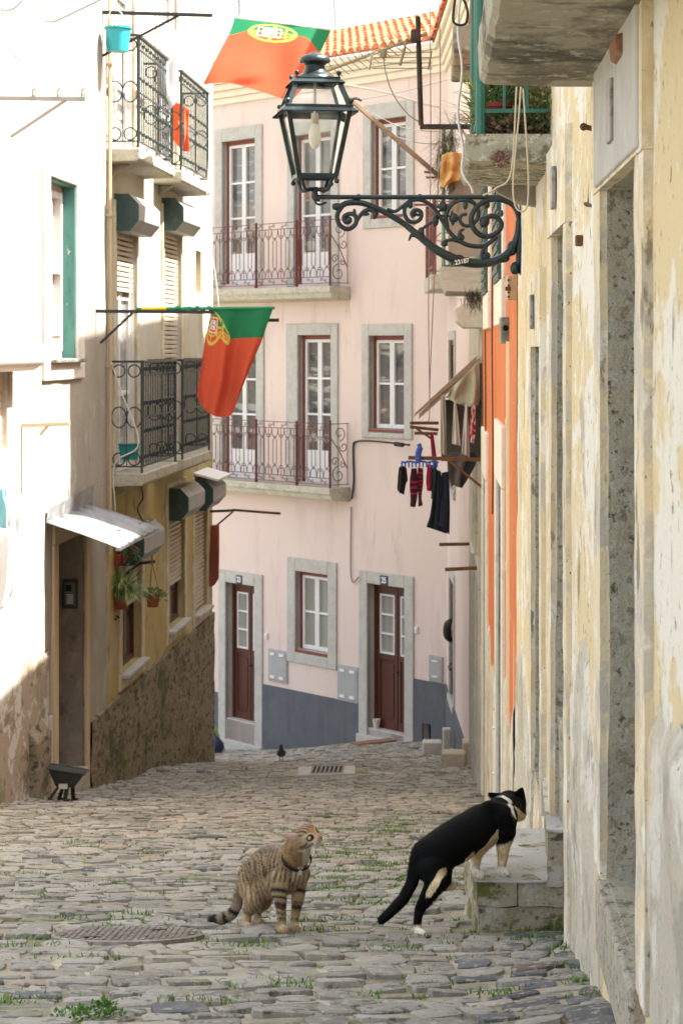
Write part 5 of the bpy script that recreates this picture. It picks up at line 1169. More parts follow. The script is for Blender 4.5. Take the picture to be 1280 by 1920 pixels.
# antennas
def antennas():
    Y = 12.9
    m = MB(); m.tube([W(783, 30, Y), W(789, 234, Y)], .016, 8); m.bar(W(787, 237, Y), W(953, 237, Y), .03, .03); m.box(*(lambda c: (c.x-.03, c.x+.03, c.y-.04, c.y+.04, c.z-.035, c.z+.035))(W(779, 67, Y)))
    obj("antenna_mast", m, lay("rusty black tube", (.02, .018, .016), [((.10, .05, .025, .8), 9, 6, .5, .65)], rough=.6), None, "black rusty antenna mast with square elbow standing out from the orange house", "mast", smooth=40)
    y = MB(); a, b = W(590, 140, Y+.4), W(800, 62, Y-.05); y.tube([a, b], .011, 6)
    for k in range(15):
        c = a.lerp(b, k/18); d = Vector((.55, .75, -.35)).normalized()*.11; y.tube([c-d*.9+EZ*.02, c, c+d], .0035, 4)
    for dz_ in (0, .05, .1, .15):
        c = W(742, 97, Y)-EZ*dz_*.65; y.tube([c-EX*(.14), c+EX*.22], .003, 4)
    for x in (-.14, .215): y.tube([W(742, 95, Y)+EX*x, W(742, 130, Y)+EX*(x-.02)], .005, 4)
    y.tube([W(762, 72, Y), W(757, 95, Y), W(750, 120, Y)], .009, 6); y.ball(W(750, 119, Y), .012, 6); y.ball(W(757, 93, Y), .012, 6); y.lathe([(.02, -.03), (.022, .02), (.01, .03)], W(718, 98, Y), 8)
    for k in range(7):
        an = k/7*6.28; c = W(716, 93, Y); y.tube([c, c+Vector((.09*math.cos(an), .05*math.sin(an), .055*math.sin(an+.5)))], .003, 4)
    obj("tv_antenna", y, lay("tarnished antenna", (.25, .21, .12), rough=.5, metal=.3), None, "tarnished spiky television antenna clamped to the black mast before the tiled roof", "antenna")
    cable([(718, 104), (724, 140), (738, 178), (765, 214), (800, 236)], Y, .004, wire_g, "thin aerial cable curving from the antenna down to the mast elbow")
    for (x0, y0, x1, y1, n, lb) in ((437, -8, 540, 10, 6, "thin rooftop antenna with upright rods against the sky, left one"), ):
        t = MB(); a, b = W(x0, y0, 43), W(x1, y1, 43); t.tube([a, b], .012, 5)
        for k in range(n): c = a.lerp(b, .1+.9*k/n); t.tube([c+EZ*.12, c-EZ*.42], .008, 4)
        t.tube([W(449, 30, 43), W(449, -10, 43)], .02, 5); t.tube([W(437, 28, 43), W(446, 0, 43)], .012, 4)
        for k in range(5): t.tube([W(405+k*2, 5+k*5, 43), W(470, 8+k*3, 43)], .006, 4)
        t.tube([W(449, 30, 43), W(449, 120, 43)], .02, 5)
        obj("roof_antenna", t, grey_br, None, lb, "antenna")
    t = MB(); t.tube([W(630, 120, 43), W(626, -20, 43)], .02, 5); a, b = W(626, -10, 43), W(652, 24, 43); t.tube([a, b], .02, 5)
    for k in range(9): c = a.lerp(b, k/8); t.tube([c-Vector((.26, 0, .12)), c+Vector((.26, 0, .12))], .008, 4)
    obj("roof_antenna", t, grey_br, None, "dense rooftop antenna on a mast against the sky, right of the flag", "antenna")
antennas()
# ================================================================== plants
def leaves(mb, c, rad, n, size, cols, up=.3, asp=2.2):
    c = Vector(c)
    for _ in range(n):
        d = Vector((random.gauss(0, 1), random.gauss(0, 1), random.gauss(0, 1))); d = d.normalized()*random.random()**.45
        p = c+Vector((d.x*rad[0], d.y*rad[1], d.z*rad[2])); ax = (d+Vector((random.gauss(0, .5), random.gauss(0, .5), up+random.gauss(0, .4)))).normalized()
        sd = ax.cross(Vector((random.gauss(0, 1), random.gauss(0, 1), random.gauss(0, 1)))).normalized(); L_ = size*random.uniform(.6, 1.3); nn = ax.cross(sd)
        col = random.choice(cols); k = random.uniform(.75, 1.25); col = tuple(x*k for x in col)
        mb.add([p, p+ax*L_*.5+sd*L_/asp/2-nn*L_*.08, p+ax*L_, p+ax*L_*.5-sd*L_/asp/2-nn*L_*.08], [(0, 1, 2, 3)], col)
def strap(mb, p, dirv, L_, wd, col, droop=1.0, n=6):
    p = Vector(p); d = Vector(dirv).normalized(); sd = d.cross(EZ); sd = sd.normalized() if sd.length > .01 else EX
    A = []; pos = p.copy()
    for k in range(n+1):
        t = k/n; w_ = wd*(1-t)**.6*.5+.0005; A.append((pos-sd*w_, pos+sd*w_)); d = (d+Vector((0, 0, -droop*t*.55))).normalized(); pos = pos+d*L_/n
    mb.grid([[a, b] for a, b in A], [[col, col]]*(n+1))
G1, G2, G3, BR, YG = (.06, .14, .03), (.10, .20, .04), (.035, .085, .025), (.13, .085, .055), (.32, .36, .07)
def pot(name, px, y0, y1, wpx, Y, label, mat=None, taper=.72):
    T = thing(name, label, "potted plant", W(px, y1, Y)); s = Y/F; h = (y1-y0)*s; r = wpx*s/2
    m = MB(); m.lathe([(r*taper*.96, 0), (r*taper, .004), (r*.95, h*.8), (r*1.04, h*.8), (r*1.06, h), (r*.92, h), (r*.9, h*.85), (.004, h*.83)], W(px, y1, Y), 18); obj("pot", m, mat or terracotta, T, smooth=45); return T, W(px, y0, Y), r
Yp = 23.2
T, c, r = pot("flower_pot", 217, 1037, 1061, 37, Yp, "terracotta pot with small leafy plant just below the tin canopy")
m = MB(); leaves(m, c+EZ*.06, (r*1.1, r*1.1, .10), 130, .06, [G1, G2, G3]); leaves(m, W(240, 1032, Yp), (.07, .1, .13), 60, .11, [G1, G3, (.2, .05, .03)], -.5, 3.2); obj("foliage", m, leaf_m, T)
T, c, r = pot("flower_pot", 222, 1118, 1142, 40, Yp, "terracotta pot of long striped spider plant leaves on the ochre wall")
m = MB()
for _ in range(280):
    an = random.uniform(0, 6.28); d = Vector((math.cos(an)*.8+.55, math.sin(an)*.8-.3, random.uniform(.35, 1.6))); k = random.uniform(.7, 1.3); cc = random.choice([(.30, .36, .14), (.16, .27, .07), (.40, .42, .22), (.10, .2, .04)])
    strap(m, c+Vector((random.uniform(-.06, .06), random.uniform(-.06, .06), -.01)), d, random.uniform(.28, .58), .016, tuple(x*k for x in cc), random.uniform(.7, 1.3))
leaves(m, W(207, 1150, Yp), (.06, .08, .12), 60, .06, [G3, G1], -.6); obj("foliage", m, leaf_m, T)
T, c, r = pot("hanging_pot", 286.5, 1117, 1138, 26, 23.4, "red hanging bowl on three cords below the slim iron bracket", taper=.8)
m = MB(); leaves(m, c+EZ*.03, (r*1.15, r*1.15, .04), 120, .045, [G1, G2]); leaves(m, c+Vector((r*1.1, -.02, -.01)), (.06, .06, .05), 40, .04, [G2]); obj("foliage", m, leaf_m, T)
m = MB(); tp = W(285, 1055, 23.4)
for an in (0, 2.1, 4.2): m.tube([c+Vector((r*math.cos(an), r*math.sin(an), 0)), tp], .004, 4)
m.tube([tp, tp+EZ*.08], .012, 6); obj("hanger", m, lay("brown cord", (.2, .09, .04)), T)
# balcony garden on the right
def balcony_garden():
    zt = .873
    def at(px, Y): return Vector(((px-640)/F*Y, Y, zt))
    P_ = [("flower_pot", 930, 9.0, .062, .095, "small terracotta pot on the mossy plant balcony, behind the rope", terracotta, .06), ("flower_pot", 956, 9.15, .05, .11, "small white pot beside the terracotta one on the plant balcony", white_paint, .05), ("flower_pot", 914, 9.05, .05, .07, "low orange clay pot at the green post of the plant balcony", lay("orange clay", (.5, .2, .07)), .02)]
    for nm, px, Y, r, h, lb, mt, up in P_:
        b = at(px, Y)+EZ*up; T = thing(nm, lb, "potted plant", b); m = MB(); m.lathe([(r*.7, 0), (r*.95, h*.8), (r*1.08, h*.8), (r*1.08, h), (r*.85, h), (.004, h*.85)], b, 16); obj("pot", m, mt, T, smooth=45)
        m = MB(); leaves(m, b+EZ*(h+.04), (.07, .07, .07), 120, .035, [G1, G2, G3, BR]); obj("foliage", m, leaf_m, T)
    for i, (x0, x1, Y0, Y1, hh, n, cols, lb) in enumerate(((905, 985, 8.80, 8.98, .055, 1500, [BR, (.24, .15, .10), (.16, .13, .08), G1, (.28, .20, .14)], "brown withering succulents along the front edge of the plant balcony"), (975, 1036, 8.8, 9.4, .16, 1900, [G1, G2, (.2, .14, .09), (.2, .18, .09), (.28, .3, .12)], "trailing green and brown plant against the wall on the plant balcony"), (895, 1020, 9.2, 9.8, .20, 2400, [G2, G1, (.09, .13, .05), (.2, .1, .07)], "dark green bushy plants at the back of the plant balcony"))):
        b = at((x0+x1)/2, (Y0+Y1)/2); T = thing("balcony_plant", lb, "plant", b); m = MB()
        s = b.y/F; leaves(m, b+EZ*(hh*.8), ((x1-x0)*s*.55, (Y1-Y0)*.6, hh), n, .028, cols, .2, 1.7); obj("foliage", m, leaf_m, T)
        m = MB(); leaves(m, b+EZ*.02, ((x1-x0)*s*.5, (Y1-Y0)*.5, .03), 200, .02, [BR]); 
        for _ in range(12): p = b+Vector((random.uniform(-1, 1)*(x1-x0)*s*.4, random.uniform(-.4, .4)*(Y1-Y0), 0)); m.tube([p, p+Vector((random.gauss(0, .02), 0, hh*random.uniform(.6, 1.3)))], .003, 4, col=BR)
        obj("stems", m, leaf_m, T)
    T = thing("balcony_plant", "yellow-green strap leaved plant poking through the green railing of the plant balcony", "plant", at(885, 9.3)); m = MB()
    for _ in range(26): strap(m, W(882+random.uniform(-5, 10), 190+random.uniform(-30, 50), 9.3), Vector((-.7+random.gauss(0, .4), -.2, random.uniform(.1, .9))), random.uniform(.06, .15), .014, random.choice([YG, (.25, .32, .05), (.16, .22, .05)]), .9)
    for _ in range(90): strap(m, W(874+random.uniform(-10, 16), 245+random.uniform(-40, 30), 9.4), Vector((-.8+random.gauss(0, .7), random.gauss(0, .4), random.gauss(0, .6))), random.uniform(.08, .22), .0035, random.choice([BR, (.22, .19, .14), (.16, .12, .1)]), .5)
    obj("foliage", m, leaf_m, T)
    T = thing("balcony_plant", "dry wispy shrub spilling over the green railed balcony behind the timber pole", "plant", W(842, 300, 20.8)); m = MB()
    for _ in range(420): strap(m, W(842+random.gauss(0, 9), 300+random.gauss(0, 26), 20.8), Vector((-.55+random.gauss(0, .4), random.gauss(0, .3), -.3+random.gauss(0, .7))), random.uniform(.12, .34), .010, random.choice([(.14, .17, .08), (.20, .19, .12), BR]), .5)
    for _ in range(40): strap(m, W(850+random.gauss(0, 8), 260, 20.8), Vector((-1, random.gauss(0, .2), random.gauss(0, .5))), random.uniform(.3, .6), .008, (.2, .17, .12), .3)
    obj("foliage", m, leaf_m, T)
    m = MB(); 
    for _ in range(300): strap(m, W(888+random.gauss(0, 9), 560+random.gauss(0, 8), 20.2), Vector((random.gauss(0, 1), random.gauss(0, .5), random.gauss(0, 1))), random.uniform(.05, .14), .008, random.choice([(.10, .09, .06), (.16, .14, .10)]), .5)
    obj("dry_nest", m, leaf_m, None, "tangle of dry twigs wedged under the green railed balcony at the orange wall", "twigs")
    m = MB(); leaves(m, W(940, 297, 8.7), (.035, .02, .03), 120, .016, [(.20, .05, .06), (.14, .05, .05)]); obj("red_succulent", m, leaf_m, None, "tiny dark red succulent growing on the mossy balcony slab face", "succulent")
balcony_garden()
# ================================================================== wall fixtures on the right
def fixtures():
    f = RW
    def bx(name, px0, px1, y0, y1, Yc, dep, mat, label, cat, bev=.006):
        w0 = W(px0, y0, Yc); w1 = W(px1, y1, Yc); m = MB(); m.box(w0.x, max(w1.x, rx(Yc)+.02), Yc, Yc+dep, w1.z, w0.z); return obj(name, m, mat, None, label, cat, bevel=bev), (w0, w1)
    gb = lay("grey-green junction box", (.17, .175, .14), [((.38, .33, .25, .9), 9, 7, .5, .6), ((.10, .06, .04, .8), 14, 6, .6, .7)], rough=.6, bump=[(30, 5, .4, .01)])
    o, (a, b) = bx("junction_box", 939, 968, 594, 644, 13.4, .16, gb, "corroded grey-green junction box with round hole above the cream drainpipe", "junction box")
    c = Vector(((a.x+b.x)/2-.02, 13.4, lerp(a.z, b.z, .42))); m = MB(); m.lathe([(.032, 0), (.032, .025), (.02, .025), (.02, .0)], c, 14, ax=(0, -1, 0)); q = obj("hole_ring", m, gb, o); m = MB(); m.lathe([(.02, .0), (.02, .012)], c, 12, ax=(0, -1, 0)); obj("hole", m, black_in, q)
    o, (a, b) = bx("wall_box", 951, 978, 516, 562, 12.3, .12, lay("sand painted box", (.50, .40, .25), [((.32, .24, .15, .7), 8, 6, .5, .7)], rough=.6), "sand coloured electrical box right under the lamp bracket", "electrical box")
    m = MB(); c = W(947, 541, 12.3); m.tube([c, c+EX*.03], .012, 8); 
    for zz in (525, 535, 548, 556): m.ball(W(953, zz, 12.3), .008, 6)
    obj("box_fitting", m, rust, o)
    m = MB(); X = lambda px, Y: (px-640)/F*Y
    m.tube([Vector((X(958, 13.35), 13.35, -(640-HZ)/F*13.35)), Vector((X(958, 13.35), 13.35, -2.95)), Vector((X(957, 13.35), 13.35, ground(1, 13.3)-.1))], .032, 12)
    for z in (-.5, -1.4, -2.3): m.tube([Vector((X(958, 13.35), 13.35, z)), Vector((X(958, 13.35), 13.35, z+.05))], .038, 12)
    obj("drainpipe", m, pipe_m, None, "thick cream drainpipe running down under the junction box", "drainpipe", smooth=50)
    m = MB(); m.tube([Vector((X(972, 12.6), 12.6, -(560-HZ)/F*12.6)), Vector((X(972, 12.6), 12.6, -(680-HZ)/F*12.6)), ], .013, 10); m.tube([Vector((X(971, 12.6), 12.6, -(668-HZ)/F*12.6)), Vector((X(970, 12.6), 12.6, -1.4))], .02, 10)
    for z in (-.33, -.72, -1.1): m.ball(Vector((X(970.5, 12.6), 12.6, z)), .028, 6, (1, 1, .5))
    m.tube(smoothline([Vector((X(970, 12.6), 12.6, -1.4)), Vector((X(973, 12.6), 12.58, -1.55)), Vector((X(966, 12.6), 12.6, -1.7)), Vector((X(966, 12.6), 12.6, -2.9))]), .012, 8)
    obj("drainpipe", m, pipe_m, None, "thin cream pipe beside the thick drainpipe, ending in a rusty bend", "pipe", smooth=50)
    m = MB(); Yq = 15.9; m.tube([Vector((X(928, Yq), Yq, -(1330-HZ)/F*Yq)), Vector((X(928, Yq), Yq, ground(1, Yq)-.05))], .017, 8); 
    for z in (-(1365-HZ)/F*Yq, -(1450-HZ)/F*Yq): m.ball(Vector((X(928, Yq), Yq, z)), .026, 6, (1, 1, .6))
    obj("drainpipe", m, white_paint, None, "short white waste pipe low on the orange house", "pipe", smooth=50)
    m = MB(); Yq = 15.9; m.tube(smoothline([Vector((X(935, Yq), Yq, -(1300-HZ)/F*Yq)), Vector((X(934, Yq), Yq, -(1320-HZ)/F*Yq)), Vector((X(928, Yq), Yq, -(1334-HZ)/F*Yq))]), .02, 8); obj("pipe_elbow", m, orange_m, None, "orange painted pipe elbow above the white waste pipe", "pipe", smooth=60)
    # nail, bracket stub
    m = MB(); m.bar(f.P(f.uY(6.1), 0, .62), f.P(f.uY(6.1), .05, .63), .014, .014); m.ball(f.P(f.uY(6.1), .05, .63), .012, 6); obj("wall_nail", m, rust, None, "rusty nail in the cream wall under the nearest balcony", "nail")
    m = MB(); m.fbox(f, f.uY(6.85), f.uY(6.9), .0, .022, .325, .36); obj("bracket_stub", m, rust, None, "rusty iron stub on the cream wall beside the nearest door lintel", "iron stub", bevel=.004)
    # wires on the orange facade
    for k, (Yc, lb) in enumerate(((18.9, "thin dark wire stapled down the orange wall, farther one"), (16.6, "thin dark wire stapled down the orange wall, nearer one"))):
        m = MB(); m.tube([f.P(f.uY(Yc+.12*math.sin(z*3+k)), .02, z) for z in np.linspace(1.7, -1.3, 26)], .006, 4); obj("wall_wire", m, wire_m, None, lb, "wire", "wires on the orange wall")
fixtures()
# intercom on the doorway jamb
a_, b2 = LW.u(105), LW.u(158)
def intercom():
    f = LW; ub = b2-.004
    def q(px, py):   # on the far jamb plane u = ub
        k = Vector(((px-640)/F, 1.0)); t = (ub+f.a.dot(f.U))/k.dot(f.U); d = (k*t-f.a).dot(f.N); return d, -(py-HZ)/F*t
    (d0, z0), (d1, z1) = q(119, 1140), q(147, 1086)
    m = MB(); m.fbox(f, ub-.05, ub, d0, d1, z0, z1); T = obj("intercom", m, lay("dark green steel", (.03, .045, .04), rough=.4), None, "dark green entry intercom panel on the stone door jamb under the tin canopy", "intercom", bevel=.006)
    w_ = d1-d0; h = z1-z0
    p = MB(); p.fbox(f, ub-.056, ub-.05, lerp(d0, d1, .15), lerp(d0, d1, .85), lerp(z0, z1, .12), lerp(z0, z1, .9)); g = obj("panel", p, lay("grey panel", (.13, .14, .135), rough=.4), T)
    for k in range(5): b = MB(); zz = lerp(z0, z1, .18+.07*k); b.fbox(f, ub-.06, ub-.056, lerp(d0, d1, .3), lerp(d0, d1, .72), zz, zz+h*.035); obj("button", b, white_paint, g)
    b = MB(); b.fbox(f, ub-.059, ub-.056, lerp(d0, d1, .2), lerp(d0, d1, .6), lerp(z0, z1, .6), lerp(z0, z1, .82)); obj("speaker_grille", b, black_in, g)
intercom()
# ================================================================== things on the ground
def on_ground():
    # manhole
    c = Vector((-.786, 7.88, 0)); m = MB(); r = .283
    mat = lay("rusty cast iron lid", (.23, .20, .175), [((.33, .29, .25, .8), 9, 8, .48, .6), ((.06, .05, .05, .7), 25, 5, .5, .7)], rough=.8, metal=.1, bump=[(60, 3, .5, .006)])
    def gp(x, y, h=0): return Vector((x, y, ground(x, y)+h))
    rings = [(r, -.02), (r, .006), (r*.94, .010), (r*.92, .004)]
    vs = []; fs = []; n = 48
    for rr, h in rings+[(r*.6, .005), (r*.3, .005)]:
        for k in range(n): a = 2*math.pi*k/n; vs.append(gp(c.x+rr*math.cos(a), c.y+rr*math.sin(a), h))
    for i in range(len(rings)+1):
        for k in range(n): fs.append((i*n+k, i*n+(k+1) % n, (i+1)*n+(k+1) % n, (i+1)*n+k))
    fs.append(tuple((len(rings)+1)*n+k for k in range(n))); m.add(vs, fs)
    t = .024; k = int(r/t)
    for i in range(-k, k+1):
        for j in range(-k, k+1):
            x, y = i*t, j*t
            if math.hypot(x, y) < r*.88 and (i+j) % 2 == 0: p = gp(c.x+x, c.y+y, .008); m.obox(p, (.008, .004, 0), (-.003, .007, -.001), (0, 0, .0025))
    o = obj("manhole_cover", m, mat, None, "round rusty iron manhole cover in the cobbles left of the tabby cat", "manhole cover", smooth=30)
    m = MB()
    for x, y in ((.1, .1), (-.12, -.14)): p = gp(c.x+x, c.y+y, .0095); m.obox(p, (.03, .004, 0), (-.002, .012, -.002), (0, 0, .002))
    obj("lifting_slot", m, black_in, o)
    # drain grate
    m = MB(); cx, cy = -.175, 25.1
    T = thing("drain_grate", "iron drain grate set in a pale stone frame in the far cobbles", "drain", gp(cx, cy))
    m.hexa([gp(cx-.34, cy-.36, -.05), gp(cx+.34, cy-.36, -.05), gp(cx+.34, cy+.36, -.05), gp(cx-.34, cy+.36, -.05), gp(cx-.34, cy-.36, .022), gp(cx+.34, cy-.36, .022), gp(cx+.34, cy+.36, .022), gp(cx-.34, cy+.36, .022)])
    obj("stone_frame", m, stone_grey, T, bevel=.01)
    m = MB(); m.hexa([gp(cx-.17, cy-.27, .0), gp(cx+.19, cy-.27, .0), gp(cx+.19, cy+.27, .0), gp(cx-.17, cy+.27, .0), gp(cx-.17, cy-.27, .026), gp(cx+.19, cy-.27, .026), gp(cx+.19, cy+.27, .026), gp(cx-.17, cy+.27, .026)]); gpit = obj("pit", m, black_in, T)  # black block just under the bars, painted as the dark of the drain
    m = MB()
    for k in range(8): x = cx-.17+.36*k/7; m.bar(gp(x-.012, cy-.27, .029), gp(x+.012, cy+.27, .029), .021, .004)
    for y in (cy-.28, cy+.28): m.bar(gp(cx-.18, y, .027), gp(cx+.20, y, .027), .03, .005)
    obj("bars", m, lay("worn grey iron", (.27, .25, .22)), T)
    # small charcoal grill
    Y = 18.7; b = W(127, 1503, Y); b.z = ground(b.x, b.y); T = thing("charcoal_grill", "small black charcoal grill on splayed legs beside the left doorway", "grill", b)
    s = Y/F; X = lambda px: (px-640)*s; Z = lambda py: b.z+(1503-py)*s
    m = MB(); y0, y1 = Y-.09, Y+.13
    m.hexa([Vector((X(106), y0+.03, Z(1474))), Vector((X(140), y0+.03, Z(1476))), Vector((X(140), y1-.03, Z(1476))), Vector((X(106), y1-.03, Z(1474))), Vector((X(92), y0, Z(1439))), Vector((X(160), y0, Z(1450))), Vector((X(160), y1, Z(1450))), Vector((X(92), y1, Z(1439)))])
    for p, q in (((92, 1439), (160, 1450)),):
        for yy in (y0, y1): m.bar(Vector((X(p[0]), yy, Z(p[1]))), Vector((X(q[0]), yy, Z(q[1]))), .022, .016)
        for pp in (p, q): m.bar(Vector((X(pp[0]), y0, Z(pp[1]))), Vector((X(pp[0]), y1, Z(pp[1]))), .022, .016)
    cast = lay("sooty cast iron", (.018, .02, .018), [((.05, .05, .045, .7), 12, 6, .5, .7)], rough=.6)
    obj("bowl", m, cast, T, bevel=.006)
    for (xa, xb, ya) in ((112, 93, y0+.04), (118, 107, y1-.04), (127, 124, y0+.04), (133, 134, y1-.03)):
        g = MB(); p1 = Vector((X(xb), ya+(-.03 if ya < Y else .03), 0)); p1.z = ground(p1.x, p1.y)+.004
        g.bar(Vector((X(xa), ya, Z(1473))), p1, .035, .02); g.bar(p1+Vector((-.01, 0, .008)), p1+Vector((.04, 0, .008)), .035, .016); obj("leg", g, cast, T, bevel=.004)
    g = MB(); g.box(X(112.5), X(128.5), y0+.006, y0+.02, Z(1477), Z(1468)); obj("vent_plate", g, lay("pale vent plate", (.45, .42, .38)), T)
    g = MB(); g.tube([Vector((X(150), Y, Z(1449))), Vector((X(190), Y+.1, Z(1447)))], .006, 6); obj("handle", g, rust, T)
    # stone blocks at the far right
    def block(px0, px1, y0, y1, Y, d, label, mat=stone_grey):
        a, b = W(px0, y1, Y), W(px1, y0, Y); m = MB(); n = 5; z0 = ground((a.x+b.x)/2, Y)-.06; m.box(a.x, b.x, Y, Y+d, min(z0, a.z), b.z); return obj("stone_block", m, mat, None, label, "stone block", bevel=.025)
    tan = lay("tan sandstone", (.42, .36, .28), [((.52, .47, .38, .8), 6, 7, .48, .65), ((.28, .22, .16, .7), 9, 6, .56, .7)], bump=[(30, 6, .5, .012)])
    block(829, 874, 1413, 1452, 25.6, .3, "squarish tan stone block on the cobbles beside the far right wall", tan)
    block(793, 829, 1393, 1411, 30.8, .3, "low flat grey stone step at the pink house corner")
    block(830, 846, 1367, 1411, 31.4, .16, "narrow upright stone at the pink house corner")
    block(868, 887, 1392, 1440, 26.5, .3, "tan doorstep stone against the far right wall", tan)
    block(911, 928, 1410, 1462, 18.4, .3, "rounded stone guard at the foot of the orange house", tan)
    # plank, pot, bags near the pink house
    m = MB(); p, q = W(664, 1404, 33.8), W(736, 1394, 34.2); p.z = ground(p.x, p.y)+.03; q.z = ground(q.x, q.y)+.05; m.bar(p, q, .22, .025); obj("plank", m, lay("reddish plank", (.24, .13, .08), [((.15, .09, .06, .7), (2, 2, 12), 5, .5, .7)]), None, "reddish wooden plank lying on the cobbles before door 25", "plank")
    u, z = PF.uz(704, 1364, -.05); m = MB(); m.lathe([(.045, 0), (.065, .13), (.07, .13), (.07, .15), (.05, .15), (.01, .12)], PF.P(u, -.07, ur(PF, 690, 760, 1098, 1372)[2]), 14); obj("flower_pot", m, lay("chalky white pot", (.55, .52, .46)), None, "small chalky white pot on the threshold of door 25", "pot", smooth=40)
    for px, Y, r, h, col, lb in ((402, 36.4, .16, .34, (.02, .035, .08), "dark blue rubbish bag in the gap behind the ochre house corner"), (399, 37.2, .12, .55, (.25, .42, .10), "pale green rubbish bag behind the dark blue one at the ochre corner")):
        b = W(px, 1400, Y); b.z = ground(b.x, b.y); m = MB(); prof = [(r*.7, 0), (r, h*.2), (r*.95, h*.5), (r*.5, h*.8), (r*.12, h*.9), (r*.25, h)]
        m.lathe(prof, b, 14); m.v = [tuple(Vector(v)+Vector((noise.noise(Vector(v)*9), noise.noise(Vector(v)*9+Vector((5, 0, 0))), 0))*.03) for v in m.v]; obj("rubbish_bag", m, lay("plastic "+lb[:9], col, rough=.3), None, lb, "rubbish bag", smooth=60)
    # door steps on the right
    T = thing("door_steps", "two worn mossy stone doorsteps under the black and white cat at the cream house", "steps", (.68, 8.3, -2.22))
    def roughbox(x0, x1, y0, y1, z0, z1, n=14, amp=.006, seed=0, skew=0):
        m = MB()
        def P(x, y, z):
            x = x+skew*(y-y0)/(y1-y0)*(x1-x)/(x1-x0); k = Vector((x*9, y*9, z*9+seed)); return Vector((x, y, z))+Vector((noise.noise(k), noise.noise(k+Vector((7, 0, 0))), noise.noise(k+Vector((0, 9, 0)))))*amp
        L = lambda a, b: [lerp(a, b, i/n) for i in range(n+1)]
        m.grid([[P(x, y0, z) for x in L(x0, x1)] for z in L(z0, z1)]); m.grid([[P(x, y, z1) for x in L(x0, x1)] for y in L(y0, y1)])
        m.grid([[P(x0, y, z) for y in L(y0, y1)] for z in L(z0, z1)]); m.grid([[P(x1, y, z) for y in L(y0, y1)] for z in L(z0, z1)]); m.grid([[P(x, y1, z) for x in L(x0, x1)] for z in L(z0, z1)])
        return m
    obj("lower_tread", roughbox(.502, .905, 8.09, 8.97, -2.033, -2.026, amp=.004), step_top, T, smooth=50)
    obj("front_stone", roughbox(.508, .665, 8.10, 8.95, -2.125, -2.031, seed=2, amp=.013), mossy, T, smooth=50)
    obj("front_stone", roughbox(.672, .90, 8.102, 8.95, -2.125, -2.031, seed=9, amp=.013), mossy, T, smooth=50)
    obj("base_course", roughbox(.515, .90, 8.115, 8.94, -2.38, -2.13, seed=4, amp=.016), mossy, T, smooth=50)
    obj("upper_tread", roughbox(.775, .97, 8.08, 9.15, -1.842, -1.832, seed=5, amp=.004, skew=.085), step_top, T, smooth=50)
    obj("upper_riser", roughbox(.782, .96, 8.09, 9.14, -2.05, -1.838, seed=6, skew=.085), mossy, T, smooth=50)
    obj("sill_stone", roughbox(.845, 1.12, 7.95, 8.315, -2.3, -1.44, seed=7), jamb_grey, T, smooth=50)
    # moss at the step corner
    # pigeon
    Y = 30.4; b = W(527, 1430, Y); b.z = ground(b.x, b.y)+.012; T = thing("pigeon", "dark grey pigeon standing on the far cobbles in front of the pink house", "pigeon", b)
    m = MB(); segs = [((0, .03, .10), .05), ((0, 0, .115), .062), ((0, -.035, .135), .055), ((.0, -.055, .17), .034), ((.0, -.06, .20), .026), ((.0, -.062, .222), .027)]
    m.tube([b+Vector(p) for p, _ in segs], [r for _, r in segs], 12); m.ball(b+Vector((0, -.066, .226)), .028, 10); m.tube([b+Vector((0, -.09, .222)), b+Vector((0, -.112, .215))], [.008, .002], 6)
    m.hexa([b+Vector((-.03, .05, .075)), b+Vector((.03, .05, .075)), b+Vector((.035, .15, .055)), b+Vector((-.035, .15, .055)), b+Vector((-.03, .05, .10)), b+Vector((.03, .05, .10)), b+Vector((.035, .15, .065)), b+Vector((-.035, .15, .065))])
    for sx in (-1, 1): m.ball(b+Vector((sx*.045, .02, .115)), .05, 10, (.45, 1.5, .8))
    obj("body", m, lay("dark pigeon plumage", (.035, .038, .045), [((.09, .095, .11, .7), 20, 4, .5, .7)], rough=.6), T, smooth=60)
    for sx in (-1, 1): g = MB(); g.tube([b+Vector((sx*.022, 0, .07)), b+Vector((sx*.024, -.005, .0)), ], .006, 6); g.tube([b+Vector((sx*.024, .01, .0)), b+Vector((sx*.026, -.03, -.002))], .005, 5); obj("leg", g, lay("pigeon leg", (.28, .09, .08)), T)
    # grass and moss in the joints
    g = MB(); spots = [(210, 1655), (255, 1712), (268, 1726), (130, 1722), (40, 1640), (470, 1778), (755, 1782), (600, 1650), (640, 1600), (700, 1572), (722, 1592), (640, 1642), (668, 1655), (690, 1612), (505, 1842), (180, 1592), (240, 1590), (300, 1602), (580, 1602), (1135, 1895), (1105, 1830), (480, 1567), (620, 1612), (560, 1562), (410, 1757), (390, 1738), (590, 1745), (650, 1685), (700, 1690), (60, 1775), (20, 1880), (90, 1872), (335, 1875), (370, 1880), (1090, 1862), (1060, 1790), (1062, 1760), (985, 1715), (1045, 1745), (150, 1800), (620, 1665), (610, 1720), (430, 1770), (735, 1560), (760, 1550), (700, 1640), (560, 1610), (520, 1850), (325, 1760), (100, 1760), (75, 1680), (150, 1585), (340, 1575), (215, 1570)]
    pts = []
    for x, y in spots:
        Y = 3467/(y-1317); pts.append(((x-640)/F*Y, Y, 1.0))
    for _ in range(330):
        Y = 6.2+11*random.random()**.9; x = random.uniform(lx(Y)+.2, rx(Y)-.1) if random.random() < .35 else random.gauss(.20, .35)
        if math.hypot(x+.786, Y-7.88) < .3: continue
        if lx(Y) < x < rx(Y): pts.append((x, Y, .45))
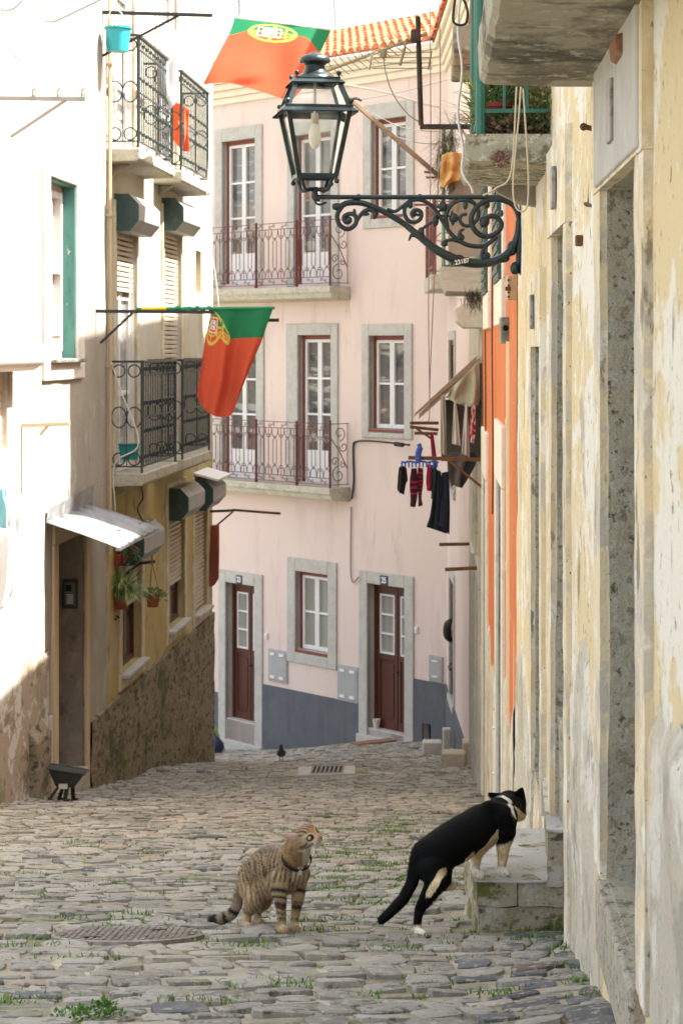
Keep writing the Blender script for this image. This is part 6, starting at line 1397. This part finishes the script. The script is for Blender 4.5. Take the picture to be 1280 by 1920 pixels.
    for k in range(90):  # along the foot of the walls
        Y = random.uniform(5, 20); pts.append((rx(Y)-random.uniform(.0, .06), Y, .6)) if k % 2 else pts.append((lx(Y+10)+random.uniform(.03, .1), Y+10, .7))
    for x, Y, k in pts:
        sx = random.uniform(.03, .10)*k; n = int(55*k)
        for _ in range(n):
            px, py = x+random.gauss(0, sx), Y+random.gauss(0, .022); z = ground(px, py)
            col = random.choice([(.09, .19, .03), (.13, .25, .04), (.07, .14, .025), (.17, .24, .06)])
            strap(g, (px, py, z-.004), (random.gauss(0, .8), random.gauss(0, .6), 1), random.uniform(.010, .032)*(.6+.5*k), .0055, col, .5, 2)
    obj("grass", g, leaf_m, kind='stuff', base=(0, 8, -2))
    b = Vector(W(178, 1912, 5.85)); b.z = ground(b.x, b.y); T = thing("weed", "leafy green weed sprouting from the cobbles at the bottom left", "weed", b); m = MB()
    for dx, dy, hh, n in ((-.03, 0, .012, 90), (.02, .02, .03, 110), (.05, 0, .015, 60), (-.06, .02, .01, 50), (-.09, 0, .008, 30)): leaves(m, b+Vector((dx, dy, hh)), (.035, .03, .016), n, .014, [(.09, .2, .03), (.13, .27, .05), (.06, .14, .025)], .5, 1.6)
    obj("foliage", m, leaf_m, T)
    m = MB()
    for dx in (-.03, .02, .05): m.tube([b+Vector((dx*.3, 0, 0)), b+Vector((dx, 0, .03))], .0025, 4, col=(.12, .2, .05))
    obj("stem", m, leaf_m, T)
on_ground()
# ================================================================== animals and the person: one continuous skin grown over tapered limbs
def blob_mesh(caps, voxel, smooth_it=4):
    mb = MB()
    for p, r, q, s_, *_ in caps:
        p, q = Vector(p), Vector(q); L_ = (q-p).length; n = max(2, int(L_/(min(r, s_)*.6))+1)
        mb.tube([p.lerp(q, i/n) for i in range(n+1)], [lerp(r, s_, i/n) for i in range(n+1)], 32) if L_ > 1e-5 else None
        mb.ball(p, r, 28); mb.ball(q, s_, 28)
    me = bpy.data.meshes.new("tmp"); me.from_pydata(mb.v, [], mb.f); o = bpy.data.objects.new("tmp", me); C.objects.link(o)
    m = o.modifiers.new("r", 'REMESH'); m.mode = 'VOXEL'; m.voxel_size = voxel; m.use_smooth_shade = True
    m2 = o.modifiers.new("s", 'SMOOTH'); m2.factor = .5; m2.iterations = smooth_it
    bpy.context.view_layer.update()
    em = o.evaluated_get(bpy.context.evaluated_depsgraph_get()).to_mesh()
    V = np.array([v.co[:] for v in em.vertices]); N = np.array([v.normal[:] for v in em.vertices]); Fc = [tuple(p.vertices) for p in em.polygons]
    bpy.data.objects.remove(o); bpy.data.meshes.remove(me)
    return V, N, Fc
def nearest_cap(V, caps):
    best = np.full(len(V), 9.); idx = np.zeros(len(V), int); tt = np.zeros(len(V))
    for k, (p, r, q, s_, *_) in enumerate(caps):
        p, q = np.array(p), np.array(q); d = q-p; L2 = max(1e-12, d@d); t = np.clip((V-p)@d/L2, 0, 1)
        dist = np.linalg.norm(V-(p+t[:, None]*d), axis=1)-(r+(s_-r)*t); m = dist < best; best[m] = dist[m]; idx[m] = k; tt[m] = t[m]
    return idx, tt
def topx(V): return 640+V[:, 0]/V[:, 1]*F, HZ-V[:, 2]/V[:, 1]*F
def nz3(V, sc, seed=0): return np.array([noise.noise(Vector((p[0]*sc[0]+seed, p[1]*sc[1], p[2]*sc[2]))) for p in V])
def mixc(a, b, t): t = np.clip(t, 0, 1)[:, None]; return a*(1-t)+b*t
fur_mat = lay("short cat fur", (1, 1, 1), attr=True, rough=.75, spec=.2, sheen=.25, bump=[(260, 3, .25, .003)])
fur_black = lay("glossy black fur", (1, 1, 1), attr=True, rough=.7, spec=.08, bump=[(260, 3, .25, .003)])
def furred(name, V, N, Fc, col, parent, flow, nfur, flen, wid=.0011, mat=None):
    mb = MB(); mb.v = [tuple(v) for v in V]; mb.f = list(Fc); mb.c = [tuple(c) for c in col]
    A = np.array([Fc[i][:3] for i in range(len(Fc))]); tri = V[A]; ar = np.linalg.norm(np.cross(tri[:, 1]-tri[:, 0], tri[:, 2]-tri[:, 0]), axis=1); ar /= ar.sum()
    pick = rng.choice(len(Fc), nfur, p=ar)
    for i in pick:
        f = Fc[i]; a, b = rng.random(), rng.random(); p = V[f[0]]*(1-a)*(1-b)+V[f[1 % len(f)]]*a*(1-b)+V[f[2 % len(f)]]*a*b+V[f[-1]]*(1-a)*b
        n = N[f[0]]; d = flow(p, f[0])+n*rng.uniform(.22, .5)+rng.normal(0, .18, 3); d /= np.linalg.norm(d); sd = np.cross(d, n); sd /= np.linalg.norm(sd)+1e-9
        L_ = flen*rng.uniform(.55, 1.25); c = tuple(np.array(col[f[0]])*rng.uniform(.75, 1.35)); k = len(mb.v)
        mb.v += [tuple(p-sd*wid-n*.001), tuple(p+sd*wid-n*.001), tuple(p+d*L_)]; mb.c += [c]*3; mb.f.append((k, k+1, k+2))
    return obj(name, mb, mat or fur_mat, parent, smooth=180)
def chain(cs, name):
    return [(W(a[0], a[1], a[2]), a[3]*a[2]/F, W(b[0], b[1], b[2]), b[3]*b[2]/F, name, i, len(cs)-1) for i, (a, b) in enumerate(zip(cs, cs[1:]))]
def ear(A, B, T, name, n=8, r0=.0078, r1=.0055):
    return [(A.lerp(B, i/n), r0, T.lerp((A.lerp(B, i/n)), .04), r1, name, i, n) for i in range(n+1)]
def paw_toes(px, py, Y, r, f):
    return []
def tabby():
    base = W(512, 1750, 8.08); base.z = ground(base.x, base.y)
    T = thing("tabby_cat", "brown tabby cat with black collar standing on the cobbles and looking up", "cat", base)
    caps = []
    caps += chain([(480, 1643, 8.27, 32), (506, 1625, 8.17, 37), (543, 1622, 8.06, 34)], "body")
    caps += chain([(506, 1655, 8.17, 31), (540, 1645, 8.05, 29)], "belly")
    caps += chain([(545, 1622, 8.05, 30), (561, 1638, 8.00, 21)], "body")
    caps += chain([(526, 1645, 7.99, 19), (525, 1678, 7.98, 13.5), (527, 1708, 7.98, 9), (529, 1736, 7.98, 7.6)], "fl")
    caps += chain([(529, 1740, 7.98, 8), (533, 1746, 7.93, 8.6)], "paw")
    caps += chain([(561, 1646, 8.05, 17), (559, 1680, 8.05, 12.5), (555, 1706, 8.05, 8.8), (551, 1732, 8.05, 7.5)], "fr")
    caps += chain([(551, 1736, 8.05, 8), (555, 1742.5, 8.0, 8.6)], "paw")
    caps += chain([(471, 1658, 8.24, 26), (478, 1686, 8.18, 19), (464, 1708, 8.25, 9.5), (462, 1733, 8.22, 7.6)], "hl")
    caps += chain([(462, 1736, 8.2, 8), (466, 1741, 8.14, 8.4)], "paw")
    caps += chain([(492, 1668, 8.36, 23), (496, 1688, 8.30, 15), (482, 1705, 8.38, 8.5), (483, 1724, 8.36, 7.2)], "hr")
    caps += chain([(483, 1728, 8.36, 7.5), (491, 1732.5, 8.29, 8)], "paw")
    caps += chain([(457, 1650, 8.33, 10), (448, 1678, 8.36, 9), (445, 1699, 8.36, 9.5), (435, 1715, 8.36, 10.5), (420, 1722, 8.36, 11), (404, 1724.5, 8.36, 10), (399, 1723.5, 8.36, 8)], "tail")
    caps += chain([(546, 1618, 8.05, 31), (557, 1596, 7.99, 25.5), (562, 1582, 7.95, 23)], "neck")
    f = Vector((.74, -.64, .17)).normalized(); l = Vector((.61, .66, .44)); l = (l-f*l.dot(f)).normalized(); u = l.cross(f)
    if u.z < 0: u = -u
    Wm = W(586.0, 1564.5, 7.90); H = Wm-f*.033-u*.002
    K = 1.10; hb = lambda a, b, c: H+(f*a+l*b+u*c)*K
    add = lambda p, r, q, s_, nm: caps.append((p, r*1.08, q, s_*1.08, nm, 0, 1))
    add(hb(-.012, -.007, -.010), .0385, hb(-.012, .007, -.010), .0385, "head"); add(hb(.008, -.007, .000), .0335, hb(.008, .007, .000), .0335, "head")
    for sx in (-1, 1):
        add(hb(-.012, sx*.030, -.022), .020, hb(-.004, sx*.024, -.030), .018, "head")
        add(hb(.006, sx*.018, -.014), .027, hb(.016, sx*.016, -.012), .022, "head"); add(hb(.043, sx*.0075, -.0195), .0125, hb(.038, sx*.012, -.021), .0115, "muzzle")
    add(hb(.022, 0, .006), .017, hb(.052, 0, -.011), .0085, "nosebridge"); add(hb(.040, 0, -.032), .011, hb(.028, 0, -.034), .016, "chin")
    caps += ear(hb(-.012, -.034, -.010), hb(-.014, -.030, .018), W(530, 1564, 7.97), "ear"); caps += ear(hb(-.016, .006, .026), hb(-.006, .032, .016), W(566, 1543.5, 7.97), "ear")
    V, N, Fc = blob_mesh(caps, .0032, 6); idx, tt = nearest_cap(V, caps); px, py = topx(V)
    nm = np.array([caps[k][4] for k in idx]); seg = np.array([caps[k][5] for k in idx])
    base_c = np.array((.205, .138, .068)); light = np.array((.40, .29, .155)); dark = np.array((.016, .011, .008)); och = np.array((.36, .19, .07)); wht = np.array((.62, .56, .45))
    col = np.tile(base_c, (len(V), 1)); n1 = nz3(V, (22, 22, 22)); n2 = nz3(V, (70, 70, 70), 5); n3 = nz3(V, (160, 160, 160), 9)
    col = mixc(col, light, .45*(n1 > -2)*np.clip((py-1600)/90, 0, .8)); col *= (1+.30*n2+.35*n3)[:, None]
    bod = np.isin(nm, ["body", "belly"]) | ((nm == "hl") & (seg < 2)) | ((nm == "hr") & (seg < 1)) | ((nm == "fl") & (seg < 1) & (tt < .5)) | ((nm == "fr") & (seg < 1) & (tt < .5))
    ph = (px*1.0+V[:, 1]*-60+(py-1600)*np.where(px < 500, -.28, .12))*.74+n1*4.2
    st = np.clip((np.sin(ph)-.05)*1.7, 0, 1)*np.clip(.80+.9*n2, .25, 1)*np.clip(1.25-(py-1585)/150, .45, 1)
    col[bod] = mixc(col[bod], dark*.7, st[bod]); col[bod] = mixc(col[bod], light, (np.clip(-np.sin(ph)-.35, 0, 1)*.55)[bod])
    spine = bod & (N[:, 2] > .75); col[spine] = mixc(col[spine], dark*2, np.full(spine.sum(), .45))
    for L_, bands in (("fl", ((1672, 4.5), (1685, 3), (1697, 4), (1703, 2.5), (1714, 2.2), (1724, 1.6))), ("fr", ((1668, 4), (1699, 5), (1690, 1.5), (1722, 1.5)))):
        m = np.isin(nm, [L_]) & (py > 1655); col[m] = mixc(col[m], light*.95, np.full(m.sum(), .5))
        for y0, hw in bands:
            w_ = np.exp(-((py+(px-540)*-.12+3*n1-y0)/hw)**2); col[m] = mixc(col[m], dark, (w_*1.15)[m])
    m = np.isin(nm, ["hl", "hr"]) & (seg >= 2); col[m] = mixc(col[m], light, np.full(m.sum(), .7))
    m = nm == "paw"; col[m] = mixc(col[m], light, np.full(m.sum(), .85))
    m = (nm == "paw") & (N[:, 1] < -.25) & (np.abs(((px-1.2)/3.3) % 1-.5) < .13); col[m] *= .35
    m = nm == "tail"; tl = seg+tt; gr = np.array((.20, .16, .115)); col[m] = mixc(col[m], gr, np.full(m.sum(), .6)); ring = np.clip(np.sin(tl*5.2+.6)*2.2-.4, 0, 1)*np.clip((tl-1.4)/.8, 0, 1); ring = np.maximum(ring, np.clip((tl-4.9)*4, 0, 1)); col[m] = mixc(col[m], dark*.5, ring[m])
    hd = np.isin(nm, ["head", "muzzle", "nosebridge", "chin", "ear"]); D = (V-np.array(H))/K; hf, hl_, hu = D@np.array(f), D@np.array(l), D@np.array(u)
    colh = np.tile(np.array((.27, .175, .085)), (len(V), 1))*(1+.3*n2+.3*n3)[:, None]
    topst = np.clip(np.sin(hl_*520)*1.8, 0, 1)*(hu > .018)*(hf > -.03); colh = mixc(colh, dark*1.1, topst*.95)
    al = np.abs(hl_); colh = mixc(colh, wht, np.exp(-((hf-.040)/.016)**2-((hu+.032)/.014)**2)*1.2); colh = mixc(colh, wht, np.clip((-hu-.022)/.012, 0, 1)*.75)
    colh = mixc(colh, och, np.exp(-((al-.004)/.010)**2)*np.clip((hf-.024)/.01, 0, 1)*(hu > -.016)*.9)
    for a0, b0, a1, b1 in ((.0275, .000, .046, -.020), (.020, -.020, .044, -.026)):
        d = np.array((a1-a0, b1-b0)); t = np.clip(((al-a0)*d[0]+(hu-b0)*d[1])/(d@d), 0, 1); ds = np.hypot(al-a0-t*d[0], hu-b0-t*d[1]); colh = mixc(colh, dark*1.6, np.exp(-(ds/.0032)**2)*(hf < .04)*.95)
    eyed = np.hypot(al-.0215, hu-.002); colh = mixc(colh, wht*.9, np.exp(-((eyed-.0150)/.003)**2)*(hf > 0)*.45); colh = mixc(colh, dark*.5, np.clip((.0118-eyed)/.002, 0, 1)*(hf > 0))
    nosed = np.hypot(hl_, hu+.011)+np.abs(hf-.052)*.5; colh = mixc(colh, np.array((.40, .14, .09)), np.clip((.0065-nosed)/.002, 0, 1)); lip = np.exp(-((hu+.0245+al*.15)/.0017)**2)*(hf > .030); colh = mixc(colh, dark, lip*.8)
    m = nm == "ear"; colh[m] = mixc(colh[m], np.array((.42, .30, .24)), np.full(m.sum(), .55)); col[hd] = colh[hd]
    m = nm == "neck"; col[m] = mixc(col[m], dark*2, (np.clip(np.sin(ph*.6+n1*3), 0, 1)*.5)[m]); col[m] = mixc(col[m], och*1.2, np.full(m.sum(), .18)); m = (nm == "neck") & (px > 566); col[m] = mixc(col[m], wht, np.clip((px[m]-564)/10, 0, .7))
    kk = ((nm == "neck") | bod) & (np.abs((py-1597)-(px-538)*1.05-9) < 3) & (px < 566); col[kk] = mixc(col[kk], och, np.full(kk.sum(), .5))
    tailv = np.array((-.6, .5, -.45)); 
    def flow(p, i):
        if nm[i] in ("fl", "fr", "hl", "hr") and p[2] < W(0, 1670, 8.1).z: return np.array((-.1, 0, -1.))
        if nm[i] == "tail": return np.array((-.8, .1, -.35))
        if hd[i]: return np.array(-f)*.9+np.array((0, 0, -.2))
        return tailv
    furred("body", V, N, Fc, np.clip(col, .004, 1), T, flow, 42000, .010, .0013)
    eye = lay("amber eye", (.50, .40, .06), rough=.08, spec=.8, coat=.8); pup = lay("black pupil", (.004, .004, .004), rough=.05, spec=.8)
    look = (f*.8+u*.35).normalized()
    for sx in (-1, 1):
        c = hb(.0295, sx*.0212, .002); m = MB(); m.ball(c, .0096, 16); e = obj("eye", m, eye, T, smooth=180)
        m = MB(); m.ball(c+(f*.9-l*sx*-.25+u*.1).normalized()*.0060, .0042, 10, (.8, .8, 1.1)); obj("pupil", m, pup, e, smooth=180)
    m = MB(); c = W(555.5, 1609, 8.0); ax = (H-W(546, 1628, 8.05)).normalized(); a = ax.orthogonal().normalized(); b = ax.cross(a); rows = []
    ringp = [(0.0555, -.008), (.0585, -.008), (.0585, .008), (.0555, .008)]
    for r_, h in ringp+[ringp[0]]: rows.append([c+(a*math.cos(t)+b*math.sin(t))*r_+ax*h for t in np.linspace(0, 2*math.pi, 41)])
    m.grid(rows); co = obj("collar", m, lay("black collar", (.01, .011, .012), rough=.6), T, smooth=50)
    m = MB(); p0 = W(562.5, 1627.5, 7.905); m.tube([p0+Vector((.006*math.cos(t), 0, .006*math.sin(t)-.004)) for t in np.linspace(0, 6.28, 11)[:-1]], .0012, 5, closed=True); m.lathe([(.0005, -.001), (.009, -.001), (.009, .001), (.0005, .001)], p0-EZ*.020, 12, ax=(.2, -1, .1)); obj("tag", m, lay("steel tag", (.6, .58, .55), rough=.25, metal=.9), co)
    m = MB()
    for sx in (-1, 1):
        for k in range(6):
            p = hb(.044, sx*.013, -.018-.002*(k % 3)); d = (l*sx+f*.25-u*(.45-.14*k)+Vector((0, 0, -.1))).normalized(); m.tube([p, p+d*.03, p+d*.055-EZ*.006], [.0006, .0004, .0002], 3)
    obj("whiskers", m, lay("white whisker", (.7, .68, .62)), T)
tabby()
def tuxedo():
    base = W(860, 1745, 8.0); base.z = ground(base.x, base.y)
    T = thing("black_white_cat", "black and white cat with front paws on the mossy doorstep and tail held low", "cat", base)
    caps = []
    caps += chain([(806, 1607, 7.98, 36), (848, 1582, 8.06, 40.5), (906, 1547, 8.16, 39), (934, 1532, 8.2, 33)], "body")
    caps += chain([(945, 1532, 8.14, 26), (950, 1560, 8.12, 17.5)], "shoulder"); caps += chain([(918, 1517, 8.14, 16), (932, 1521, 8.14, 17)], "body")
    caps += chain([(950, 1562, 8.12, 16), (943, 1586, 8.15, 13), (942, 1612, 8.18, 9), (939, 1629, 8.19, 7.6)], "fr")
    caps += chain([(939, 1632, 8.18, 7.8), (948, 1634.5, 8.15, 7.4)], "paw")
    caps += chain([(908, 1570, 8.22, 22), (893, 1600, 8.2, 12), (891, 1622, 8.17, 8.5), (892, 1634, 8.15, 7.8)], "fl")
    caps += chain([(893, 1637, 8.14, 7.8), (901, 1640, 8.11, 7.4)], "paw")
    caps += chain([(915, 1560, 8.2, 26), (932, 1556, 8.2, 24)], "chest")
    caps += chain([(938, 1523, 8.22, 29), (952, 1513, 8.3, 26)], "neck")
    caps += chain([(954, 1508, 8.32, 25.5), (963, 1509, 8.34, 24)], "head"); caps += chain([(968, 1520, 8.32, 17), (974, 1527, 8.34, 13)], "cheek"); caps += chain([(970, 1518, 8.38, 14), (976, 1520, 8.42, 11)], "muzzle")
    caps += ear(W(963, 1491, 8.31), W(983, 1503, 8.33), W(979, 1478, 8.30), "ear", 7); caps += ear(W(930, 1503, 8.31), W(943, 1491, 8.31), W(916, 1488, 8.29), "ear")
    caps += chain([(808, 1624, 7.95, 30), (818, 1654, 7.92, 20), (800, 1683, 7.95, 14), (787, 1704, 7.98, 10), (783, 1722, 7.96, 8), (782, 1740, 7.95, 7)], "hl")
    caps += chain([(783, 1746, 7.94, 7), (793, 1750, 7.9, 6.6)], "paw")
    caps += chain([(824, 1620, 8.06, 27), (832, 1646, 8.08, 15), (836, 1660, 8.1, 9)], "hr"); caps += chain([(836, 1660, 8.1, 8), (850, 1662, 8.08, 7)], "hpaw")
    caps += chain([(783, 1610, 7.97, 15), (773, 1655, 7.94, 11.5), (757, 1685, 7.92, 11), (735, 1708, 7.9, 10), (716, 1725, 7.88, 8.5)], "tail")
    V, N, Fc = blob_mesh(caps, .0034, 8); idx, tt = nearest_cap(V, caps); px, py = topx(V)
    nm = np.array([caps[k][4] for k in idx]); seg = np.array([caps[k][5] for k in idx]); n1 = nz3(V, (30, 30, 30)); n2 = nz3(V, (90, 90, 90), 5)
    blk = np.array((.0035, .004, .004)); crm = np.array((.74, .63, .41)); wht = np.array((.76, .71, .60)); och = np.array((.50, .34, .14))
    col = np.tile(blk, (len(V), 1))*(1+.5*n2)[:, None]
    cream = mixc(mixc(np.tile(crm, (len(V), 1)), och, .5*np.clip(n1+.3, 0, 1)), wht, np.clip((py-1612)/18, 0, 1)*np.isin(nm, ["fr", "fl", "paw"])); cream *= (1+.25*n2)[:, None]
    w_ = np.zeros(len(V)); J = n1*4
    m = (nm == "fr"); w_[m] = np.clip((py+(px-945)*.25+J-1580)/3, 0, 1)[m]
    m = (nm == "fl"); w_[m] = np.clip((py+J-1578-(905-px)*.5)/3, 0, 1)[m]
    m = np.isin(nm, ["paw", "hpaw"]); w_[m] = 1
    m = (nm == "chest") | (nm == "body"); bel = np.clip((-(N[:, 2])-.42+.4*n1)/.1, 0, 1)*(px > 872); w_[m] = np.maximum(w_, bel)[m]
    wedge = (px > 896) & (px < 938) & (py+J*.6 > 1547+(939-px)*1.3) & (py < 1625) & np.isin(nm, ["body", "chest", "fl"]) & (py > 1540); w_[wedge & (N[:, 2] < .35)] = 1
    m = (nm == "hl"); ds = np.hypot((px-(820-(py-1650)*.62))/8.0, np.where(np.abs(py-1655) < 22, 0, (np.abs(py-1655)-22)/5)); w_[m] = np.maximum(w_, np.clip((1.15-ds+.3*n1)*4, 0, 1)*(px > 798))[m]
    w_[m] = np.maximum(w_, np.clip((py+J-1734)/3, 0, 1))[m]
    pl = [(926, 1493), (941, 1491), (952, 1500), (960, 1515), (967, 1536)]
    ds = np.full(len(V), 99.)
    for (ax, ay), (bx, by) in zip(pl, pl[1:]):
        d = np.array((bx-ax, by-ay)); t = np.clip(((px-ax)*d[0]+(py-ay)*d[1])/(d@d), 0, 1); ds = np.minimum(ds, np.hypot(px-ax-t*d[0], py-ay-t*d[1]))
    m = np.isin(nm, ["neck", "body", "head", "shoulder"]); w_[m] = np.maximum(w_, np.clip((2.6+5*n1-ds)/1.2, 0, 1))[m]; cream = mixc(cream, wht, np.clip((5-ds)/2, 0, 1))
    m = np.isin(nm, ["cheek", "muzzle", "head", "neck"]); w_[m] = np.maximum(w_, np.clip(((py-1517)-(px-972)*.75+J*.5)/2, 0, 1)*(px > 964))[m]
    col = mixc(col, cream, w_)
    def flow(p, i):
        if nm[i] in ("fl", "fr", "hl", "hr", "paw"): return np.array((-.1, 0, -1.))
        if nm[i] == "tail": return np.array((-.7, -.1, -.7))
        return np.array((-.8, -.25, -.55))
    furred("body", V, N, Fc, np.clip(col, .004, 1), T, flow, 42000, .010, .0013, fur_black)
    m = MB()
    for k in range(5): p = W(982, 1522+k, 8.38); m.tube([p, p+Vector((.03, .02, .006-.006*k)), p+Vector((.055, .03, .004-.010*k))], [.0006, .0004, .0002], 3)
    obj("whiskers", m, lay("white whisker", (.7, .68, .62)), T)
tuxedo()
def person():
    hx = W(846.5, 1178, 32.3); base = Vector((hx.x+.15, hx.y, -5.3))
    T = thing("person", "dark haired person leaning out of the ground floor side window of the pink house", "person", base)
    P = lambda x, y, z: hx+Vector((x, y, z)); caps = []
    add = lambda p, r, q, s_: caps.append((P(*p), r, P(*q), s_, "b", 0, 1))
    add((0, 0, .03), .088, (0, -.012, 0), .085); add((0, -.03, -.05), .062, (0, -.04, -.085), .045); add((.0, -.085, .0), .016, (0, -.10, -.02), .014)
    add((.03, .02, -.1), .05, (.09, .03, -.2), .055); add((.10, -.16, -.26), .075, (.10, .20, -.26), .075); add((.12, 0, -.3), .15, (.18, .02, -.75), .14); add((.12, 0, -.3), .13, (.22, 0, -.9), .14)
    for sx in (-1, 1): add((.10, sx*.2, -.27), .06, (.05, sx*.24, -.52), .045); add((.05, sx*.24, -.52), .045, (-.02, sx*.10, -.60), .035); add((-.02, sx*.10, -.60), .035, (-.03, sx*.03, -.60), .03); add((0, -.01, .0), .02, (sx*.088, .0, -.01), .022)
    V, N, Fc = blob_mesh(caps, .012, 3); m = MB(); m.v = [tuple(v) for v in V]; m.f = Fc
    sk = np.array((.50, .27, .18)); cl = np.array((.06, .05, .06)); zc = V[:, 2]-hx.z; t = np.clip((-zc-.17)/.03, 0, 1); m.c = [tuple(c) for c in mixc(np.tile(sk, (len(V), 1)), cl, t)]
    obj("body", m, paint_m, T, smooth=180)
    h = MB(); hair = lay("dark hair", (.014, .010, .008), rough=.5)
    for k in range(36):
        a = lerp(.35, 2*math.pi-.35, k/35)-math.pi/2; d = Vector((math.cos(a), math.sin(a), 0)); h.tube(smoothline([P(0, .01, .125), P(d.x*.085, .01+d.y*.085, .08), P(d.x*.11, .01+d.y*.105, -.02), P(d.x*.10, .01+d.y*.095, -.13), P(d.x*.07+.02, .01+d.y*.06, -.2)], 4), [.012, .02, .024, .024, .024, .024, .024, .024, .024, .024, .024, .022, .02, .018, .016, .012, .006], 6)
    h.ball(P(0, .025, .05), .098, 14); obj("hair", h, hair, T, smooth=180)
    for sx in (-1, 1): e = MB(); e.ball(P(sx*.032, -.082, .02), .012, 8); obj("eye", e, lay("eye white dark", (.12, .10, .09), rough=.2), T)
    e = MB(); e.tube([P(-.022, -.083, -.052), P(0, -.09, -.05), P(.022, -.083, -.052)], .006, 6); obj("mouth", e, lay("lips", (.35, .10, .09)), T)
person()
